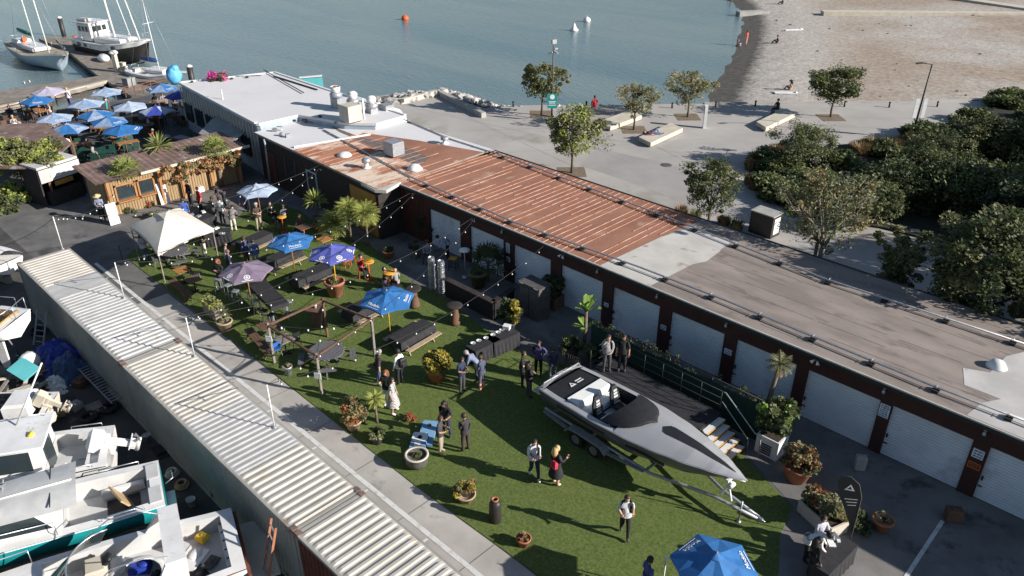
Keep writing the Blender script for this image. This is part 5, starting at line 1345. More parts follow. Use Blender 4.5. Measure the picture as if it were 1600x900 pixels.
# sign-in table with laptop
rt = draped((1304,867), 1.8, .62, .76, R(86), 'black covered sign-in table with a laptop at the lower right', name='sign_in_table')
x, y = at(1304,838,.79); o = empty('laptop', (x,y,.79), R(150), 'open silver laptop standing on the sign-in table', 'laptop')
MB().box(-.17,.17,-.12,.12,0,.018).build('keyboard_base', M['steel'], o); MB().ob((0,.15,.13),(.34,.012,.26),rx=R(-18)).build('screen_lid', M['paper'], o)
for i, (u, v, w2, h2) in enumerate(((1297,845,.2,.28),(1300,852,.22,.15),(1310,846,.1,.1))):
    x, y = at(u, v, .79); tag(MB().box(-w2/2,w2/2,-h2/2,h2/2,0,.012+.02*i).build('paper_stack', M['paper'], None, (x,y,.795), .7), ['loose white sheet in the middle of the sign-in table','white form stack on the near side of the sign-in table','small white card box beside the laptop'][i], 'paper')

# hourglass barrel tables, kegs, canister
for (u, v, lb) in ((646,452,'brown hourglass barrel table on the turf next to the blue umbrella'),(710,478,'dark hourglass barrel table in the shade by the bar counter')):
    x, y = at(u, v, 1.0); o = empty('barrel_table', (x,y,.03), 0, lb, 'table')
    MB().lathe([(.30,0),(.29,.1),(.2,.5),(.17,.75),(.2,.95)], n=16).build('pedestal', M['wood_brown'], o)
    MB().lathe([(.38,.96),(.39,.98),(.39,1.01),(.36,1.03)], n=18).build('table_top', M['dark_wood'], o)
def keg(x, y, z, lb):
    return tag(MB().lathe([(.13,0),(.17,.02),(.17,.05),(.12,.07),(.19,.12),(.19,.17),(.175,.18),(.19,.2),(.19,.28),(.12,.31),(.17,.32),(.17,.36),(.13,.37),(.11,.33),(.03,.34)], n=14, smooth=False).build('beer_keg', M['steel'], None, (x,y,z)), lb, 'keg', 'stacked steel kegs')
k0 = None
for ci, (u, v) in enumerate(((676,452),(691,458))):
    x, y = at(u, v)
    for k in range(5):
        lb = ['%s keg of the %s stack beside the bar counter' % (a, b_) for b_ in ('left','right') for a in ('bottom','second','middle','fourth','top')][ci*5+k]
        if k0 is None: k0 = keg(x, y, .01, lb)
        else: copy_tree(k0, (x, y, .01+k*.375), label=lb)
x, y = at(774,814); o = empty('gas_canister', (x,y,.03), 0, 'tall dark cylinder with an open collar standing on the turf', 'canister')
MB().lathe([(.2,0),(.21,.04),(.21,.72),(.19,.82),(.12,.9)], n=18).build('body', M['dark_hull'], o); MB().lathe([(.09,.9),(.12,.92),(.12,.98),(.09,.98),(.08,.9)], n=14).build('collar', M['terracotta'], o)
# bar counter enclosure
cb = empty('bar_counter', (0,0,0), 0, 'long black panelled outdoor bar counter along the shaded patio', 'counter')
P = [at(697,462), at(772,500), at(802,478)]
for i in range(2):
    MB().bar((*P[i],.5),(*P[i+1],.5),.12,1.0).build('panel', M['black_vinyl'], cb)
    MB().bar((*P[i],1.02),(*P[i+1],1.02),.34,.05).build('counter_top', M['dark_wood'], cb)
x, y = at(835,492); o = empty('cabinet', (x,y,0), R(0), 'tall grey metal cabinet standing in front of the roller doors', 'cabinet')
MB().box(-.65,.65,-.4,.4,0,1.75).build('body', M['pot_grey'], o); MB().box(-.7,.7,-.45,.45,1.75,1.83).build('lid', M['pot_grey'], o)
for s_ in (-1,1): MB().box(s_*.32-.3,s_*.32+.3,-.43,-.4,.1,1.65).build('door', M['pot_grey'], o)
for sx in (-.6,.35): MB().box(sx,sx+.25,-.47,-.455,1.78,1.82).build('strap', M['white_plastic'], o)
x, y = at(708,408,.75); chair((708,404),R(30),'yellow_top','black_metal','yellow topped stool in the shade beside the fan palm',.7,False,'bar_stool','stool',.42)
x, y = at(726,400,1.3); o = empty('patio_heater', (x,y,0), 0, 'slim post with a small white hood near the second roller door', 'heater')
MB().tube([(0,0,0),(0,0,1.7)], .03, 8).build('pole', M['galv'], o); MB().lathe([(.3,1.62),(.28,1.68),(.05,1.78)], n=14).build('hood', M['white_plastic'], o); MB().lathe([(.2,0),(.18,.1),(.04,.14)], n=12).build('base', M['galv'], o)
# concrete blocks on the patio
for (u, v, m, w2, h2, lb) in ((1342,733,'concrete_grey',.36,.62,'speckled concrete post block standing on the shaded patio'),(1487,812,'wood_brown',.5,.5,'squat dark wooden block near the last roller door'),(1355,865,'black_metal',.01,.01,'')):
    if not lb: continue
    x, y = at(u, v); o = MB().ob((0,0,h2/2),(w2,w2*.7,h2),bev=.03).ob((0,0,h2+.01),(w2*.5,w2*.35,.04)).build('concrete_block', M[m], None, (x,y,.01), .6); tag(o, lb, 'block')
# cornhole boards
def cornhole(px, rz, m, m2, lb):
    x, y = at(px[0], px[1], .2); o = empty('cornhole_board', (x,y,.03), rz, lb, 'game board')
    Lb, Wb = 1.2, .6; b = MB(); hx, hr = Lb/2-.23, .09; N = 16
    zt = lambda x_: .09 + .2*(x_+Lb/2)/Lb
    ring = [(hx+math.cos(6.2832*i/N)*hr, math.sin(6.2832*i/N)*hr) for i in range(N)]
    outer = []
    for i in range(N):
        a = 6.2832*i/N; c, s_ = math.cos(a), math.sin(a); t = min((.23 if c > 0 else .23)/max(abs(c),1e-6), (Wb/2)/max(abs(s_),1e-6)); outer.append((hx+c*t, s_*t))
    vs = [(p[0],p[1],zt(p[0])) for p in ring]+[(p[0],p[1],zt(p[0])) for p in outer]
    b.add(vs, [(i,N+i,N+(i+1)%N,(i+1)%N) for i in range(N)], 0)
    xl = hx-.23
    b.add([(-Lb/2,-Wb/2,zt(-Lb/2)),(xl,-Wb/2,zt(xl)),(xl,-.1,zt(xl)),(-Lb/2,-.03,zt(-Lb/2)),(xl,.16,zt(xl)),(-Lb/2,.12,zt(-Lb/2)),(xl,Wb/2,zt(xl)),(-Lb/2,Wb/2,zt(-Lb/2))], [(0,1,2,3)], 1)
    b.add([(-Lb/2,-.03,zt(-Lb/2)),(xl,-.1,zt(xl)),(xl,.16,zt(xl)),(-Lb/2,.12,zt(-Lb/2))], [(0,1,2,3)], 0)
    b.add([(-Lb/2,.12,zt(-Lb/2)),(xl,.16,zt(xl)),(xl,Wb/2,zt(xl)),(-Lb/2,Wb/2,zt(-Lb/2))], [(0,1,2,3)], 1)
    bd = b.build('board', [M[m], M[m2]], o)
    f = MB()
    for s_ in (-1,1): f.bar((-Lb/2,s_*(Wb/2-.02),.04),(Lb/2,s_*(Wb/2-.02),zt(Lb/2)-.06),.035,.09)
    f.bar((-Lb/2,-Wb/2,.04),(-Lb/2,Wb/2,.04),.035,.09); f.bar((Lb/2,-Wb/2,.22),(Lb/2,Wb/2,.22),.035,.09)
    f.build('frame', M[m2], o)
    for s_ in (-1,1): MB().bar((Lb/2-.1,s_*(Wb/2-.05),0),(Lb/2-.08,s_*(Wb/2-.05),.24),.04).build('leg', M[m2], o)
    MB().add([(hx+math.cos(6.2832*i/N)*hr*1.02, math.sin(6.2832*i/N)*hr*1.02, zt(hx)-.035) for i in range(N)], [tuple(range(N))]).build('hole', M['black_print'], o)
    return o
cornhole((668,676), R(128), 'skyblue_board', 'skyblue_board', 'sky blue bean bag game board with a round hole, behind the other')
cornhole((653,695), R(128), 'sign_white', 'skyblue_board', 'white and blue bean bag game board nearer the lane')

# tent
tc_ = [at(202,353,2.15), at(246,395,2.15), at(334,357,2.15), at(281,325,2.15)]
cx_, cy_ = sum(p[0] for p in tc_)/4, sum(p[1] for p in tc_)/4
o = empty('canopy_tent', (cx_,cy_,0), 0, 'beige pop-up canopy tent over a round table at the turf corner', 'tent')
L4 = [Vector((p[0]-cx_, p[1]-cy_, 2.15)) for p in tc_]; ap = Vector((0,0,3.1)); b = MB(); NS = 10
def tsurf(i, u, v):   # u along the edge, v from edge to apex
    A, B = L4[i], L4[(i+1)%4]; e = A+(B-A)*u; e = e + (-e.normalized()*0.18*math.sin(math.pi*u)) ; e.z = 2.15+.10*math.sin(math.pi*u)
    p = e+(ap-e)*v; p.z = e.z + (ap.z-e.z)*(v**.86) - .03*math.sin(math.pi*u)*math.sin(math.pi*v); return p
for i in range(4):
    g_ = [tsurf(i, a/NS, c/6*.82) for c in range(7) for a in range(NS+1)]
    b.add(g_, [(c*(NS+1)+a, c*(NS+1)+a+1, (c+1)*(NS+1)+a+1, (c+1)*(NS+1)+a) for c in range(6) for a in range(NS)], 0, True)
    ed = [tsurf(i, a/NS, 0) for a in range(NS+1)]; b.add(ed+[p-Vector((0,0,.2)) for p in ed], [(a,a+1,NS+2+a,NS+1+a) for a in range(NS)], 0)
b.build('canopy', M['canvas_beige'], o)
b = MB()
for i in range(4):
    g_ = [tsurf(i, 0, .76)+Vector((0,0,.07)), tsurf(i, .5, .76)+Vector((0,0,.07)), tsurf(i, 1, .76)+Vector((0,0,.07)), ap+Vector((0,0,.0))]; b.add(g_, [(0,1,3),(1,2,3)])
b.build('vent_top', M['canvas_beige'], o)
for p in L4: MB().bar((p.x*.97,p.y*.97,0),(p.x*.97,p.y*.97,2.15),.05).build('leg', M['wood_grey'], o)
fr = MB()
for i in range(4): fr.bar(L4[i]*.97-Vector((0,0,.0)), L4[(i+1)%4]*.97, .03)
fr.build('frame', M['wood_grey'], o)

# timber frame (pergola)
posts = [(512,527),(586,558),(429,568),(503,618)]
lab = []
o = empty('timber_frame', (0,0,0), 0, 'open square frame of rough brown posts and beams strung with lights', 'pergola')
PT = [Vector((*at(*p),0)) for p in posts]; H_ = 2.05
for i, p in enumerate(PT): 
    q = MB().bar(p+Vector((0,0,.03)), p+Vector((0,0,H_+.08)), .1).build('post', M['wood_grey' if i else 'wood_brown'], o)
for a, b_ in ((0,1),(1,3),(3,2),(2,0)):
    q = (PT[b_]-PT[a]); MB().bar(PT[a]+Vector((0,0,H_-.05))-q*.04, PT[b_]+Vector((0,0,H_-.05))+q*.04, .07, .09).build('beam', M['wood_brown'], o)
for i in (2, 3):
    p = PT[i]; MB().ob((p.x+.02,p.y-.08,1.05 if i == 3 else 1.35),(.3,.03,.28),rz=R(30)).build('notice', M['sign_white'], o)
for a, b_ in ((0,3),(1,2)):
    A_, B_ = PT[a]+Vector((0,0,H_)), PT[b_]+Vector((0,0,H_)); pts = [A_.lerp(B_, t/8)-Vector((0,0,.35*math.sin(math.pi*t/8))) for t in range(9)]
    c = MB().tube(pts, .012, 4).build('light_cable', M['cable'], o)
    for q in pts[1:-1:2]: MB().lathe([(.02,-.04),(.045,-.09),(.04,-.13),(.01,-.15)], (q.x,q.y,q.z), 8).build('bulb', M['bulb_glass'], c)
# dark box pedestal table inside the frame
x, y = at(493,482,1.0); o = empty('box_table', (x,y,.03), .5, 'dark square box pedestal table with a white lantern inside the timber frame', 'table')
MB().ob((0,0,.48),(.42,.42,.96)).build('body', M['wood_brown'], o); MB().ob((0,0,.98),(.75,.75,.05)).build('table_top', M['wood_brown'], o)
x2, y2 = at(493,478,1.1); tag(MB().lathe([(.06,0),(.06,.12),(.09,.14),(.09,.18),(.02,.22)], n=10).build('lantern', M['white_plastic'], None, (x,y,1.04)), 'small white lantern standing on the dark box table', 'lantern')

# poles and string lights
def post(px, h, label, zb, m='galv', name='light_pole', r=.024, top=None, cat='pole'):
    x, y = at(px[0], px[1], zb); o = empty(name, (x,y,zb), 0, label, cat)
    MB().tube([(0,0,0),(0,0,h)], r, 8).build('shaft', M[m], o); MB().lathe([(.08,0),(.08,.03),(.04,.05)], n=10).build('base_plate', M['galv'], o)
    return Vector((x, y, zb+h))
T = [post((98,389),1.75,'thin pale pole at the far corner of the container row',2.75,'white_plastic'),
     post((194,465),1.75,'thin pale pole on the first container left of the tent',2.75,'white_plastic'),
     post((304,556),1.75,'thin pale pole at the rusty joint between containers',2.75,'white_plastic'),
     post((429,668),1.8,'thin pale pole on the middle container opposite the reddish shrub',2.75,'white_plastic')]
def strings(A, B, sag, nb, label):
    A, B = Vector(A), Vector(B); o = empty('string_lights', (0,0,0), 0, label, 'string lights', 'strings of bulbs over the courtyard')
    pts = [A.lerp(B, t/16)-Vector((0,0,sag*4*(t/16)*(1-t/16))) for t in range(17)]
    MB().tube(pts, .014, 4).build('cable', M['cable'], o)
    for k in range(nb):
        t = (k+.5)/nb; q = A.lerp(B, t)-Vector((0,0,sag*4*t*(1-t)))
        bl = MB().lathe([(.012,-.02),(.018,-.09)], (q.x,q.y,q.z), 6).build('socket', M['cable'], o)
        MB().lathe([(.015,-.085),(.032,-.12),(.030,-.15),(.010,-.17)], (q.x,q.y,q.z), 8).build('bulb', M['bulb_glass'], bl)
strings(V3(508,256,3.2), T[1], 1.0, 16, 'string of bulbs from the dark bar wall to the pole left of the tent')
strings(V3(500,258,3.2), T[0], .9, 18, 'string of bulbs from the dark bar wall to the farthest container pole')
strings(V3(654,294,3.15), T[1], 1.2, 18, 'string of bulbs crossing above the violet umbrella to the first container')
strings(V3(652,298,3.15), T[2], 1.0, 15, 'string of bulbs from the corner by the yellow door to the joint pole')
strings(V3(748,334,3.15), T[2], 1.0, 16, 'string of bulbs from above the second roller door to the joint pole')
strings(V3(852,382,3.15), T[3], 1.0, 15, 'string of bulbs from above the fourth roller door to the nearest pole')
strings(V3(748,334,3.15), T[3], .8, 15, 'string of bulbs from the second roller door to the nearest pole')
strings(T[0], V3(180,300,2.4), .5, 9, 'short string of bulbs over the lane near the gate')
p = post((1034,925),1.35,'slim pale garden light pole at the bottom edge of the turf',.03,'white_plastic','garden_light'); tag(MB().lathe([(.02,0),(.06,.04),(.06,.1),(.02,.14)], n=10).build('light_globe', M['lamp_white'], None, p), 'small round lamp on top of the garden light pole', 'lamp')
x, y = at(193,412); o = empty('stand_sign', (x,y,0), 0, 'thin dark stand with a round foot on the lane next to the tent', 'stand'); MB().tube([(0,0,0),(0,0,1.1)],.02,6).build('stem', M['black_metal'], o); MB().lathe([(.22,0),(.2,.04),(.03,.06)],n=14).build('foot', M['black_metal'], o); MB().tube([(-.2,0,1.1),(.25,0,1.12)],.012,5).build('arm', M['black_metal'], o)
# feather flag
x, y = at(1326,852); o = empty('feather_flag', (x,y,0), R(28), 'black feather flag with a white triangle emblem beside the planter', 'flag')
P = [Vector((.0,0,0)), Vector((0,0,1.3)), Vector((-.02,0,2.1)), Vector((-.18,0,2.6)), Vector((-.48,0,2.85)), Vector((-.75,0,2.8))]
MB().tube(P, [.02,.018,.014,.011,.008,.006], 6).build('pole', M['pot_grey'], o)
fl = [(0,.55),(.0,1.3),(-.02,2.1),(-.18,2.6),(-.48,2.85),(-.75,2.8),(-.82,2.55),(-.68,2.1),(-.42,1.5),(-.2,1.0)]
b = MB(); n_ = len(fl)
b.add([(p[0],.012,p[1]) for p in fl]+[(p[0],-.012,p[1]) for p in fl], [tuple(range(n_)), tuple(range(2*n_-1,n_-1,-1))]+[(i,n_+i,n_+(i+1)%n_,(i+1)%n_) for i in range(n_)])
c = b.build('banner', M['black_print'], o)
for sgn in (-1, 1):
    e = MB(); yy = sgn*.016
    e.add([(-.42,yy,2.55),(-.58,yy,2.3),(-.26,yy,2.3)], [(0,1,2)]); e.add([(-.42,yy*1.2,2.47),(-.49,yy*1.2,2.35),(-.35,yy*1.2,2.35)], [(0,1,2)], 1)
    for k in range(3): e.add([(-.5+k*.07,yy,1.95-k*.12),(-.12,yy,2.0-k*.12),(-.12,yy,1.97-k*.12),(-.5+k*.07,yy,1.92-k*.12)], [(0,1,2,3)])
    e.build('emblem', [M['white_print'], M['black_print']], c)
MB().lathe([(.2,0),(.18,.05),(.03,.08)], n=12).build('foot', M['black_metal'], o)
# ------------------------------------------------------------------ boats
def lerp_tab(tab, t):
    for i in range(len(tab)-1):
        if t <= tab[i+1][0]:
            a, b = tab[i], tab[i+1]; f = (t-a[0])/(b[0]-a[0]+1e-9); f = f*f*(3-2*f)*.5+f*.5; return a[1]+(b[1]-a[1])*f
    return tab[-1][1]
def hull(o, L, bt, zs, zk, mh, md, ck=None, inset=.22, depth=.6, chine=.86, zc=None, crown=.06, mf=None, rub='trim_dark', bottom=None, N=28, rake=.12, topm=None):
    """hull, deck and cockpit of a boat whose stern is at x=0 and bow at x=L"""
    T = [i/N for i in range(N+1)]
    st = []
    for t in T:
        b = max(.004, lerp_tab(bt, t)); s_, k = lerp_tab(zs, t), lerp_tab(zk, t)
        c = lerp_tab(zc, t) if zc else k+(s_-k)*.42
        x = L*t
        st.append((x, b, s_, k, c))
    prof = lambda x, b, s_, k, c: [(x-L*rake*(x/L)**6*1.0, 0, k), (x-L*rake*.6*(x/L)**6, b*chine*.96, c), (x-L*rake*.2*(x/L)**6, b*.985, c+(s_-c)*.72), (x, b, s_)]
    h = MB(); vs = []
    for q in st:
        P = prof(*q); vs += [(p[0],-p[1],p[2]) for p in P[::-1]] + [(p[0],p[1],p[2]) for p in P[1:]]
    fs = [(i*7+j, (i+1)*7+j, (i+1)*7+j+1, i*7+j+1) for i in range(N) for j in range(6)]
    mm = [1 if j in (2,3) else (2 if topm and j in (0,5) else 0) for i in range(N) for j in range(6)]
    b0 = len(h.v); h.v += vs
    for f, m_ in zip(fs, mm): h.f.append(f); h.m.append(m_); h.sm.append(True)
    h.f.append((0,1,2,3,4,5,6)); h.m.append(0); h.sm.append(False)
    hu = h.build('hull', [M[mh], M[bottom or mh]] + ([M[topm]] if topm else []), o)
    # rubbing strake
    r = MB()
    for sg in (-1,1): r.tube([(q[0], sg*(q[1]+.012), q[2]-.03) for q in st], .025, 4)
    r.build('rub_rail', M[rub], hu)
    d = MB()
    c0, c1 = ck if ck else (2, 2)
    for i in range(N):
        a, b = st[i], st[i+1]; tm = (T[i]+T[i+1])/2
        cz = lambda q: q[2]+crown*min(1, q[1]*1.2)
        if c0 <= tm <= c1:
            for sg in (-1,1):
                ia, ib = max(.02, a[1]-inset), max(.02, b[1]-inset)
                d.add([(a[0],sg*a[1],a[2]),(b[0],sg*b[1],b[2]),(b[0],sg*ib,b[2]+.02),(a[0],sg*ia,a[2]+.02)], [(0,1,2,3) if sg < 0 else (3,2,1,0)])
        else:
            rows = []
            for q in (a, b): rows.append([(q[0], q[1]*k, q[2]+ (cz(q)-q[2])*(1-k*k)) for k in (-1,-.7,-.35,0,.35,.7,1)])
            d.add(rows[0]+rows[1], [(j, 7+j, 8+j, j+1) for j in range(6)], 0, True)
    dk_ = d.build('deck', M[md], o)
    if ck:
        cp = MB(); idx = [i for i in range(N+1) if c0-.02 <= T[i] <= c1+.02]
        for sg in (-1,1):
            for i in idx[:-1]:
                a, b = st[i], st[i+1]; ia, ib = max(.02, a[1]-inset), max(.02, b[1]-inset)
                cp.add([(a[0],sg*ia,a[2]+.02),(b[0],sg*ib,b[2]+.02),(b[0],sg*ib*.97,b[2]-depth),(a[0],sg*ia*.97,a[2]-depth)], [(0,1,2,3)])
        for i in (idx[0], idx[-1]):
            a = st[i]; ia = max(.02, a[1]-inset); cp.add([(a[0],-ia,a[2]+.02),(a[0],ia,a[2]+.02),(a[0],ia,a[2]-depth),(a[0],-ia,a[2]-depth)], [(0,1,2,3)])
        for i in idx[:-1]:
            a, b = st[i], st[i+1]; ia, ib = max(.02, a[1]-inset)*.97, max(.02, b[1]-inset)*.97
            cp.add([(a[0],-ia,a[2]-depth+.002),(b[0],-ib,b[2]-depth+.002),(b[0],ib,b[2]-depth+.002),(a[0],ia,a[2]-depth+.002)], [(0,1,2,3)])
        cp.build('cockpit', M[mf or md], o)
    return st
def rail(o, pts, r=.018, m='steel', name='rail', posts=True, down=.35, every=1):
    b = MB().tube(pts, r, 6)
    if posts:
        for p in pts[::every]: b.tube([p, (p[0],p[1],p[2]-down)], r*.8, 5)
    return b.build(name, M[m], o)
def ring_window(o, poly, m='glass_dark', fr='white_gelcoat', name='window', t=.012):
    """flat window polygon with a frame strip round it"""
    P = [Vector(p) for p in poly]; nrm = (P[1]-P[0]).cross(P[2]-P[0]).normalized()
    w_ = MB().add([p+nrm*t for p in P]+[p-nrm*t for p in P], [tuple(range(len(P))), tuple(range(2*len(P)-1, len(P)-1, -1))]+[(i,(i+1)%len(P),len(P)+(i+1)%len(P),len(P)+i) for i in range(len(P))]).build(name, M[m], o)
    f = MB()
    for i in range(len(P)): f.bar(P[i]+nrm*t, P[(i+1)%len(P)]+nrm*t, .03, .02)
    f.build('frame', M[fr], w_)
    return w_

# --- the powerboat on its trailer
bx_, by_ = -10.15, -6.15; brz = R(-2.2)
o = empty('powerboat', (bx_,by_,0), brz, 'long silver speedboat with an open cockpit and a black stripe down its pointed foredeck', 'speedboat')
Lb = 8.55
bt = [(0,1.18),(.12,1.24),(.35,1.28),(.5,1.25),(.62,1.12),(.75,.88),(.87,.54),(.95,.24),(1,.02)]
zs = [(0,1.58),(.3,1.66),(.5,1.74),(.7,1.80),(.9,1.80),(1,1.76)]
zk = [(0,.66),(.4,.68),(.6,.76),(.8,1.02),(.92,1.36),(1,1.66)]
zc = [(0,.92),(.5,1.0),(.75,1.26),(1,1.70)]
st = hull(o, Lb, bt, zs, zk, 'boat_hull_grey', 'boat_silver', ck=(.02,.45), inset=.2, depth=.62, crown=.24, zc=zc, mf='black_vinyl', rub='boat_silver', bottom='boat_hull_grey', N=40, rake=.03)
z0 = 1.6
e = MB().add([(.2,-.94,1.58),(1.28,-.98,1.61),(1.28,.98,1.61),(.2,.94,1.58),(.2,-.94,1.46),(1.28,-.98,1.48),(1.28,.98,1.48),(.2,.94,1.46)], [(0,1,2,3),(0,4,5,1),(1,5,6,2),(2,6,7,3),(3,7,4,0)]).build('engine_hatch', M['black_vinyl'], o)
t = MB(); t.add([(.62,-.1,1.622),(.88,-.26,1.634),(.88,.06,1.634)], [(0,1,2)]); t.add([(.72,-.1,1.636),(.82,-.15,1.642),(.82,-.05,1.642)], [(0,1,2)], 1)
for k in range(2): t.add([(.66+.13*k,.15,1.622+.005*k),(.73+.13*k,.15,1.627+.005*k),(.73+.13*k,.5,1.627+.005*k),(.66+.13*k,.5,1.622+.005*k)], [(0,1,2,3)])
t.build('emblem', [M['white_print'], M['black_print']], e)
b = MB().tube([(.12,-1.08,1.62),(.1,-1.0,1.80),(.1,1.0,1.80),(.12,1.08,1.62)], .028, 8)
for k in (-.6,-.2,.2,.6): b.ob((.1,k,1.81),(.07,.05,.05))
b.build('stern_bar', M['galv'], o)
MB().add([(1.32,-.98,1.05),(1.32,.98,1.05),(1.32,.96,1.70),(1.32,-.96,1.70),(1.95,-.98,1.05),(1.95,.98,1.05),(1.8,.96,1.68),(1.8,-.96,1.68)], [(0,1,2,3),(3,2,6,7),(4,7,6,5),(0,3,7,4),(1,5,6,2)]).ob((2.1,0,1.28),(.5,1.9,.3),bev=.05).build('sun_pad', M['white_plastic'], o)
def bucket(x, y):
    b = MB().ob((x,y,1.32),(.5,.46,.16),bev=.04)
    s_ = o; q = b.build('seat', M['black_vinyl'], o)
    c = MB(); pr = [(0,.23),(.25,.25),(.5,.22),(.65,.15),(.78,.11)]
    for i in range(len(pr)-1):
        (a, w1), (d, w2) = pr[i], pr[i+1]
        c.add([(x-.24-a*.25,y-w1,1.34+a),(x-.24-a*.25,y+w1,1.34+a),(x-.24-d*.25,y+w2,1.34+d),(x-.24-d*.25,y-w2,1.34+d),(x-.33-a*.25,y-w1,1.34+a),(x-.33-a*.25,y+w1,1.34+a),(x-.33-d*.25,y+w2,1.34+d),(x-.33-d*.25,y-w2,1.34+d)], [(0,1,2,3),(7,6,5,4),(0,3,7,4),(1,5,6,2),(2,6,7,3)])
    c.build('seat_back', M['black_vinyl'], q)
    f = MB()
    for k in range(5): f.ob((x-.255-.03*k,y,1.45+.12*k),(.05,.26-.02*k,.075),ry=R(-14))
    f.build('seat_insert', M['grey_gelcoat'], q)
bucket(2.8,-.5); bucket(2.8,.5)
MB().ob((3.5,0,1.35),(.25,1.7,.5),bev=.04).build('dashboard', M['black_vinyl'], o)
MB().lathe([(.17,0),(.19,.02),(.17,.04)], (0,0,0), 14).xf(Matrix.Translation((3.3,-.5,1.62)) @ Matrix.Rotation(R(-60),4,'Y')).build('steering_wheel', M['black_metal'], o)
MB().box(2.35,3.4,-.85,.85,1.07,1.10).build('cockpit_sole', M['white_plastic'], o)
# cowl: dark smooth cover ahead of the windshield
c = MB(); N1, N2 = 10, 12; g_ = []
for i in range(N1+1):
    f = i/N1; x = 3.6+1.25*f
    hw = 1.10*math.sqrt(max(0, 1-(f)**2.4)) + .02; hz = .44*math.cos(f*math.pi/2)**.8 if f < 1 else 0
    base = lerp_tab(zs, x/Lb)+.02
    for j in range(N2+1):
        a = -1+2*j/N2; y = a*hw; bb_ = lerp_tab(bt, x/Lb); cr_ = .24*(1-min(1, (y/bb_)**2))
        g_.append((x-.45*a*a*(1-f*.6), y, base+cr_+hz*(1-a*a)**.6*.62+.012))
c.add(g_, [(i*(N2+1)+j, (i+1)*(N2+1)+j, (i+1)*(N2+1)+j+1, i*(N2+1)+j+1) for i in range(N1) for j in range(N2)], 0, True)
c.build('cowl', M['black_vinyl'], o)
ws = MB(); arc = []
for j in range(13):
    a = -1+2*j/12; arc.append((3.57-.46*a*a, a*1.09, 1.78+.36*(1-a*a)**.6))
ws.tube(arc, .022, 6); ws.build('windshield_frame', M['steel'], o)
# stripe on the foredeck
s_ = MB(); g_ = []; NN = 18
for i in range(NN+1):
    f = i/NN; x = 5.1+3.05*f; hw = (.27*math.sqrt(min(1, f/.08)) if f < .08 else .27*(1-(f-.08)/.92)**.75)+.003; b_ = lerp_tab(bt, x/Lb); zz = lerp_tab(zs, x/Lb)
    for k in (-1,0,1):
        cr_ = .24*min(1, b_*1.2); g_.append((x, k*hw, zz+cr_*(1-(k*hw/max(b_,.02))**2)+.010))
s_.add(g_, [(i*3+j, (i+1)*3+j, (i+1)*3+j+1, i*3+j+1) for i in range(NN) for j in range(2)], 0, True)
s_.build('deck_stripe', M['black_vinyl'], o)
for sg in (-1,1):
    for a, b_, z_ in ((1.0,3.4,1.32),(4.4,6.0,1.42)): MB().bar((a,sg*1.20,z_),(b_,sg*(1.06 if b_>5 else 1.215),z_+.03),.03,.10).build('side_vent', M['black_vinyl'], o)
MB().ob((-.18,0,1.0),(.4,.35,.5),bev=.05).ob((-.25,.0,.62),(.16,.1,.5)).build('stern_drive', M['galv'], o)
for sg in (-1,1): MB().ob((-.25,sg*.85,1.15),(.5,.28,.05)).build('trim_tab', M['galv'], o)
# trailer
tr = empty('boat_trailer', (bx_,by_,0), brz, 'silver tandem axle boat trailer under the speedboat with its tongue pointing to the table', 'trailer')
f = MB()
for sg in (-1,1): f.tube([(.2,sg*1.0,.62),(5.4,sg*.95,.60),(7.6,sg*.25,.58),(9.2,sg*.04,.55)], .06, 6)
for x in (.6,2.6,5.2): f.bar((x,-.98,.6),(x,.98,.6),.08)
f.build('frame', M['galv'], tr)
for sg in (-1,1): MB().bar((.5,sg*.45,.74),(5.6,sg*.45,.78),.12,.08).build('bunk', M['wood_grey'], tr)
MB().bar((9.0,0,.55),(9.35,0,.55),.11).lathe([(.05,0),(.05,.08)],(9.4,0,.5),8).build('coupler', M['steel'], tr)
MB().bar((7.7,0,.6),(8.05,0,1.35),.08).bar((8.15,0,.58),(7.95,0,1.2),.05).ob((7.9,0,1.42),(.2,.3,.1)).tube([(8.05,-.1,1.2),(8.05,.15,1.2)],.09,10).build('winch_post', M['white_plastic'], tr)
MB().tube([(8.6,-.12,.95),(8.6,-.12,.06)],.03,8).lathe([(.08,.03),(.08,.06)],(8.6,-.12,0),10).build('tongue_jack', M['galv'], tr)
for sg in (-1,1):
    for x in (2.1,3.0):
        w_ = MB().tube([(x,sg*1.05,.33),(x,sg*1.27,.33)],.33,18,smooth=False).build('wheel', M['rubber'], tr)
        MB().tube([(x,sg*1.275,.33),(x,sg*1.285,.33)],.19,14,smooth=False).build('rim', M['steel'], w_)
    fd = []; 
    for x, z in ((1.55,.50),(1.75,.72),(2.1,.76),(3.0,.76),(3.35,.72),(3.6,.50)): fd.append((x,z))
    b = MB()
    b.add([(p[0],sg*1.02,p[1]) for p in fd]+[(p[0],sg*1.34,p[1]) for p in fd], [(i,i+1,len(fd)+i+1,len(fd)+i) for i in range(len(fd)-1)])
    b.add([(p[0],sg*1.34,p[1]) for p in fd]+[(p[0],sg*1.34,p[1]-.07) for p in fd], [(i,i+1,len(fd)+i+1,len(fd)+i) for i in range(len(fd)-1)])
    b.build('fender', M['galv'], tr)
    MB().bar((.3,sg*1.15,.62),(1.55,sg*1.2,.55),.14,.05).bar((3.6,sg*1.2,.55),(5.2,sg*1.05,.62),.14,.05).build('side_step', M['galv'], tr)

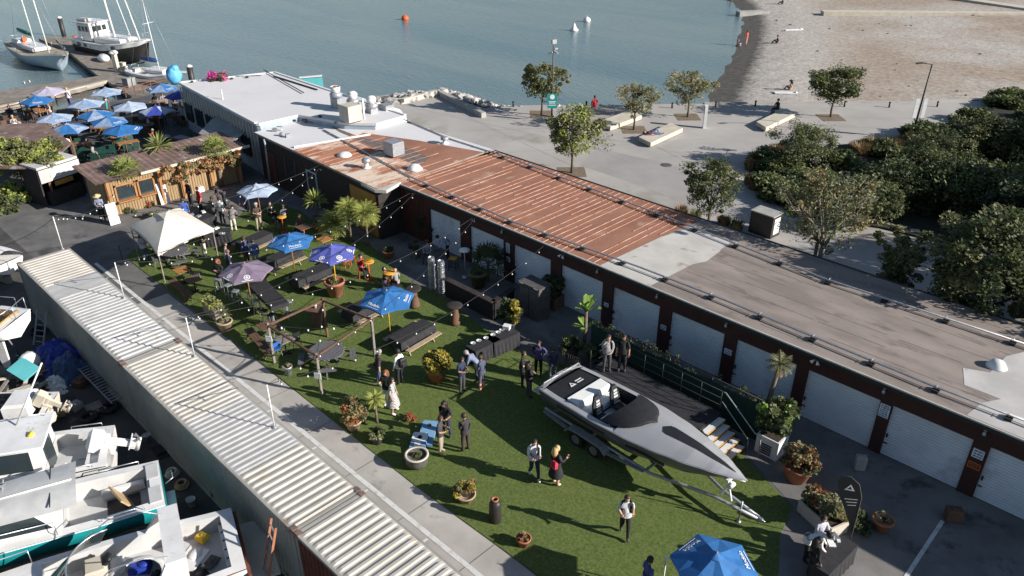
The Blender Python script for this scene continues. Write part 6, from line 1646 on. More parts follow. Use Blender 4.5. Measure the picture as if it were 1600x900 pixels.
# boarding platform with railing and steps
pf = empty('boarding_platform', (0,0,0), 0, 'dark raised boarding platform with rails and white steps beside the speedboat', 'platform')
px0, px1, py0, py1, pz = -10.0, -4.55, -4.55, -3.1, 1.12
MB().box(px0,px1,py0,py1,pz-.08,pz).build('deck', M['black_cloth'], pf)
for x in (px0+.1,(px0+px1)/2,px1-.1):
    for y in (py0+.1,py1-.1): MB().box(x-.04,x+.04,y-.04,y+.04,.03,pz-.08).build('leg', M['black_metal'], pf)
MB().bar((px0+.1,py0+.1,.2),(px1-.1,py0+.1,.9),.03).bar((px0+.1,py1-.1,.9),(px1-.1,py1-.1,.2),.03).build('brace', M['black_metal'], pf)
r = MB()
for x in [px0+.05+i*(px1-px0-.1)/6 for i in range(7)]: r.tube([(x,py1-.05,pz),(x,py1-.05,pz+1.0)], .015, 6)
for z in (.35,.68,1.0): r.tube([(px0+.05,py1-.05,pz+z),(px1-.05,py1-.05,pz+z)], .013, 6)
for y in (py0+.1, py1-.05): r.tube([(px0+.05,y,pz),(px0+.05,y,pz+1.0)], .015, 6)
for z in (.35,.68,1.0): r.tube([(px0+.05,py0+.1,pz+z),(px0+.05,py1-.05,pz+z)], .013, 6)
r.build('railing', M['black_metal'], pf)
for k in range(5):
    z = pz-.19*(k+1)+.03; x = px1+.24*k
    s_ = MB().box(x,x+.27,py0+.1,py1-.1,z-.02,z+.02).build('step_tread', M['white_plastic'], pf)
    MB().box(x+.265,x+.285,py0+.1,py1-.1,z-.025,z+.022).build('step_nosing', M['yellow_top'], s_)
for y in (py0+.1,py1-.1): MB().bar((px1,y,pz-.12),(px1+1.25,y,.1),.05,.12).bar((px1+.1,y,.03),(px1+.1,y,.9),.04).bar((px1+.6,y,.03),(px1+.6,y,.5),.04).build('stringer', M['black_metal'], pf)
hr = MB(); y = py1-.05
hr.tube([(px1,y,pz+1.0),(px1+.1,y,pz+1.0),(px1+1.5,y,1.0),(px1+1.75,y,.9),(px1+1.8,y,.05)], .025, 6).tube([(px1,y,pz+.55),(px1+1.3,y,.55),(px1+1.3,y,.05)], .02, 6)
hr.build('handrail', M['galv'], pf)
# a low railing behind the group left of the boat
o = empty('crowd_barrier', (0,0,0), 0, 'low black steel barrier with bars left of the boarding platform', 'barrier')
A, B = Vector((*at(875,575),0)), Vector((*at(905,592),0)); b = MB()
b.tube([A,A+Vector((0,0,1.0)),B+Vector((0,0,1.0)),B], .022, 6).tube([A+Vector((0,0,.15)),B+Vector((0,0,.15))],.015,5)
for k in range(1,10): p = A.lerp(B,k/10); b.tube([p+Vector((0,0,.15)),p+Vector((0,0,1.0))],.01,4)
b.build('rail', M['black_metal'], o)
# green screened fence
o = empty('screen_fence', (0,0,0), 0, 'dark green fabric screened fence between the platform and the roller doors', 'fence')
fx = [-11.6,-9.5,-7.5,-5.5,-3.3]; fy = -2.35
for i, x in enumerate(fx): MB().tube([(x,fy,0),(x,fy,1.95)], .03, 8).build('post', M['black_metal'], o)
for i in range(4):
    b = MB(); NX, NZ = 14, 4; rnd = random.Random(i); g_ = []
    for k in range(NZ+1):
        for j in range(NX+1):
            f = j/NX; g_.append((fx[i]+(fx[i+1]-fx[i])*f, fy-.05+.025*math.sin(j*2.3+i)*(1 if k else .4), .05+1.75*k/NZ-(.07*math.sin(math.pi*f) if k == NZ else 0)))
    b.add(g_, [(k*(NX+1)+j, k*(NX+1)+j+1, (k+1)*(NX+1)+j+1, (k+1)*(NX+1)+j) for k in range(NZ) for j in range(NX)], 0, True)
    b.build('fabric_panel', M['green_fabric'], o)
MB().tube([(fx[0],fy,1.93),(fx[-1],fy,1.93)], .02, 6).build('top_rail', M['black_metal'], o)
iv = MB(); rnd = random.Random(2); leaves(iv, [(rnd.uniform(-11.4,-3.5), fy+rnd.uniform(0,.35), rnd.uniform(1.5,1.95), .15) for _ in range(60)], 22, .06, .12, 0, 2, nm=2)
tag(iv.build('creeper', [M['leaf_dark'], M['groundcover']]), 'straggling dark creeper growing along the top of the green fence', 'creeper')

# --- boats stored in the yard
def stands(o, L, b, z):
    for x in (L*.2, L*.6):
        for sg in (-1,1): MB().tube([(x,sg*b*.75,z),(x,sg*(b+.25),0)], .035, 6).bar((x-.25,sg*(b+.25),.03),(x+.25,sg*(b+.25),.03),.05).build('boat_stand', M['galv'], o)
    MB().box(L*.05,L*.8,-.12,.12,0,.45).build('keel_block', M['wood_grey'], o)
def place_boat(name, sa, sb, deg, label, cat='boat'):
    """stern corners given as photo points at gunwale level"""
    cx = (sa[0]+sb[0])/2; cy = (sa[1]+sb[1])/2
    return empty(name, (cx,cy,0), R(deg), label, cat)
bfull = [(0,.95),(.2,1.05),(.5,1.05),(.7,.86),(.85,.52),(.95,.2),(1,.02)]
sc_ = lambda tab, k: [(t, b*k) for t, b in tab]
# white cabin boat with outboard
o = place_boat('cabin_boat', (-19.39,-20.19), (-17.11,-21.0), -119, 'white cabin fishing boat with a big outboard motor tilted up at its stern')
zs_ = [(0,1.95),(.5,2.05),(1,2.45)]; zk_ = [(0,.95),(.6,1.0),(.85,1.35),(1,2.2)]
hull(o, 7.5, sc_(bfull,1.18), zs_, zk_, 'white_gelcoat', 'white_gelcoat', ck=(.02,.25), inset=.24, depth=.52, mf='grey_gelcoat', rub='trim_dark', bottom='bottom_blue')
stands(o, 7.5, 1.2, 1.3)
cb_ = MB(); P = [(2.75,-.98),(5.3,-.86),(5.3,.86),(2.75,.98)]
cb_.add([(p[0],p[1],2.0) for p in P]+[(2.75,-.86,2.95),(4.75,-.76,2.95),(4.75,.76,2.95),(2.75,.86,2.95)], [(0,1,5,4),(1,2,6,5),(2,3,7,6),(3,0,4,7),(4,5,6,7)])
cab = cb_.build('cabin', M['white_gelcoat'], o)
MB().ob((3.75,0,3.0),(2.5,2.0,.07),bev=.03).build('cabin_roof', M['white_gelcoat'], o)
for sg in (-1,1): ring_window(cab, [(3.0,sg*.965,2.15),(5.0,sg*.885,2.15),(4.6,sg*.81,2.85),(3.0,sg*.885,2.85)])
ring_window(cab, [(5.24,-.72,2.2),(5.24,.72,2.2),(4.87,.66,2.85),(4.87,-.66,2.85)])
MB().box(2.70,2.745,-.4,.4,1.4,2.7).build('door', M['glass_dark'], cab)
MB().tube([(3.0,.2,3.03),(3.05,.2,3.1)],.12,12,smooth=True).build('beacon', M['yellow_beacon'], o)
MB().tube([(3.6,-.5,3.04),(2.3,-.7,5.2)],.03,6).build('antenna', M['white_plastic'], o)
rail(o, [(2.8,-.8,3.15),(4.4,-.7,3.15)], down=.12, name='roof_rail'); rail(o, [(5.4,-.9,2.75),(6.6,-.55,2.9),(7.4,0,3.0),(6.6,.55,2.9),(5.4,.9,2.75)], down=.5, name='bow_rail')
MB().box(.1,.75,-.85,.85,1.45,1.8).build('stern_bench', M['white_gelcoat'], o)
for c in list(o.children):
    if c.name.split('.')[0] in ('cabin','cabin_roof','beacon','antenna','roof_rail','door'): c.location.x -= .85
def outboard(o, x, y, z, tilt, m='white_gelcoat', s_=1.0):
    Mx = Matrix.Translation((x,y,z)) @ Matrix.Rotation(R(tilt),4,'Y') @ Matrix.Scale(s_,4)
    b = MB().ob((.06,0,.36),(.56,.34,.46),bev=.09).ob((.02,0,.10),(.34,.24,.14),bev=.03); b.xf(Mx); q = b.build('outboard_motor', M[m], o)
    b = MB().ob((0,0,-.25),(.18,.12,.8)).ob((.0,0,-.62),(.34,.05,.28)).ob((-.05,0,-.5),(.4,.24,.03)); b.tube([(-.22,0,-.7),(.2,0,-.7)],.06,8); b.xf(Mx); b.build('lower_unit', M[m], q)
    b = MB()
    for k in range(3):
        a = k*2.094; b.add([(-.24,0,-.7),(-.22,.18*math.cos(a-.3),-.7+.18*math.sin(a-.3)),(-.28,.18*math.cos(a+.3),-.7+.18*math.sin(a+.3))], [(0,1,2)])
    b.xf(Mx); b.build('propeller', M['steel'], q)
    b = MB().ob((.22,0,0),(.2,.35,.35)); b.xf(Mx); b.build('bracket', M[m], q); return q
outboard(o, -.05, 0, 2.1, 68, s_=1.25)
for sg in (-1,1):
    MB().tube([(.4,sg*1.14,2.02),(.4,sg*1.14,2.12),(1.4,sg*1.18,2.14),(1.4,sg*1.18,2.04)],.018,6).build('grab_rail', M['steel'], o)
    MB().tube([(1.0,sg*1.32,1.75),(1.0,sg*1.32,1.25)],.09,8).build('fender', M['bottom_blue'], o)
MB().ob((1.55,.55,1.65),(.4,.35,.35),bev=.04).build('deck_locker', M['grey_gelcoat'], o)
MB().ob((.9,-.3,1.47),(.5,.4,.05)).build('hatch_cover', M['grey_gelcoat'], o)
# teal and white cruiser
o = place_boat('motor_boat', (-16.3,-19.85), (-14.05,-20.46), -109, 'white motor boat with a turquoise hull and a long pale hardtop in the yard')
zs_ = [(0,1.95),(.5,2.1),(1,2.6)]; zk_ = [(0,.75),(.6,.8),(.85,1.3),(1,2.3)]
hull(o, 10, sc_(bfull,1.22), zs_, zk_, 'teal_gelcoat', 'white_gelcoat', ck=(.03,.30), inset=.3, depth=.64, mf='grey_gelcoat', rub='white_plastic', bottom='teal_gelcoat')
stands(o, 10, 1.25, 1.2)
for y in (-.6,.6): MB().box(.06,.42,y-.38,y+.38,1.93,2.02).build('stern_hatch', M['grey_gelcoat'], o)
MB().box(.04,.45,-1.05,1.05,1.25,1.93).build('transom_box', M['white_gelcoat'], o)
q = MB().box(.75,1.75,-.55,.45,1.3,1.36).build('engine_hatch', M['dark_hull'], o)
MB().ob((1.2,0,1.7),(.06,.95,.8),rz=R(20),ry=R(30)).build('open_lid', M['tan_wood'], o)
cb_ = MB(); cb_.add([(2.9,-1.02,2.0),(8.0,-.72,2.3),(8.0,.72,2.3),(2.9,1.02,2.0),(2.9,-.9,2.85),(7.0,-.66,2.85),(7.0,.66,2.85),(2.9,.9,2.85)], [(0,1,5,4),(1,2,6,5),(2,3,7,6),(3,0,4,7),(4,5,6,7)])
cab = cb_.build('cabin', M['white_gelcoat'], o)
b = MB(); g_ = []
for i in range(11):
    x = 2.3+4.8*i/10
    for j in range(9):
        a = -1+2*j/8; g_.append((x, a*(1.08-.02*i), 2.87+.14*(1-a*a)))
b.add(g_, [(i*9+j, (i+1)*9+j, (i+1)*9+j+1, i*9+j+1) for i in range(10) for j in range(8)], 0, True); b.add([(p[0],p[1],p[2]-.05) for p in g_], [(i*9+j+1, (i+1)*9+j+1, (i+1)*9+j, i*9+j) for i in range(10) for j in range(8)])
top_ = b.build('hardtop', M['grey_gelcoat'], o)
MB().tube([(2.4,0,3.03),(7.0,0,3.03)],.025,6).build('hardtop_seam', M['white_plastic'], top_)
for x_ in (3.0,4.3,5.6): MB().bar((x_,-.98,2.98),(x_,.98,2.98),.03,.03).build('hardtop_batten', M['trim_dark'] if x_ == 3.0 else M['grey_gelcoat'], top_)
for sg in (-1,1):
    MB().tube([(.6,sg*1.16,2.0),(.6,sg*1.16,2.12),(1.8,sg*1.2,2.16),(1.8,sg*1.2,2.05)],.018,6).build('grab_rail', M['steel'], o)
    MB().ob((1.2,sg*.72,1.5),(1.3,.24,.3),bev=.04).build('side_seat', M['white_gelcoat'], o)
MB().bar((4.2,-.6,3.08),(4.9,-.6,3.08),.04).bar((4.3,-.6,3.0),(4.3,-.6,3.1),.1).build('roof_handle', M['galv'], top_)
for sg in (-1,1):
    ring_window(cab, [(3.1,sg*.985,2.2),(5.1,sg*.87,2.3),(5.1,sg*.82,2.75),(3.5,sg*.90,2.75)]); ring_window(cab, [(5.2,sg*.865,2.3),(7.0,sg*.765,2.4),(6.7,sg*.735,2.75),(5.2,sg*.82,2.75)])
rail(o, [(3.0,-1.25,2.6),(5.5,-1.15,2.7),(8.0,-.75,2.95),(9.8,0,3.1),(8.0,.75,2.95),(5.5,1.15,2.7),(3.0,1.25,2.6)], down=.5, name='side_rail')
MB().box(-.28,0,-.5,.5,1.0,1.06).build('swim_platform', M['white_gelcoat'], o)
MB().tube([(-.1,-.3,1.9),(-.35,-.3,2.05),(-.35,.1,2.05),(-.1,.1,1.9)],.02,6).build('stern_ladder', M['steel'], o)
# gutted cruiser with arch
o = place_boat('derelict_cruiser', (-12.7,-19.1), (-9.9,-20.0), -109, 'half stripped white cruiser with a radar arch, curved windshield and cluttered deck')
zs_ = [(0,1.85),(.5,2.0),(1,2.5)]; zk_ = [(0,.7),(.6,.75),(.85,1.3),(1,2.2)]
hull(o, 10.5, sc_(bfull,1.42), zs_, zk_, 'white_gelcoat', 'white_gelcoat', ck=(.03,.50), inset=.24, depth=.60, mf='grey_gelcoat', rub='wood_brown', bottom='bottom_blue')
stands(o, 10.5, 1.5, 1.2)
MB().box(-.9,-.02,-1.25,1.25,1.05,1.13).build('swim_platform', M['concrete_light'], o)
MB().bar((-.06,-1.4,1.55),(-.06,1.4,1.55),.1,.12).build('red_rail', M['cont_red'], o)
MB().box(.05,.5,-1.2,1.2,1.1,1.55).build('stern_seat', M['white_gelcoat'], o)
b = MB()
for k in range(6): b.box(.08,.46,-1.1+k*.38,-1.08+k*.38,1.55,1.58)
b.build('seat_seams', M['black_metal'], o)
a_ = MB()
for sg in (-1,1): a_.add([(1.5,sg*1.4,1.9),(2.5,sg*1.4,1.95),(2.0,sg*1.15,2.75),(1.45,sg*1.15,2.75),(1.5,sg*1.27,1.9),(2.5,sg*1.27,1.95),(2.0,sg*1.03,2.75),(1.45,sg*1.03,2.75)], [(0,1,2,3),(7,6,5,4),(0,3,7,4),(1,5,6,2),(3,2,6,7)])
a_.box(1.45,2.0,-1.17,1.17,2.72,2.82); a_.build('radar_arch', M['white_gelcoat'], o)
g_ = []; b = MB()
for j in range(17):
    a = -math.pi/2+math.pi*j/16; g_ += [(3.7+1.5*math.cos(a), 1.32*math.sin(a), 2.08), (3.4+1.1*math.cos(a), 1.15*math.sin(a), 2.65)]
b.add(g_, [(2*i,2*i+2,2*i+3,2*i+1) for i in range(16)], 0, True); wsn = b.build('windshield', M['glass_dark'], o)
MB().tube([g_[2*i+1] for i in range(17)], .025, 6).build('windshield_frame', M['steel'], wsn)
MB().lathe([(.9,0),(.95,.25),(.85,.5),(.7,.5)], (2.9,.25,1.3), 18, cap=False).build('curved_settee', M['white_gelcoat'], o)
MB().ob((3.9,-.55,1.7),(.6,.7,.7),bev=.06).build('helm_console', M['concrete_light'], o)
MB().tube([(3.55,-.55,2.05),(3.6,-.55,2.12)],.2,14).build('steering_wheel', M['black_metal'], o)
rail(o, [(5.5,-1.4,2.55),(7.6,-1.1,2.7),(9.4,-.5,2.9),(10.3,0,3.0)], down=.5, name='bow_rail'); rail(o, [(5.5,1.4,2.55),(7.6,1.1,2.7),(9.4,.5,2.9)], down=.5, name='bow_rail')
rail(o, [(1.9,-.9,2.8),(2.5,-1.0,3.1),(3.3,-1.0,3.1),(4.0,-1.1,2.6)], posts=False, name='canopy_hoop'); rail(o, [(1.9,.9,2.8),(2.5,1.0,3.1),(3.3,1.0,3.1),(4.0,1.1,2.6)], posts=False, name='canopy_hoop')
MB().box(6.6,7.4,-.35,.35,2.27,2.32).build('deck_hatch', M['glass_dark'], o)
MB().box(5.6,8.6,-.7,.7,2.18,2.26).build('fore_cabin', M['white_gelcoat'], o)
ox, oy = o.location.x, o.location.y; rz0 = o.rotation_euler[2]
def on_boat(x, y): return (ox+x*math.cos(rz0)-y*math.sin(rz0), oy+x*math.sin(rz0)+y*math.cos(rz0))
for i, (x, y, z, sx, sy, sz, m, lb, nm) in enumerate((
    (1.3,.4,1.22,.7,.5,.08,'black_metal','black slatted grating lying in the stern of the stripped cruiser','deck_grating'),
    (1.0,-.9,1.3,.35,.3,.25,'yellow_beacon','yellow tub at the stern of the stripped cruiser','tub'),
    (1.6,.9,1.25,.3,.2,.2,'orange_paint','orange tool box beside the grating in the stripped cruiser','tool_box'),
    (2.8,-.5,1.3,.6,.45,.25,'blue_tarp','crumpled blue sheet inside the stripped cruiser','folded_sheet'),
    (3.4,-.8,1.35,.4,.5,.3,'white_plastic','white jug under the arch of the stripped cruiser','jug'),
    (3.7,.6,1.3,.5,.35,.25,'cont_red','red crate inside the curved settee of the stripped cruiser','crate'),
    (5.2,.7,1.35,.5,.4,.3,'leaf_tan','tan cushion near the windshield of the stripped cruiser','cushion'),
    (1.4,-.3,1.25,.9,.7,.06,'white_plastic','white panel lying in the stern well of the stripped cruiser','panel_board'),
    (2.4,.2,1.3,.4,.35,.3,'black_vinyl','black bag in the middle of the stripped cruiser','bag'))):
    p = on_boat(x, y); tag(MB().ob((0,0,sz/2),(sx,sy,sz),bev=min(.05,sz*.3)).blob((sx*.2,0,sz),(sx*.3,sy*.3,.07),0,i).build(nm, M[m], None, (p[0],p[1],z), .3*i), lb, nm.replace('_',' '))
# hose on deck
# white sailboat stern upper left of the yard
o = place_boat('sail_yacht', (-28.6,-19.7), (-27.0,-21.3), 218, 'white sailing yacht on the hard with its fin keel showing at the left edge')
hull(o, 8.5, [(0,.95),(.15,1.15),(.4,1.3),(.7,1.0),(.9,.4),(1,.02)], [(0,2.9),(.5,2.75),(1,3.1)], [(0,2.1),(.2,1.6),(.5,1.3),(.8,1.6),(1,2.9)], 'white_gelcoat', 'white_gelcoat', ck=(.04,.3), inset=.3, depth=.4, mf='tan_wood', rub='white_plastic')
b = MB()
for (x0, x1, zt, zb, sw_) in ((.9,1.5,1.9,.3,.25),(3.4,5.0,1.5,.35,.5)):
    b = MB(); b.add([(x0,-.06,zt),(x1,-.06,zt),(x1-sw_,-.03,zb),(x0+sw_*.2,-.03,zb),(x0,.06,zt),(x1,.06,zt),(x1-sw_,.03,zb),(x0+sw_*.2,.03,zb)], [(0,1,2,3),(7,6,5,4),(0,4,5,1),(1,5,6,2),(2,6,7,3),(3,7,4,0)])
    b.build('fin_keel' if x0 > 2 else 'rudder', M['white_gelcoat'], o)
stands(o, 8.5, 1.2, 1.9)
MB().ob((4.2,0,3.05),(3.0,1.3,.35),bev=.1).build('coachroof', M['white_gelcoat'], o)
rail(o, [(.1,-.9,3.5),(-.05,0,3.55),(.1,.9,3.5)], down=.6, name='stern_rail'); MB().tube([(.3,.6,2.95),(.3,-.6,2.98)],.09,8).build('rolled_mat', M['tan_wood'], o)
rail(o, [(.6,-1.0,3.4),(3,-1.2,3.3),(6,-1.0,3.4)], r=.01, down=.55, name='lifeline')
# white covered boat far left
o = empty('covered_boat', (*at(8,402,1.6),0), R(200), 'small boat under a smooth white cover at the far end of the containers', 'boat')
hull(o, 5.5, sc_(bfull,.95), [(0,1.3),(1,1.5)], [(0,.6),(.7,.65),(1,1.3)], 'white_gelcoat', 'white_gelcoat', rub='trim_dark')
b = MB(); g_ = []
for i in range(9):
    x = -.1+5.4*i/8; w2 = lerp_tab(sc_(bfull,1.0), min(1,i/8))
    for j in range(9):
        a = -1+2*j/8; g_.append((x, a*w2, 1.42+(.55+.1*math.sin(i*1.3))*(1-abs(a)**1.6)*(1-.5*(i/8)**2)))
b.add(g_, [(i*9+j, (i+1)*9+j, (i+1)*9+j+1, i*9+j+1) for i in range(8) for j in range(8)], 0, True); b.build('cover', M['white_membrane'], o); stands(o, 5, .9, .8)
# small wrecked skiff with cream outboard near the antenna
o = empty('old_skiff', (*at(78,632,1.4),0), R(-128), 'weathered open skiff with a cream outboard and a cream seat beside the cabin boat', 'boat')
hull(o, 6.2, sc_(bfull,.95), [(0,1.35),(1,1.7)], [(0,.6),(.7,.65),(1,1.5)], 'concrete_light', 'white_gelcoat', ck=(.03,.75), inset=.14, depth=.5, mf='tin_rusty', rub='cont_red')
stands(o, 6, .95, .9); outboard(o, -.05, 0, 1.55, 55, 'concrete_light', 1.0)
MB().ob((1.0,0,1.5),(.9,1.2,.7),bev=.1).build('console', M['white_gelcoat'], o); MB().ob((2.4,.3,1.1),(.6,.8,.4),bev=.05).build('seat_box', M['teal_sign'], o)
# yard clutter
x, y = at(22,600,.6); o = empty('debris_pile', (x,y,0), .3, 'pile of splintered timber and a torn turquoise sheet at the left edge', 'debris')
rnd = random.Random(6)
for k in range(16): MB().bar((rnd.uniform(-1,1),rnd.uniform(-1,1),rnd.uniform(.1,.8)),(rnd.uniform(-1.4,1.4),rnd.uniform(-1.4,1.4),rnd.uniform(.1,.5)),.16,.04).build('plank', M['wood_grey' if k % 3 else 'concrete_light'], o)
MB().ob((-.1,.6,.95),(1.1,.8,.06),ry=.2,rx=.3).build('torn_sheet', M['turquoise_wall'], o); MB().blob((-.6,1.2,.9),(.4,.4,.4),0,3).build('float', M['white_plastic'], o)
def tarp(px, r, h, m, label, seed):
    x, y = at(*px); b = MB(); rnd = random.Random(seed); g_ = []; N = 14
    for i in range(N):
        for j in range(N):
            u, v = -1+2*i/(N-1), -1+2*j/(N-1); d = max(abs(u), abs(v)); g_.append((u*r+rnd.uniform(-.06,.06), v*r*.8+rnd.uniform(-.06,.06), max(.02, h*(1-d**2.2)+rnd.uniform(-.09,.09))))
    b.add(g_, [(i*N+j, (i+1)*N+j, (i+1)*N+j+1, i*N+j+1) for i in range(N-1) for j in range(N-1)], 0, False)
    return tag(b.build('tarpaulin', M[m], None, (x,y,0), R(10)), label, 'tarpaulin')
tarp((90,565), 1.25, .95, 'blue_tarp', 'crumpled royal blue tarpaulin heaped against the container wall', 1)
tarp((112,585), .85, 1.0, 'denim_tarp', 'darker denim blue tarpaulin next to the royal blue one', 2)
tarp((92,600), .6, .35, 'white_plastic', 'dirty white plastic sheeting below the blue tarpaulins', 3)
o = empty('lumber_pile', (*at(72,585),0), R(70), 'stack of long weathered boards leaning beside the blue tarpaulin', 'lumber')
for k in range(6): MB().bar((-1.1,-.2+k*.1,.1+.04*k),(1.1,-.15+k*.1,.5+.04*k),.12,.04).build('board', M['wood_grey' if k % 2 else 'tan_wood'], o)
def ladder(A, B, w2, n, m, label, cat='ladder'):
    A = Vector(A); B = Vector(B); d = B-A; s_ = d.cross(Vector((0,0,1))).normalized()*w2/2
    o = empty('ladder', tuple(A), 0, label, cat)
    for sg in (-1,1): MB().bar(s_*sg, d+s_*sg, .035, .07).build('rail', M[m], o)
    for k in range(n): t = (k+.7)/(n+.3); MB().bar(d*t-s_, d*t+s_, .04).build('rung', M['galv'], o)
    return o
ladder(V3(129,567,.5), V3(187,625,.5), .62, 16, 'galv', 'aluminium ladder lying on its side against the container wall in the yard')
p = V3(466,812,2.6); ladder((p.x-.25,-19.75,0), (p.x-.05,-18.98,2.95), .45, 9, 'terracotta', 'orange sided ladder leaning on the end of the nearest container')
ladder(V3(60,540,.2), V3(66,485,1.6), .5, 6, 'grey_gelcoat', 'grey plank ladder propped against the stern of the white yacht')
for i, (u, v, m, s_, h, lb, nm) in enumerate(((150,640,'wood_grey',.8,.15,'flat pallet in the shade between the ladder and the boats','pallet'),(95,650,'tan_wood',.4,.25,'tan crate beside the cream outboard','crate'),(130,600,'wood_brown',.7,.3,'dark box under the lying ladder','box'),(255,705,'black_vinyl',.9,.05,'dark flat hatch panel on the ground by the container','hatch_panel'),(165,605,'pot_grey',.5,.4,'grey drum shaped bin near the lying ladder','bin'),(120,640,'concrete_grey',.45,.35,'concrete block in the middle of the yard','block'),(340,770,'denim_tarp',.6,.3,'blue canvas bundle by the container near the red rail','bundle'))):
    x, y = at(u, v); tag(MB().ob((0,0,h/2),(s_,s_*.8,h),bev=min(.04,h*.3)).ob((.05,.03,h+.03),(s_*.6,s_*.5,.06)).build(nm, M[m], None, (x,y,.01), i), lb, nm.replace('_',' '))

# --- marina
def dock(name, px, m, label, z=-.5, th=.35):
    q = poly_px(px, z); o = MB().prism(q, z-th, z).build(name, M[m]); return tag(o, label, 'dock')
dock('pier', [(88,62),(116,54),(135,73),(180,95),(245,128),(238,150),(205,150),(150,116),(106,80)], 'dock_wood', 'brown plank pier running out between the moored sailing boats')
d_ = dock('floating_dock', [(-60,168),(0,142),(165,117),(168,124),(160,129),(-60,186)], 'dock_wood', 'long grey floating dock with a pale edge at the left of the photo', -.52)
MB().bar((*at(-60,184,-.6),-.55),(*at(166,128,-.6),-.55),.5,.3).build('edge_board', M['dock_pale'], d_)
dock('gangway', [(60,60),(90,55),(118,72),(128,80),(118,84),(88,72)], 'dock_wood', 'short dark float between the ketch and the trawler', -.6)
pil = [((142,80),1.7,'thick pale piling in front of the trawler'),((184,112),1.9,'white capped piling with a broad white head by the dinghy'),((98,48),1.6,'dark piling with a white cap behind the ketch'),((299,121),1.1,'stubby piling with an orange and white top beyond the deck')]
for i, (p, h, lb) in enumerate(pil):
    x, y = at(p[0], p[1], -.5); o = empty('piling', (x,y,-1.5), 0, lb, 'piling', 'mooring piles')
    MB().tube([(0,0,-1),(0,0,1.0+h)], .3 if i != 2 else .28, 10).build('shaft', M['concrete_light' if i < 2 else 'dark_hull'], o)
    MB().lathe([(.45,0),(.45,.15),(.3,.3)] if i == 1 else [(.33,0),(.3,.1),(.02,.25)], (0,0,1.0+h), 12).build('cap', M['white_plastic'], o)
def mast(o, x, z0, h, boom=None, sail=None, spread=(), lean=0, r=.09, stays=(), y=0):
    m = MB().tube([(x,y,z0),(x+lean,y,z0+h)], [r, r*.6], 8).build('mast', M['white_plastic'], o)
    for f in spread: MB().tube([(x+lean*f,y-.75,z0+h*f),(x+lean*f,y+.75,z0+h*f)], .025, 5).build('spreader', M['white_plastic'], m)
    if boom:
        MB().tube([(x,y,z0+1.1),(x-boom,y,z0+1.2)], .06, 6).build('boom', M['white_plastic'], m)
        if sail: MB().lathe([(.02,0),(.17,.1),(.24,boom*.4),(.16,boom*.9),(.02,boom)], (0,0,0), 8).xf(Matrix.Translation((x,y,z0+1.35)) @ Matrix.Rotation(R(-88),4,'Y')).build('sail_cover', M[sail], m)
    for sx, sy, sz in stays: MB().tube([(x+lean,y,z0+h),(sx,sy,sz)], .014, 3).build('stay', M['galv'], m)
sail_b = [(0,.62),(.2,.9),(.5,1.0),(.75,.78),(.92,.35),(1,.03)]
# positions are placed at water level
o = empty('ketch', (-103.6,1.35,-1.2), R(3), 'long pale blue hulled two masted sailing boat with a green sail cover', 'sailboat')
hull(o, 15.2, sc_(sail_b,1.95), [(0,1.5),(.5,1.3),(1,2.1)], [(0,.1),(.5,-.5),(.9,-.2),(1,1.2)], 'hull_blue_grey', 'teak', ck=(.06,.2), inset=.5, depth=.4, mf='white_gelcoat', rub='white_plastic')
MB().ob((6.0,0,1.7),(4.6,1.9,.45),bev=.1).build('cabin', M['white_gelcoat'], o); MB().ob((2.6,0,1.85),(1.6,1.6,.6),bev=.1).build('doghouse', M['white_gelcoat'], o)
MB().ob((3.6,0,2.2),(.4,.5,.4)).build('binnacle', M['orange_paint'], o)
mast(o, 6.6, 1.7, 10.5, 4.6, 'sailcover_green', (.55,), lean=-.5, stays=((15,0,2.1),(6.0,-1.9,1.4),(6.0,1.9,1.4),(.2,0,1.6)))
mast(o, 10.3, 1.5, 12.5, None, None, (.5,), lean=-.9, stays=((15.1,0,2.1),(9.8,-1.8,1.4),(9.8,1.8,1.4)))
rail(o, [(.2,-1.0,2.1),(-.1,0,2.15),(.2,1.0,2.1)], down=.7, name='stern_rail'); rail(o, [(1,-1.7,2.1),(6,-1.95,1.95),(11,-1.5,2.1),(15,0,2.7)], down=.65, name='lifeline'); rail(o, [(1,1.7,2.1),(6,1.95,1.95),(11,1.5,2.1),(15,0,2.7)], down=.65, name='lifeline')
o = empty('trawler', (-97.6,6.9,-1.2), R(17), 'white motorsailer with a tall wheelhouse, a row of side windows and a dark hull', 'boat')
hull(o, 12.0, sc_(sail_b,2.0), [(0,2.0),(.5,1.9),(1,2.9)], [(0,.0),(.5,-.4),(.9,-.1),(1,1.5)], 'dark_hull', 'white_gelcoat', rub='white_plastic', zc=[(0,.3),(.5,.0),(.9,.4),(1,1.6)], topm='white_gelcoat')
wh = MB().ob((2.7,0,3.0),(2.2,2.5,1.9),bev=.1).build('wheelhouse', M['white_gelcoat'], o)
for sg in (-1,1):
    for k in range(3): ring_window(wh, [(1.85+k*.6,sg*1.262,3.1),(2.3+k*.6,sg*1.262,3.1),(2.3+k*.6,sg*1.262,3.7),(1.85+k*.6,sg*1.262,3.7)])
for k in range(3): ring_window(wh, [(3.812,-.95+k*.65,3.1),(3.812,-.4+k*.65,3.1),(3.812,-.4+k*.65,3.7),(3.812,-.95+k*.65,3.7)])
MB().ob((2.5,0,4.05),(2.8,2.7,.1)).build('wheelhouse_roof', M['white_gelcoat'], o); MB().ob((2.0,-.4,4.25),(1.4,.9,.3),bev=.08).build('dinghy_cover', M['roof_grey'], o)
MB().ob((6.3,0,2.25),(4.4,2.4,.8),bev=.15).build('saloon', M['white_gelcoat'], o)
for k in range(6):
    for sg in (-1,): MB().ob((2.0+k*1.15,-1.88+.03*abs(k-3),1.75),(.55,.06,.42)).build('side_window', M['glass_dark'], o)
bw = MB()
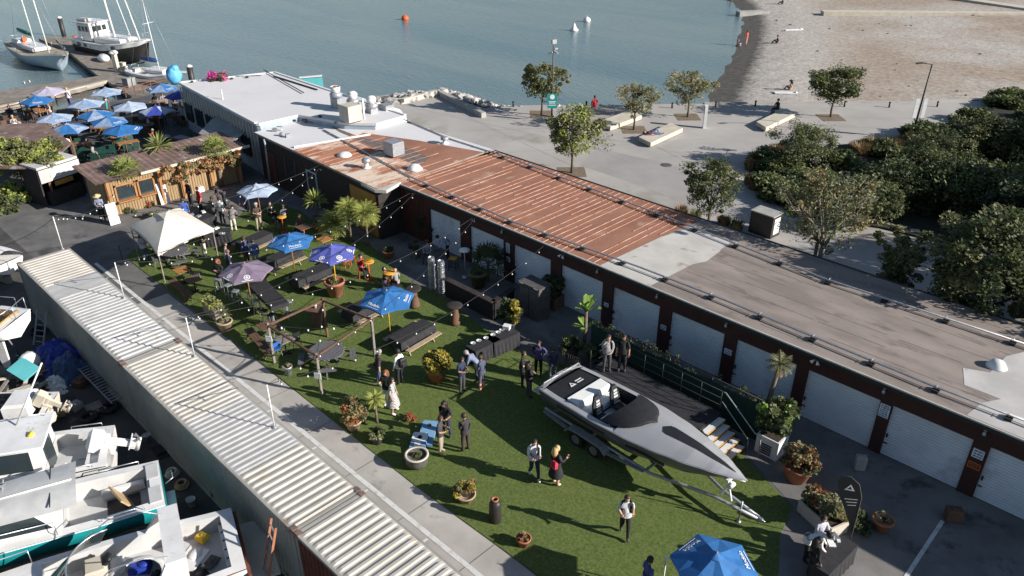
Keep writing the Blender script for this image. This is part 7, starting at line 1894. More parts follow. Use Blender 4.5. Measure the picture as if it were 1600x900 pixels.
for sg in (-1,1): bw.tube([(0,sg*1.25,2.0),(3,sg*1.85,2.0),(6,sg*2.0,2.0),(9,sg*1.6,2.3),(12,0,2.8)], .09, 5)
bw.build('bulwark', M['white_gelcoat'], o)
rail(o, [(3,-1.9,2.9),(6,-2.0,2.85),(9,-1.6,3.1),(12,0,3.6)], down=1.0, name='side_rail'); rail(o, [(3,1.9,2.9),(6,2.0,2.85),(9,1.6,3.1),(12,0,3.6)], down=1.0, name='side_rail')
mast(o, 6.2, 2.4, 11.0, None, None, (.6,), lean=-1.0, r=.15, stays=((12,0,2.8),(6,-2,2.0),(6,2,2.0)))
mast(o, 10.4, 2.4, 10.5, None, None, (), lean=-2.6, r=.10); mast(o, 9.0, 2.4, 9.0, None, None, (), lean=-2.2, r=.06)
o = empty('sloop', (-81.3,5.9,-1.2), R(22), 'small white sloop with a blue sail cover moored beside the deck', 'sailboat')
hull(o, 7.6, sc_(sail_b,1.5), [(0,1.15),(.5,1.05),(1,1.5)], [(0,.1),(.5,-.2),(1,.9)], 'white_gelcoat', 'white_gelcoat', ck=(.08,.38), inset=.35, depth=.35, mf='grey_gelcoat', rub='hull_blue_grey')
MB().ob((3.9,0,1.35),(2.4,1.5,.45),bev=.1).build('cabin', M['white_gelcoat'], o)
mast(o, 4.0, 1.0, 8.2, 2.4, 'sailcover_blue', (.62,), lean=-.4, r=.06, stays=((6.8,0,1.1),(3.8,-1.2,.8),(3.8,1.2,.8),(0,0,.9)))
rail(o, [(.2,-.9,1.5),(-.05,0,1.5),(.2,.9,1.5)], down=.6, name='stern_rail'); rail(o, [(1.2,-1.1,1.6),(1.2,-.9,1.9),(1.2,.9,1.9),(1.2,1.1,1.6)], posts=False, name='canopy_hoop')
x, y = at(162,92,-.3); o = empty('dinghy', (x,y,-.35), R(-10), 'upturned white dinghy lying on the brown pier', 'dinghy')
MB().blob((0,0,.15),(1.35,.62,.42),0,2,2,.02).build('hull', M['white_gelcoat'], o); MB().tube([(-1.2,0,.35),(0,0,.6),(1.2,0,.35)],.04,6).build('keel_strip', M['white_plastic'], o)
x, y = at(115,58,-.5); o = empty('inflatable', (x,y,-.9), R(30), 'dark inflatable tender tied behind the ketch', 'dinghy')
MB().tube([(-1.5,-.6,0),(1.0,-.6,0),(1.7,0,.1),(1.0,.6,0),(-1.5,.6,0)],.22,8).build('tube', M['rubber'], o); MB().box(-1.4,1.2,-.5,.5,-.1,-.02).build('floor', M['wood_brown'], o); MB().blob((.2,0,.25),(.35,.3,.3),0,3).build('engine_cover', M['orange_paint'], o)
x, y = at(273,124,.2); tag(MB().blob((0,0,.9),(.75,.75,.95),0,9,2,.09).blob((.2,.1,1.6),(.45,.4,.35),0,4,1,.1).build('blue_cover', M['bag_blue'], None, (x,y,-.3)), 'lumpy sky blue fabric cover beside the corner of the white roof', 'cover')
for i, (u, v, s_) in enumerate(((193,109,.6),(196,113,.5),(38,131,.18),(46,129,.18),(207,133,.6),(200,136,.7))):
    x, y = at(u, v, -.5); o = MB().ob((0,0,s_*.6),(s_,s_*.7,s_*1.2),bev=.04).ob((0,0,s_*1.25),(s_*1.1,s_*.8,s_*.12)).build('dock_box', M['concrete_light' if i < 4 else 'tin_grey'], None, (x,y,-.5), .4); tag(o, ['pale dock box at the foot of the capped piling','second pale dock box below the capped piling','small white cleat post on the floating dock, left one','small white cleat post on the floating dock, right one','grey locker where the pier meets the deck','larger grey locker where the pier meets the deck'][i], 'dock box')
# buoys
for (u, v, m, lb, cone) in ((633,31,'orange_paint','round orange mooring buoy out on the water',0),(897,48,'white_plastic','white cone topped buoy on the water',1),(917,34,'white_plastic','white ball buoy farther out on the water',0)):
    x, y = at(u, v, -1.2); b = MB()
    b.lathe([(.4,-.1),(.62,.12),(.35,.35),(.1,.95),(.02,1.0)] if cone else [(.2,-.2),(.45,-.05),(.55,.2),(.42,.5),(.15,.64),(.02,.66)], n=16)
    if not cone: b.lathe([(.08,.64),(.06,.8),(.02,.82)], n=8)
    tag(b.build('buoy', M[m], None, (x,y,-1.2)), lb, 'buoy')
# deck railing
o = empty('deck_railing', (0,0,0), 0, 'thin brown wire railing along the water side of the dining deck', 'railing')
P = [V3(*p) for p in ((0,182),(70,169),(150,159),(213,151),(262,137))]
b = MB()
for z in (.5,.75,1.0): b.tube([p+Vector((0,0,z)) for p in P], .025, 5)
b.build('rails', M['rust'], o)
for i in range(len(P)-1):
    for k in range(4): q = P[i].lerp(P[i+1], k/4); MB().bar(q, q+Vector((0,0,1.0)), .07).build('post', M['wood_brown'], o)

# --- park furniture
def slab_bench(a, b, c_, h, label):
    A, B, C_ = V3(*a, h), V3(*b, h), V3(*c_, h); o = empty('slab_bench', ((A.x+B.x)/2, (A.y+B.y)/2, 0), 0, label, 'bench', 'concrete slab benches on the plaza')
    off = Vector((o.location.x, o.location.y, 0)); q = [A-off, B-off, C_-off, C_+(A-B)-off]
    MB().prism([(p.x,p.y) for p in q], .08, h).build('slab', M['concrete_light'], o)
    cx = sum(p.x for p in q)/4; cy = sum(p.y for p in q)/4
    MB().prism([(cx+(p.x-cx)*.85,cy+(p.y-cy)*.85) for p in q], 0, .08).build('plinth', M['concrete_grey'], o); return o
slab_bench((936,189),(954,198),(1003,180), .42, 'pale concrete slab bench nearest the water behind the thin tree')
slab_bench((998,214),(1017,223),(1067,200), .42, 'pale concrete slab bench carrying the lying visitor')
slab_bench((1182,190),(1197,199),(1243,177), .42, 'pale concrete slab bench near the lone dark tree')
x, y = at(1100,200); o = empty('info_totem', (x,y,0), R(40), 'slim white and red information post standing on the plaza', 'sign')
MB().box(-.12,.12,-.2,.2,0,1.9).build('body', M['sign_white'], o); MB().box(.12,.125,-.14,.14,1.1,1.7).box(-.125,-.12,-.14,.14,1.1,1.7).build('panel', M['terracotta'], o)
# street lamps
x, y = at(862,187); o = empty('street_lamp', (x,y,0), 0, 'tall grey lamp post with camera heads and a green park sign', 'street lamp')
MB().tube([(0,0,0),(0,0,6.4)], [.08,.05], 8).build('pole', M['pot_grey'], o)
b = MB().ob((.0,.05,6.5),(.16,.5,.35)).ob((.3,0,5.7),(.4,.18,.12),ry=.3).ob((-.3,0,5.55),(.4,.18,.12),ry=-.3).ob((0,.3,5.9),(.15,.35,.12)); b.build('camera_head', M['galv'], o)
s_ = MB().ob((.45,-.5,1.55+.0),(.8,.04,1.2),rz=R(45)).build('park_sign', M['teal_sign'], o); s_.location.z = .25
b = MB(); Mz = Matrix.Rotation(R(45),4,'Z')
ring = [(math.cos(6.2832*k/20)*.2, -.035, .4+math.sin(6.2832*k/20)*.2) for k in range(20)]; b.add(ring, [tuple(range(20))])
for k, (w2, z) in enumerate(((.6,.0),(.5,-.12),(.62,-.3))): b.box(-w2/2,w2/2,-.036,-.03,z-.03,z+.03)
b.xf(Matrix.Translation((.45,-.5,1.5)) @ Mz); b.build('sign_print', M['white_print'], s_)
x, y = at(1424,217); o = empty('street_lamp', (x,y,0), 0, 'dark street lamp with one short arm and white banners at the bed edge', 'street lamp')
MB().tube([(0,0,0),(.15,0,5.9)], [.085,.055], 8).build('pole', M['black_metal'], o)
MB().tube([(.15,0,5.9),(-.35,-.75,6.05)], .04, 6).ob((-.45,-.95,6.05),(.22,.6,.08),rz=R(-30)).build('lamp_arm', M['black_metal'], o)
for sg, nm in ((-1,'a'),(1,'b')): MB().ob((.08+sg*.22,sg*.22,2.5),(.05,.3,1.5),rz=R(-45),rx=0).build('banner', M['white_print'], o)
x, y = at(1193,364); o = empty('utility_box', (x,y,0), R(-3), 'dark grey utility box with a leaf strewn lid behind the roof', 'utility box')
MB().box(-.75,.75,-.5,.5,0,1.35).build('body', M['dark_hull'], o); MB().box(-.78,.78,-.53,.53,1.35,1.42).build('lid', M['concrete_grey'], o); MB().box(.75,.77,-.3,.3,.2,1.2).build('door', M['white_plastic'], o)
for i, (u, v) in enumerate(((1387,352),(1408,357),(1429,363),(1450,369))):
    x, y = at(u, v); tag(MB().ob((0,0,.05),(.62,.45,.1),bev=.03).ob((0,0,.11),(.5,.34,.02)).build('stepping_stone', M['concrete_light'], None, (x,y,.03), .3*i), '%s stepping stone in the shade at the bed edge, counted from the left' % ['first','second','third','fourth'][i], 'paving stone')
for i, (u, v) in enumerate(((802,167),(916,167),(1050,169),(1118,167),(1180,166),(1319,167),(1389,168),(1464,167))):
    x, y = at(u, v); tag(MB().tube([(0,0,0),(0,0,.42)],.08,8).lathe([(.1,.42),(.09,.5),(.02,.53)],n=10).build('bollard', M['black_metal'], None, (x,y,0)), '%s small black bollard along the promenade edge, from the left' % ['first','second','third','fourth','fifth','sixth','seventh','eighth'][i], 'bollard', 'bollards along the promenade')
for i, (u, v) in enumerate(((860,178),(893,269),(990,203),(1074,183),(1298,184))):
    x, y = at(u-14*(i==0), v); d = 1.0; MB_ = MB().add([(-d,-d,.012),(d,-d,.012),(d,d,.012),(-d,d,.012)], [(0,1,2,3)]).build('tree_pit', M['mulch_tan'], None, (x,y,.002*i), R(45)); struct(MB_)
x, y = at(1041,258); tag(MB().lathe([(.42,0),(.42,.01),(.38,.014),(.02,.015)], n=20).build('manhole_cover', M['pot_grey'], None, (x,y,.006)), 'round dark manhole cover in the plaza paving', 'manhole cover')
x, y = at(1240,45,-.5); tag(MB().bar((-1.1,0,.08),(1.1,.3,.08),.35,.14).blob((1.1,.3,.12),(.3,.2,.12),0,1).build('driftwood', M['sand_towel'], None, (x,y,beach_z(x,y)), R(45)), 'bleached white log lying on the open beach', 'driftwood')
# loose gear scattered through the yard and the open boats
rnd = random.Random(52)
for i, (u, v, z, nm, lb, m) in enumerate((
    (40,622,.0,'bucket','blue bucket beside the splintered timber pile','blue_plastic'),(103,622,0,'bucket','white bucket below the dirty plastic sheeting','white_plastic'),
    (140,655,0,'tyre','old black tyre lying on the yard ground by the cream outboard','rubber'),(172,640,0,'tyre','second black tyre nearer the lying ladder','rubber'),
    (270,742,0,'rope_coil','pale rope coil on the ground by the container wall','concrete_light'),(285,760,0,'rope_coil','tan rope coil nearer the turquoise boat stern','tan_wood'),
    (230,690,0,'bucket','grey bucket standing alone in the middle of the dark yard','grey_gelcoat'),(60,520,0,'tyre','black tyre beside the grey plank ladder','rubber'),
    (300,790,0,'bucket','white pail between the turquoise stern and the container','white_plastic'))):
    x, y = at(u, v, z)
    if nm == 'bucket': b = MB().lathe([(.12,0),(.16,.3),(.17,.3),(.15,.28),(.11,.03)], n=12)
    else:
        b = MB(); Rr, r_ = (.3,.1) if nm == 'tyre' else (.22,.05)
        for k in range(1 if nm == 'tyre' else 3): b.tube([(math.cos(a*.3927)*(Rr-.03*k), math.sin(a*.3927)*(Rr-.03*k), r_+k*.06) for a in range(17)], r_, 7, cap=False)
    tag(b.build(nm, M[m], None, (x,y,.01)), lb, nm.replace('_',' '))
for i, (x, y, sx, sy, sz, m, lb, nm) in enumerate((
    (4.4,.6,.5,.3,.2,'tan_wood','tan plywood offcut leaning in the stripped cruiser cabin','offcut'),(1.9,-.9,.25,.25,.35,'red_plastic','red fuel can in the stern of the stripped cruiser','fuel_can'),
    (.9,.2,.5,.35,.12,'pot_grey','grey mat folded in the stern of the stripped cruiser','mat'),(2.2,.9,.3,.3,.3,'white_plastic','white bait bucket beside the arch of the stripped cruiser','bait_bucket'),
    (4.9,-.2,.6,.3,.15,'rust','rusty bracket frame near the windshield of the stripped cruiser','bracket_frame'))):
    p = on_boat(x, y); tag(MB().ob((0,0,sz/2),(sx,sy,sz),bev=min(.04,sz*.3)).ob((.02,.02,sz+.02),(sx*.5,sy*.5,.04)).build(nm, M[m], None, (p[0],p[1],1.32), i), lb, nm.replace('_',' '))
# ------------------------------------------------------------------ people
def cloth(c, r=.85):
    k = 'cloth_%d_%d_%d' % tuple(int(x*255) for x in c)
    return M.get(k) or mat(k, c, r, tuple(x*.75 for x in c), 9, .1, 30)
SK = [mat('skin_fair', (.52,.30,.21), .55, (.47,.26,.18), 6), mat('skin_tan', (.36,.20,.13), .55, (.32,.17,.11), 6), mat('skin_brown', (.20,.10,.06), .55, (.17,.085,.05), 6)]
HAIR = {'dark': mat('hair_dark', (.02,.015,.012), .6), 'brown': mat('hair_brown', (.045,.026,.015), .6), 'blonde': mat('hair_blonde', (.48,.33,.15), .6), 'grey': mat('hair_grey', (.30,.28,.26), .6), 'red': mat('hair_red', (.20,.07,.03), .6)}
mat('eye_dark', (.02,.015,.015), .3)
BASE = dict(pel=(0,0,.96), sp=(0,0,1.15), ch=(.0,0,1.36), nk=(.0,0,1.50), hb=(.015,0,1.58), hm=(.03,0,1.66), ht=(.025,0,1.73),
    sl=(0,.17,1.43), el=(-.02,.24,1.16), wl=(.06,.25,.93), hl=(.10,.245,.85), sr=(0,-.17,1.43), er=(-.02,-.24,1.16), wr=(.06,-.25,.93), hr=(.10,-.245,.85),
    jl=(0,.09,.92), kl=(.02,.11,.50), al=(-.01,.12,.09), tl=(.14,.13,.035), jr=(0,-.09,.92), kr=(.02,-.11,.50), ar=(-.01,-.12,.09), tr=(.14,-.13,.035))
RAD = dict(pel=.155, sp=.142, ch=.168, nk=.062, hb=.08, hm=.105, ht=.08, sl=.082, el=.058, wl=.038, hl=.042, sr=.082, er=.058, wr=.038, hr=.042, jl=.108, kl=.078, al=.054, tl=.048, jr=.108, kr=.078, ar=.054, tr=.048)
BON = [('pel','sp',1),('sp','ch',1),('ch','nk',1),('nk','hb',0),('hb','hm',0),('hm','ht',0),('ch','sl',1),('sl','el',1),('el','wl',2),('wl','hl',0),('ch','sr',1),('sr','er',1),('er','wr',2),('wr','hr',0),
    ('pel','jl',3),('jl','kl',3),('kl','al',4),('al','tl',5),('pel','jr',3),('jr','kr',3),('kr','ar',4),('ar','tr',5)]
def up(**k): d = dict(BASE); d.update(k); return d
def shift(d, keys, v): 
    for k in keys: d[k] = tuple(a+b for a, b in zip(d[k], v))
    return d
UP_ = ['pel','sp','ch','nk','hb','hm','ht','sl','el','wl','hl','sr','er','wr','hr','jl','jr']
POSES = {
 'stand': up(jl=(0,.09,.92), tl=(.14,.15,.035)),
 'phone': up(el=(.02,.22,1.15), wl=(.24,.10,1.20), hl=(.31,.05,1.24), er=(.0,-.23,1.15), wr=(.20,-.12,1.12), hr=(.27,-.06,1.14), hb=(.03,0,1.58), hm=(.06,0,1.65), ht=(.06,0,1.73)),
 'lean2': up(sp=(.04,.02,1.15), ch=(.09,.03,1.35), nk=(.13,.03,1.48), hb=(.15,.03,1.55), hm=(.18,.03,1.63), ht=(.18,.03,1.70), sl=(.08,.2,1.42), el=(.12,.30,1.16), wl=(.28,.20,1.05), hl=(.35,.16,1.05), sr=(.08,-.14,1.41), er=(.0,-.24,1.16), wr=(.0,-.26,.93), hr=(.02,-.26,.85), kl=(.06,.14,.50), al=(.0,.18,.09), tl=(.14,.22,.035)),
 'hips': up(el=(-.10,.33,1.20), wl=(.02,.18,1.04), hl=(.06,.13,1.02), er=(-.10,-.33,1.20), wr=(.02,-.18,1.04), hr=(.06,-.13,1.02)),
 'walk': up(kl=(.17,.10,.53), al=(.25,.10,.11), tl=(.39,.11,.06), kr=(.0,-.10,.50), ar=(-.24,-.10,.14), tr=(-.12,-.10,.035), el=(-.12,.23,1.18), wl=(-.08,.24,.95), hl=(-.05,.24,.87), er=(.05,-.24,1.17), wr=(.20,-.15,1.08), hr=(.27,-.10,1.10)),
 'talk': up(er=(.05,-.25,1.18), wr=(.27,-.22,1.22), hr=(.34,-.20,1.28), el=(-.02,.24,1.16), wl=(.08,.25,.94)),
 'cross': up(el=(.03,.25,1.17), wl=(.20,.02,1.18), hl=(.22,-.07,1.20), er=(.03,-.25,1.17), wr=(.22,-.02,1.14), hr=(.24,.07,1.15)),
 'sip': up(er=(.10,-.24,1.22), wr=(.20,-.10,1.42), hr=(.18,-.05,1.50), el=(-.05,.25,1.17), wl=(.10,.18,1.02), hl=(.15,.12,1.02)),
 'side_legs': up(kl=(.04,.17,.50), al=(-.02,.22,.09), tl=(.10,.30,.035), kr=(.03,-.12,.50), ar=(-.04,-.14,.09)),
 'point': up(er=(.16,-.30,1.36), wr=(.34,-.42,1.36), hr=(.42,-.46,1.37)),
}
s_ = up(); shift(s_, UP_, (0,0,-.48)); s_.update(kl=(.42,.12,.50), al=(.44,.12,.09), tl=(.58,.13,.035), kr=(.42,-.12,.50), ar=(.40,-.12,.09), tr=(.54,-.13,.035), el=(.06,.23,.72), wl=(.26,.14,.66), hl=(.33,.10,.68), er=(.06,-.23,.72), wr=(.26,-.14,.66), hr=(.33,-.10,.68)); POSES['sit'] = s_
s_ = up(); shift(s_, UP_, (0,0,-.84)); s_.update(kl=(.34,.16,.34), al=(.50,.14,.06), tl=(.62,.15,.035), kr=(.36,-.14,.30), ar=(.56,-.12,.06), tr=(.68,-.13,.04), el=(-.16,.24,.34), wl=(-.22,.26,.10), hl=(-.24,.27,.04), er=(.10,-.24,.36), wr=(.26,-.18,.32), hr=(.32,-.16,.33)); POSES['ground'] = s_
s_ = up(); shift(s_, UP_, (-.02,0,-.05)); 
for k, (x, z) in dict(sp=(.10,1.06), ch=(.30,1.18), nk=(.42,1.27), hb=(.47,1.30), hm=(.54,1.33), ht=(.60,1.36)).items(): s_[k] = (x, 0, z)
s_.update(sl=(.33,.17,1.22), el=(.38,.22,.95), wl=(.50,.18,.78), hl=(.56,.16,.74), sr=(.33,-.17,1.22), er=(.38,-.22,.95), wr=(.50,-.16,.78), hr=(.56,-.14,.74)); POSES['bend'] = s_
s_ = up(); 
for k, v in dict(pel=(0,0,.14), sp=(-.19,0,.15), ch=(-.40,0,.17), nk=(-.54,0,.17), hb=(-.62,0,.18), hm=(-.70,0,.19), ht=(-.77,0,.18), sl=(-.46,.17,.16), el=(-.22,.25,.12), wl=(-.05,.16,.22), hl=(0,.10,.26), sr=(-.46,-.17,.16), er=(-.22,-.26,.12), wr=(0,-.28,.08), hr=(.08,-.28,.06), jl=(.04,.09,.13), kl=(.32,.12,.42), al=(.52,.12,.08), tl=(.62,.13,.04), jr=(.04,-.09,.13), kr=(.42,-.11,.14), ar=(.80,-.12,.08), tr=(.86,-.12,.16)).items(): s_[k] = v
POSES['lie'] = s_
PM = {}
def body_mesh(pose):
    if pose in PM: return PM[pose]
    J = POSES[pose]; names = list(J); idx = {k: i for i, k in enumerate(names)}
    me = bpy.data.meshes.new('body'); me.from_pydata([J[k] for k in names], [(idx[a], idx[b]) for a, b, _ in BON], [])
    ob = bpy.data.objects.new('body_rig', me); COL.objects.link(ob)
    md = ob.modifiers.new('skin', 'SKIN'); md.use_smooth_shade = True; md.branch_smoothing = .6
    for k in names:
        sv = me.skin_vertices[0].data[idx[k]]; r = RAD[k]
        sv.radius = (r, r*(.78 if k in ('pel','sp','ch') else 1)); sv.use_root = (k == 'pel')
    sb_ = ob.modifiers.new('sub', 'SUBSURF'); sb_.levels = 1; sb_.render_levels = 1
    bpy.context.view_layer.update()
    out = bpy.data.meshes.new_from_object(ob.evaluated_get(bpy.context.evaluated_depsgraph_get()))
    bpy.data.objects.remove(ob)
    segs = [(Vector(J[a]), Vector(J[b]), s_, (RAD[a]+RAD[b])/2) for a, b, s_ in BON]
    verts = [tuple(v.co) for v in out.vertices]; faces = [tuple(p.vertices) for p in out.polygons]; mi = []
    for p in out.polygons:
        c = p.center; best = 9e9; sl_ = 0
        for a, b, s_, r in segs:
            d = b-a; t = max(0, min(1, (c-a).dot(d)/d.length_squared)); q = (c-(a+d*t)).length/ (r**.5)
            if q < best: best = q; sl_ = s_
        mi.append(sl_)
    m = MB(); m.v = verts; m.f = faces; m.m = mi; m.sm = [True]*len(faces)
    # fingers and thumb
    for sd in 'lr':
        w_, h_ = Vector(J['w'+sd]), Vector(J['h'+sd]); d = (h_-w_).normalized(); sx = d.cross(Vector((0,0,1))); sx = sx.normalized() if sx.length > .1 else Vector((1,0,0)); n_ = sx.cross(d)
        for k, ln in enumerate((.055,.068,.073,.066)):
            a = h_+sx*(-.027+.018*k)+d*.02; m.tube([a, a+d*ln*.6, a+d*ln*.9-n_*.022], [.009,.008,.006], 5)
        sg = 1 if sd == 'l' else -1; a = w_+(h_-w_)*.5+sx*-.025*sg; m.tube([a, a-sx*.035*sg+d*.025, a-sx*.03*sg+d*.055], [.011,.010,.007], 5)
    # face
    hm, hb, ht = Vector(J['hm']), Vector(J['hb']), Vector(J['ht']); upv = (ht-hb).normalized(); fw = Vector((1,0,0)) if pose != 'lie' else Vector((0,0,1)); fw = (fw-upv*fw.dot(upv)).normalized(); sdv = upv.cross(fw)
    c = hm+fw*.075
    m.add([c+upv*.02, c-upv*.022+sdv*.016, c-upv*.022-sdv*.016, c-upv*.018+fw*.03], [(0,1,3),(0,3,2),(1,2,3)])
    for sg in (-1,1):
        e_ = hm+fw*.083+sdv*.033*sg+upv*.018; m.add([e_+sdv*.012,e_+upv*.008,e_-sdv*.012,e_-upv*.008], [(0,1,2,3)], 6)
        e_ = hm+sdv*.092*sg-fw*.005; m.add([e_+upv*.03-fw*.012,e_+upv*.03+fw*.012,e_-upv*.025+fw*.008,e_-upv*.025-fw*.004,e_+sdv*.02*sg+upv*.02-fw*.02], [(0,1,4),(1,2,4),(2,3,4),(3,0,4)])
    e_ = hm+fw*.078-upv*.045; m.add([e_+sdv*.022,e_+upv*.005,e_-sdv*.022,e_-upv*.006], [(0,1,2,3)], 6)
    me = m.mesh('person_body_'+pose, [SK[0]]*6+[M['eye_dark']])
    PM[pose] = (me, hm, upv, fw); return PM[pose]
HM = {}
def head_piece(pose, kind):
    key = (pose, kind)
    if key in HM: return HM[key]
    me_, hm, upv, fw = body_mesh(pose); sdv = upv.cross(fw)
    Rm = Matrix((fw.to_4d(), sdv.to_4d(), upv.to_4d(), (0,0,0,1))).transposed(); Rm.translation = hm
    for k in range(3): Rm[3][k] = 0
    b = MB()
    if kind in ('short','long','bun','pony'):
        vs, fs = ICO[2]; keep = []
        g_ = [(v[0]*.112-.012, v[1]*.112, v[2]*.125+.012) for v in vs]
        for f in fs:
            c = [sum(g_[i][k] for i in f)/3 for k in range(3)]
            if c[2] > -.06 and not (c[0] > .045 and c[2] < .055) : keep.append(f)
        b.add(g_, keep, 0, True)
        if kind == 'long': b.tube([(-.05,0,.05),(-.10,0,-.05),(-.11,0,-.18),(-.10,0,-.34)], [.10,.115,.12,.05], 8)
        if kind == 'pony': b.tube([(-.10,0,.06),(-.15,0,.02),(-.15,0,-.14)], [.035,.04,.015], 7)
        if kind == 'bun': b.blob((-.10,0,.11),(.05,.05,.05),0,1)
    elif kind == 'cap': b.lathe([(.115,0),(.118,.05),(.09,.11),(.02,.135)], (-.01,0,.03), 14).ob((.12,0,.045),(.12,.15,.012))
    elif kind == 'straw': b.lathe([(.24,.03),(.23,.04),(.11,.05),(.105,.12),(.06,.15),(.01,.15)], (-.01,0,.03), 18)
    b.xf(Rm); me = b.mesh('head_'+kind, M['soil']); HM[key] = me; return me
NPEOPLE = 0
def person(px, face, pose, top, bot, label, hair=('short','dark'), skin=0, sleeves=0, shorts=0, shoes=(.05,.05,.05), z=.03, s_=1.0, base=None, dress=None, group=None, hat=None, jacket=None, name='person'):
    x, y = base or at(px[0], px[1], z)
    me = body_mesh(pose)[0]
    o = bpy.data.objects.new(name, me); COL.objects.link(o); o.location = (x, y, z); o.rotation_euler[2] = R(face); o.scale = (s_,)*3
    T_, B_ = cloth(top), cloth(bot); ms = [SK[skin], T_, T_ if sleeves else SK[skin], B_, SK[skin] if shorts else B_, cloth(shoes), M['eye_dark']]
    for i, m_ in enumerate(ms): o.material_slots[i].link = 'OBJECT'; o.material_slots[i].material = m_
    tag(o, label, 'person', group)
    def ch(me_, nm, m_):
        c = bpy.data.objects.new(nm, me_); COL.objects.link(c); c.parent = o
        c.material_slots[0].link = 'OBJECT'; c.material_slots[0].material = m_; return c
    if hat: ch(head_piece(pose, hat[0]), 'hat', cloth(hat[1]))
    if hair: ch(head_piece(pose, hair[0]), 'hair', HAIR[hair[1]])
    J = POSES[pose]; p = J['pel']
    if pose != 'lie':
        # shirt hem, so the clothes read as cloth rather than paint
        c = J['ch']
        h = MB(); h.lathe([(.180,-.07),(.183,.04),(.168,.14)], (p[0],p[1],p[2]), 14, cap=False, sx=.82, sy=1.12)
        ch(h.mesh('hem', M['soil']), 'shirt_hem' if not dress else 'belt', T_)
    if dress:
        h = MB(); h.lathe([(.30,-.50),(.27,-.34),(.20,-.12),(.15,.08)], (p[0],p[1],p[2]), 16, cap=False, sx=.9, sy=1.0); ch(h.mesh('skirt', M['soil']), 'skirt', cloth(dress))
    if jacket:
        c = J['ch']; h = MB()
        h.lathe([(.205,-.30),(.205,-.1),(.205,.05),(.14,.13)], (c[0]-.01,c[1],c[2]), 14, cap=False, sx=.86, sy=1.1)
        h.f = [f for i, f in enumerate(h.f) if sum(h.v[k][0] for k in f)/len(f) < c[0]+.10]; h.m = h.m[:len(h.f)]; h.sm = h.sm[:len(h.f)]
        ch(h.mesh('jacket', M['soil']), 'jacket', cloth(jacket))
    return o
K = (.018,.018,.02); NV = (.02,.03,.07); WH = (.72,.72,.70); GR = (.20,.20,.21); DG = (.06,.06,.065); JN = (.06,.09,.15); KH = (.36,.30,.22); CR = (.60,.56,.48); LB = (.20,.27,.40)
person((592,602), 75, 'lean2', (.05,.04,.045), JN, 'grey haired person in a dark vest and jeans holding a phone near the timber frame', ('short','grey'), shoes=GR)
person((626,600), -175, 'stand', WH, K, 'person in a white shirt and black trousers with a black backpack', ('short','dark'), sleeves=1)
person((607,634), -60, 'talk', K, WH, 'red haired woman in a black top and white trousers on the turf', ('long','red'), shoes=(.6,.6,.6))
person((616,646), 30, 'side_legs', (.42,.42,.42), (.42,.42,.42), 'dark haired woman in a grey striped dress beside the red haired woman', ('long','dark'), skin=1, dress=(.45,.45,.45), shorts=1, shoes=WH)
st_ = bpy.data.materials.new('striped_knit'); st_.use_nodes = True; n_ = st_.node_tree.nodes; wv = n_.new('ShaderNodeTexWave'); wv.bands_direction = 'Z'; wv.inputs['Scale'].default_value = 5; tc_2 = n_.new('ShaderNodeTexCoord'); cr_2 = n_.new('ShaderNodeValToRGB'); cr_2.color_ramp.elements[0].position = .45; cr_2.color_ramp.elements[1].position = .55; cr_2.color_ramp.elements[0].color = (.08,.08,.09,1); cr_2.color_ramp.elements[1].color = (.6,.6,.58,1)
st_.node_tree.links.new(tc_2.outputs['Object'], wv.inputs['Vector']); st_.node_tree.links.new(wv.outputs['Fac'], cr_2.inputs[0]); st_.node_tree.links.new(cr_2.outputs[0], n_['Principled BSDF'].inputs['Base Color'])
for q in [c for c in COL.objects if c.parent and c.name.startswith('skirt')][-1:]:
    q.material_slots[0].material = st_; q.parent.material_slots[1].material = st_
person((722,612), 10, 'phone', NV, DG, 'person in a navy shirt looking at a phone between the golden bush and the boat', ('short','dark'), skin=1, shoes=K)
person((753,610), 190, 'phone', (.07,.08,.13), (.09,.09,.12), 'man in a slate blue shirt and shorts with white shoes', ('short','brown'), shorts=1, shoes=WH)
person((747,596), 200, 'bend', (.20,.24,.36), DG, 'man in a pale blue shirt bending behind the slate shirted man', ('short','grey'), sleeves=1)
person((698,680), -70, 'lean2', K, NV, 'dark haired woman in a black tee with folded arms by the game boards', ('long','dark'), skin=1)
person((689,708), 35, 'phone', (.05,.05,.055), KH, 'man in a charcoal tee and khaki trousers next to the game boards', ('short','brown'), skin=1, shoes=KH)
person((728,705), 170, 'phone', (.045,.04,.045), (.06,.04,.035), 'person in a dark jacket and brown trousers facing the game boards', ('short','brown'), sleeves=1, shoes=K)
person((834,746), -30, 'walk', (.55,.56,.58), NV, 'man in a white shirt and pale jacket strolling across the turf', ('short','dark'), sleeves=1, shoes=WH, jacket=(.50,.50,.50))
person((868,757), 80, 'talk', K, K, 'blonde woman in a black dress with a red bag, seen from behind', ('long','blonde'), sleeves=1, shorts=1, dress=K, shoes=(.5,.5,.5))
person((975,836), -50, 'walk', (.55,.55,.56), K, 'man in a black jacket over a white shirt walking toward the big umbrella', ('short','brown'), jacket=K, shoes=DG, sleeves=0)
person((1008,935), 60, 'stand', (.05,.08,.24), NV, 'dark haired person in a blue shirt at the bottom edge of the turf', ('short','dark'), sleeves=1)
person((1058,958), 150, 'stand', (.04,.07,.28), NV, 'person in a royal blue top partly hidden under the big umbrella', ('short','dark'), sleeves=1)
person((816,603), 40, 'phone', K, K, 'woman in black at the left of the group behind the boat stern', ('short','brown'))
person((826,620), 70, 'cross', K, (.08,.08,.09), 'dark haired person in black nearest the boat stern', ('long','dark'), sleeves=1)
person((841,586), -60, 'hips', (.08,.07,.16), K, 'man in a purple zip jacket standing with hands together', ('short','dark'), skin=1, sleeves=1)
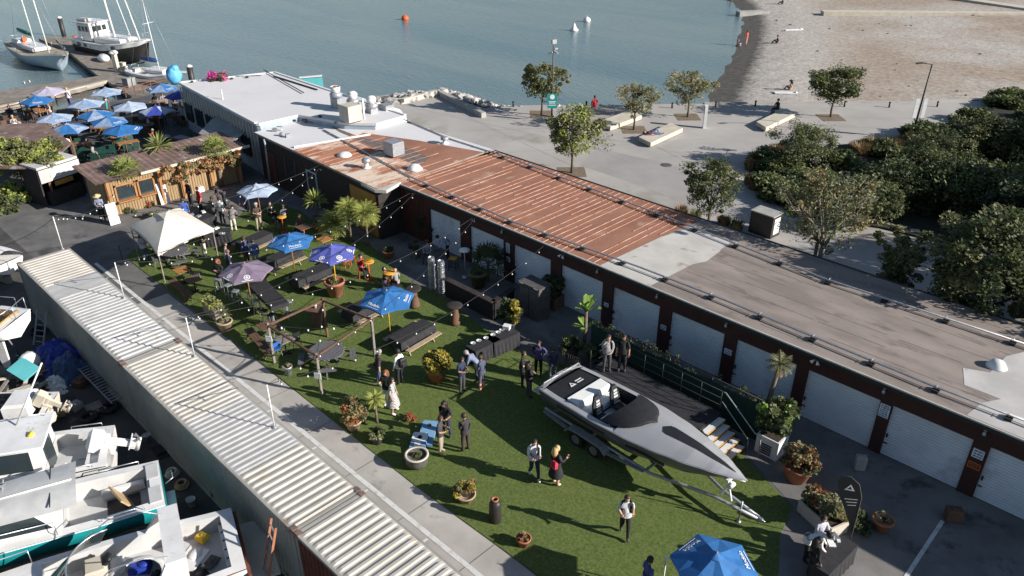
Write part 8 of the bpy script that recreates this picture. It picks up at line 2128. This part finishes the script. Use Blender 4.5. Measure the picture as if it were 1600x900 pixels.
person((863,596), 170, 'phone', (.04,.045,.08), (.2,.2,.21), 'person in a navy jacket and pale trousers left of the platform', ('short','brown'), sleeves=1)
person(None, -40, 'sip', (.26,.26,.27), DG, 'person in a grey jacket drinking on the boarding platform', ('short','dark'), sleeves=1, z=1.12, base=(-9.45,-4.0), jacket=(.25,.25,.26))
person(None, -60, 'stand', K, K, 'man in a black shirt standing on the boarding platform', ('short','dark'), skin=1, z=1.12, base=(-9.0,-3.55))
person(None, -28, 'sit', (.45,.45,.50), NV, 'person in a striped shirt seated behind the sign-in table', ('short','dark'), sleeves=1, base=at(1276,852), z=.03)
person(None, 20, 'bend', WH, K, 'person in a white shirt leaning over the sign-in table', ('pony','dark'), sleeves=1, base=at(1256,876))
person(None, 50, 'stand', K, K, 'person in black leaning at the near end of the sign-in table', ('long','dark'), skin=1, sleeves=1, base=at(1264,905))
# upper courtyard
person((359,425), 60, 'stand', (.25,.26,.30), DG, 'man in a grey shirt with his back to the tent', ('short','brown'))
person((363,437), 80, 'stand', NV, K, 'man in a navy shirt just behind the mauve umbrella', ('short','red'))
person((388,415), 200, 'talk', (.05,.07,.14), (.09,.07,.05), 'person in a blue shirt holding a drink beside the covered tables', ('short','brown'), sleeves=1)
person((402,420), 170, 'stand', (.06,.14,.36), (.3,.28,.25), 'person in a bright blue shirt with pale shorts behind the mauve umbrella', ('short','dark'), sleeves=1)
person((348,452), -60, 'cross', K, K, 'woman in black with reddish hair left of the mauve umbrella', ('long','red'), sleeves=1)
person((321,401), -80, 'hips', K, CR, 'man in a black top and cream trousers standing beside the tent', ('short','dark'), shoes=CR, sleeves=0)
person((230,409), 10, 'phone', (.35,.38,.48), JN, 'woman in a pale striped shirt and jeans under the edge of the tent', ('long','brown'), sleeves=1)
person((245,408), 60, 'sit', K, K, 'person in black seated at the round table under the tent', ('short','dark'), sleeves=1)
person((291,388), 180, 'sit', WH, GR, 'person in a white shirt seated at the far side of the tent table', ('short','brown'))
person((275,381), 200, 'sit', (.35,.12,.06), GR, 'person in a rust top seated beneath the tent', ('short','red'))
person((349,350), 120, 'stand', WH, DG, 'man in a white tee at the buffet table', ('short','dark'))
person((366,361), 140, 'bend', (.22,.20,.18), CR, 'woman in a taupe top and white trousers leaning to the buffet', ('short','dark'), shoes=CR, sleeves=1)
person((337,349), 100, 'phone', (.10,.09,.08), (.16,.15,.15), 'man in an olive shirt choosing food at the buffet', ('short','brown'), sleeves=1)
person((406,360), -20, 'cross', (.07,.05,.04), KH, 'man in a brown tee and khaki trousers near the pale umbrella', ('short','brown'), hat=('cap',(.4,.36,.3)))
person((293,352), 160, 'stand', (.05,.10,.34), K, 'woman with a bright blue bag by the kiosk table', ('short','brown'), sleeves=1)
person((352,322), -100, 'bend', (.06,.05,.06), K, 'dark haired person reaching over a grill behind the buffet', ('long','dark'), sleeves=1)
person((316,333), -90, 'stand', (.45,.03,.035), K, 'person in a red shirt serving behind the buffet', ('short','dark'))
person((388,330), -60, 'bend', (.20,.24,.35), K, 'person in a light blue shirt stooping under the pale umbrella', ('short','dark'), sleeves=1)
person((300,322), -80, 'stand', K, K, 'server in black by the leaning white board', ('short','dark'), sleeves=1)
person((425,345), 0, 'sit', K, K, 'person in dark clothes seated by the shaded orange table', ('short','dark'), sleeves=1)
person((446,350), 180, 'sit', (.12,.12,.14), K, 'person in a charcoal top seated at the shaded orange table', ('short','brown'), sleeves=1)
person((472,366), -70, 'sit', (.10,.05,.05), K, 'person seated behind the far blue umbrella with papers', ('short','brown'))
person((162,346), -30, 'phone', (.22,.26,.36), K, 'person in a straw hat and grey shirt at the corner of the kiosk', ('short','brown'), sleeves=1, hat=('straw',(.55,.42,.22)))
person((669,408), -60, 'sit', (.25,.25,.27), DG, 'man in a grey shirt sitting in the shade near the roller doors', ('short','dark'), sleeves=1, hat=('cap',(.06,.05,.04)))
person((700,402), -120, 'bend', (.42,.42,.62), K, 'person in a pale lilac shirt bending by the first roller door', ('short','dark'), sleeves=1)
person((602,452), 60, 'sit', (.10,.06,.07), K, 'person with a dark top seated behind the blue umbrella', ('short','brown'), sleeves=1)
person((620,453), 170, 'sit', (.30,.28,.26), K, 'bald person in a pale top seated beside the barrel table', None)
person((566,431), 0, 'sit', (.4,.03,.03), K, 'person in red seated on the small stool by the orange table', ('short','dark'))
# beach and plaza
bz = lambda p, dz=0: beach_z(*at(p[0], p[1], -.9))
def beachp(px, *a, **k):
    x, y = at(px[0], px[1], -.9); k['base'] = (x, y); k['z'] = beach_z(x, y)+.01; return person(None, *a, **k)
beachp((1166,68), 190, 'stand', (.62,.10,.07), (.5,.28,.2), 'person in a coral swimsuit standing at the water edge', ('short','brown'), shorts=1, s_=1.0, shoes=(.5,.3,.2))
beachp((1152,67), 200, 'stand', (.55,.06,.12), (.5,.05,.1), 'child in a pink swimsuit at the water edge', ('short','brown'), shorts=1, s_=.62, shoes=(.5,.3,.2))
beachp((1157,69), 150, 'ground', (.35,.3,.45), (.5,.3,.2), 'small child crouching on the wet gravel', ('short','dark'), shorts=1, s_=.6)
beachp((1214,68), 200, 'ground', (.05,.05,.05), (.04,.04,.05), 'dark clothed person sitting alone on the gravel', ('short','dark'), s_=1.05)
beachp((1222,8), 200, 'ground', (.05,.06,.09), (.04,.04,.05), 'person sitting on the gravel at the very top of the photo', ('short','dark'), s_=1.05)
beachp((1234,143), 200, 'ground', (.5,.3,.22), (.05,.04,.05), 'sunbather in a black hat sitting on a pale towel', ('long','dark'), shorts=1, hat=('straw',(.02,.02,.02)))
x, y = at(1228,145,-.7); tag(MB().box(-1.1,1.0,-.38,.38,0,.05).blob((.95,0,.08),(.15,.2,.08),0,2).build('beach_towel', M['sand_towel'], None, (x,y,beach_z(x,y)+.02), R(40)), 'pale towel under the sunbather on the gravel', 'towel')
person((929,167), 140, 'ground', (.45,.03,.04), DG, 'person in a red shirt sitting on the rocks by the water', ('short','brown'), z=.1, s_=1.1, sleeves=1)
person((1213,178), 250, 'sit', (.03,.03,.035), K, 'dark figure sitting on the end of the slab bench by the lone tree', ('short','dark'), z=.0, s_=1.05, sleeves=1)
person((1020,210), 50, 'lie', (.10,.03,.05), (.10,.15,.28), 'visitor in a maroon top and jeans lying on the slab bench', ('short','dark'), z=.43)
beachp((1142,-2), 200, 'ground', K, K, 'dark clothed figure seated at the top edge by the water', ('short','dark'))
# things people carry
def carried(u, v, z, d, m, name, label):
    x, y = at(u, v, z); tag(MB().ob((0,0,0),d,bev=.05).ob((d[0]*.5,0,-d[2]*.15),(.06,d[1]*.7,d[2]*.45),bev=.015).build(name, M[m], None, (x,y,z), R(10)), label, 'bag')
p = at(626,600,.03); tag(MB().ob((0,0,0),(.18,.32,.46),bev=.05).ob((.11,0,-.06),(.06,.22,.2),bev=.02).build('backpack', M['black_vinyl'], None, (p[0]+.23,p[1]+.02,1.22)), 'black backpack on the back of the white shirted person', 'bag')
p = at(868,757,.03); tag(MB().ob((0,0,0),(.14,.26,.32),bev=.05).ob((-.08,0,-.04),(.04,.18,.15),bev=.01).build('handbag', cloth((.45,.03,.06)), None, (p[0]+.10,p[1]-.22,1.15), R(80)), 'red bag slung behind the blonde woman', 'bag')
p = at(293,352); tag(MB().ob((0,0,0),(.25,.4,.4),bev=.06).ob((0,0,.22),(.05,.25,.08)).build('tote_bag', M['blue_plastic'], None, (p[0]+.25,p[1]-.2,1.0)), 'bright blue tote on the shoulder of the woman near the kiosk', 'bag')

# ------------------------------------------------------------------ restaurant deck: tables, chairs, diners
rnd = random.Random(21)
tp_ = None
DT = [((60,172),'orange'),((132,172),'pale'),((201,182),'pale'),((243,183),'dark'),((147,190),'dark'),((83,194),'pale'),((168,199),'wood'),((104,212),'wood'),((189,213),'wood'),((200,222),'wood'),((248,158),'pale'),((272,168),'dark'),((60,158),'orange'),((250,215),'grey'),((245,235),'grey'),((285,215),'grey'),((140,232),'green'),((160,236),'green'),((15,195),'dark'),((30,205),'dark'),((110,226),'wood'),((290,180),'dark'),((225,195),'dark'),((20,178),'dark')]
mm_ = {'orange':'wood_orange','pale':'wood_light','dark':'black_metal','wood':'wood_orange','grey':'tin_grey','green':'chair_green'}
protoT = {}; protoC = {}
tl = {'orange':'wooden deck table near the lavender umbrella','pale':'light deck table among the pale umbrellas','dark':'dark deck table in the shade of the dining deck','wood':'honey wood table at the near side of the dining deck','grey':'grey table in the shaded corner of the dining deck','green':'green table nearest the kiosk roof'}
def deck_table(p, kind):
    x, y = at(p[0], p[1], .74)
    if kind not in protoT:
        o = empty('deck_table', (x,y,.006), rnd.uniform(0,1.5), tl[kind], 'table', 'tables on the dining deck (%s)' % kind)
        b = MB()
        for k in range(5): b.box(-.75,.75,-.4+k*.16+.006,-.4+(k+1)*.16-.006,.70,.74)
        b.build('table_top', M[mm_[kind]], o)
        for sx in (-1,1):
            for sy in (-1,1): MB().bar((sx*.66,sy*.32,0),(sx*.66,sy*.32,.70),.06).build('leg', M[mm_[kind]], o)
        protoT[kind] = o; return o
    return copy_tree(protoT[kind], (x,y,.006), rnd.uniform(0,1.5))
cl_ = {'pale':'dark chair pulled up to a table on the dining deck','green':'dark green chair at the near tables of the dining deck'}
def deck_chair(x, y, a, kind):
    if kind not in protoC:
        o = empty('deck_chair', (x,y,.006), a, cl_[kind], 'chair', 'chairs on the dining deck (%s)' % kind); m = 'chair_green' if kind == 'green' else 'wood_brown'
        MB().ob((0,0,.44),(.44,.44,.04)).build('seat', M[m], o); MB().ob((-.22,0,.70),(.04,.44,.42),ry=R(-8)).build('backrest', M[m], o)
        for sx in (-1,1):
            for sy in (-1,1): MB().bar((sx*.19,sy*.19,0),(sx*.19,sy*.19,.42),.035).build('leg', M[m], o)
        protoC[kind] = o; return
    copy_tree(protoC[kind], (x,y,.006), a)
cols = [K, NV, (.3,.05,.04), WH, (.25,.2,.18), (.05,.05,.06), (.45,.2,.08), (.12,.13,.15), (.3,.32,.36), (.5,.45,.4)]
seen_ = 0
for p, kind in DT:
    t = deck_table(p, kind); a0 = t.rotation_euler[2]; ck_ = 'green' if kind in ('green','wood','grey') else 'pale'
    for (dx, dy, an) in ((-.35,.72,-90),(.35,.72,-90),(-.35,-.72,90),(.35,-.72,90)):
        if rnd.random() < .12: continue
        x = t.location.x+dx*math.cos(a0)-dy*math.sin(a0); y = t.location.y+dx*math.sin(a0)+dy*math.cos(a0)
        deck_chair(x, y, a0+R(an), ck_)
        if rnd.random() < (.75 if kind in ('dark','pale','orange') else .18):
            c = rnd.choice(cols); person(None, math.degrees(a0)+an, 'sit', c, rnd.choice([K, DG, JN, NV]), 'diner seated at a table on the restaurant deck among the umbrellas', (rnd.choice(['short','long','short']), rnd.choice(['dark','brown','grey','blonde'])), rnd.randrange(3), rnd.randrange(2), base=(x, y), z=.01, group='diners on the restaurant deck')
person((288,196), -60, 'talk', (.35,.38,.42), K, 'waiter in a pale shirt standing by the shaded wall of the deck', ('short','dark'), sleeves=1)
person((111,168), 120, 'stand', WH, (.1,.1,.25), 'person in white standing at the deck rail', ('short','blonde'))
person((168,172), 60, 'stand', (.5,.4,.3), (.05,.3,.35), 'person in tan and turquoise near the middle of the deck', ('long','brown'))
person((234,205), 60, 'sit', WH, K, 'diner in a white shirt alone in the shaded part of the deck', ('short','brown'))
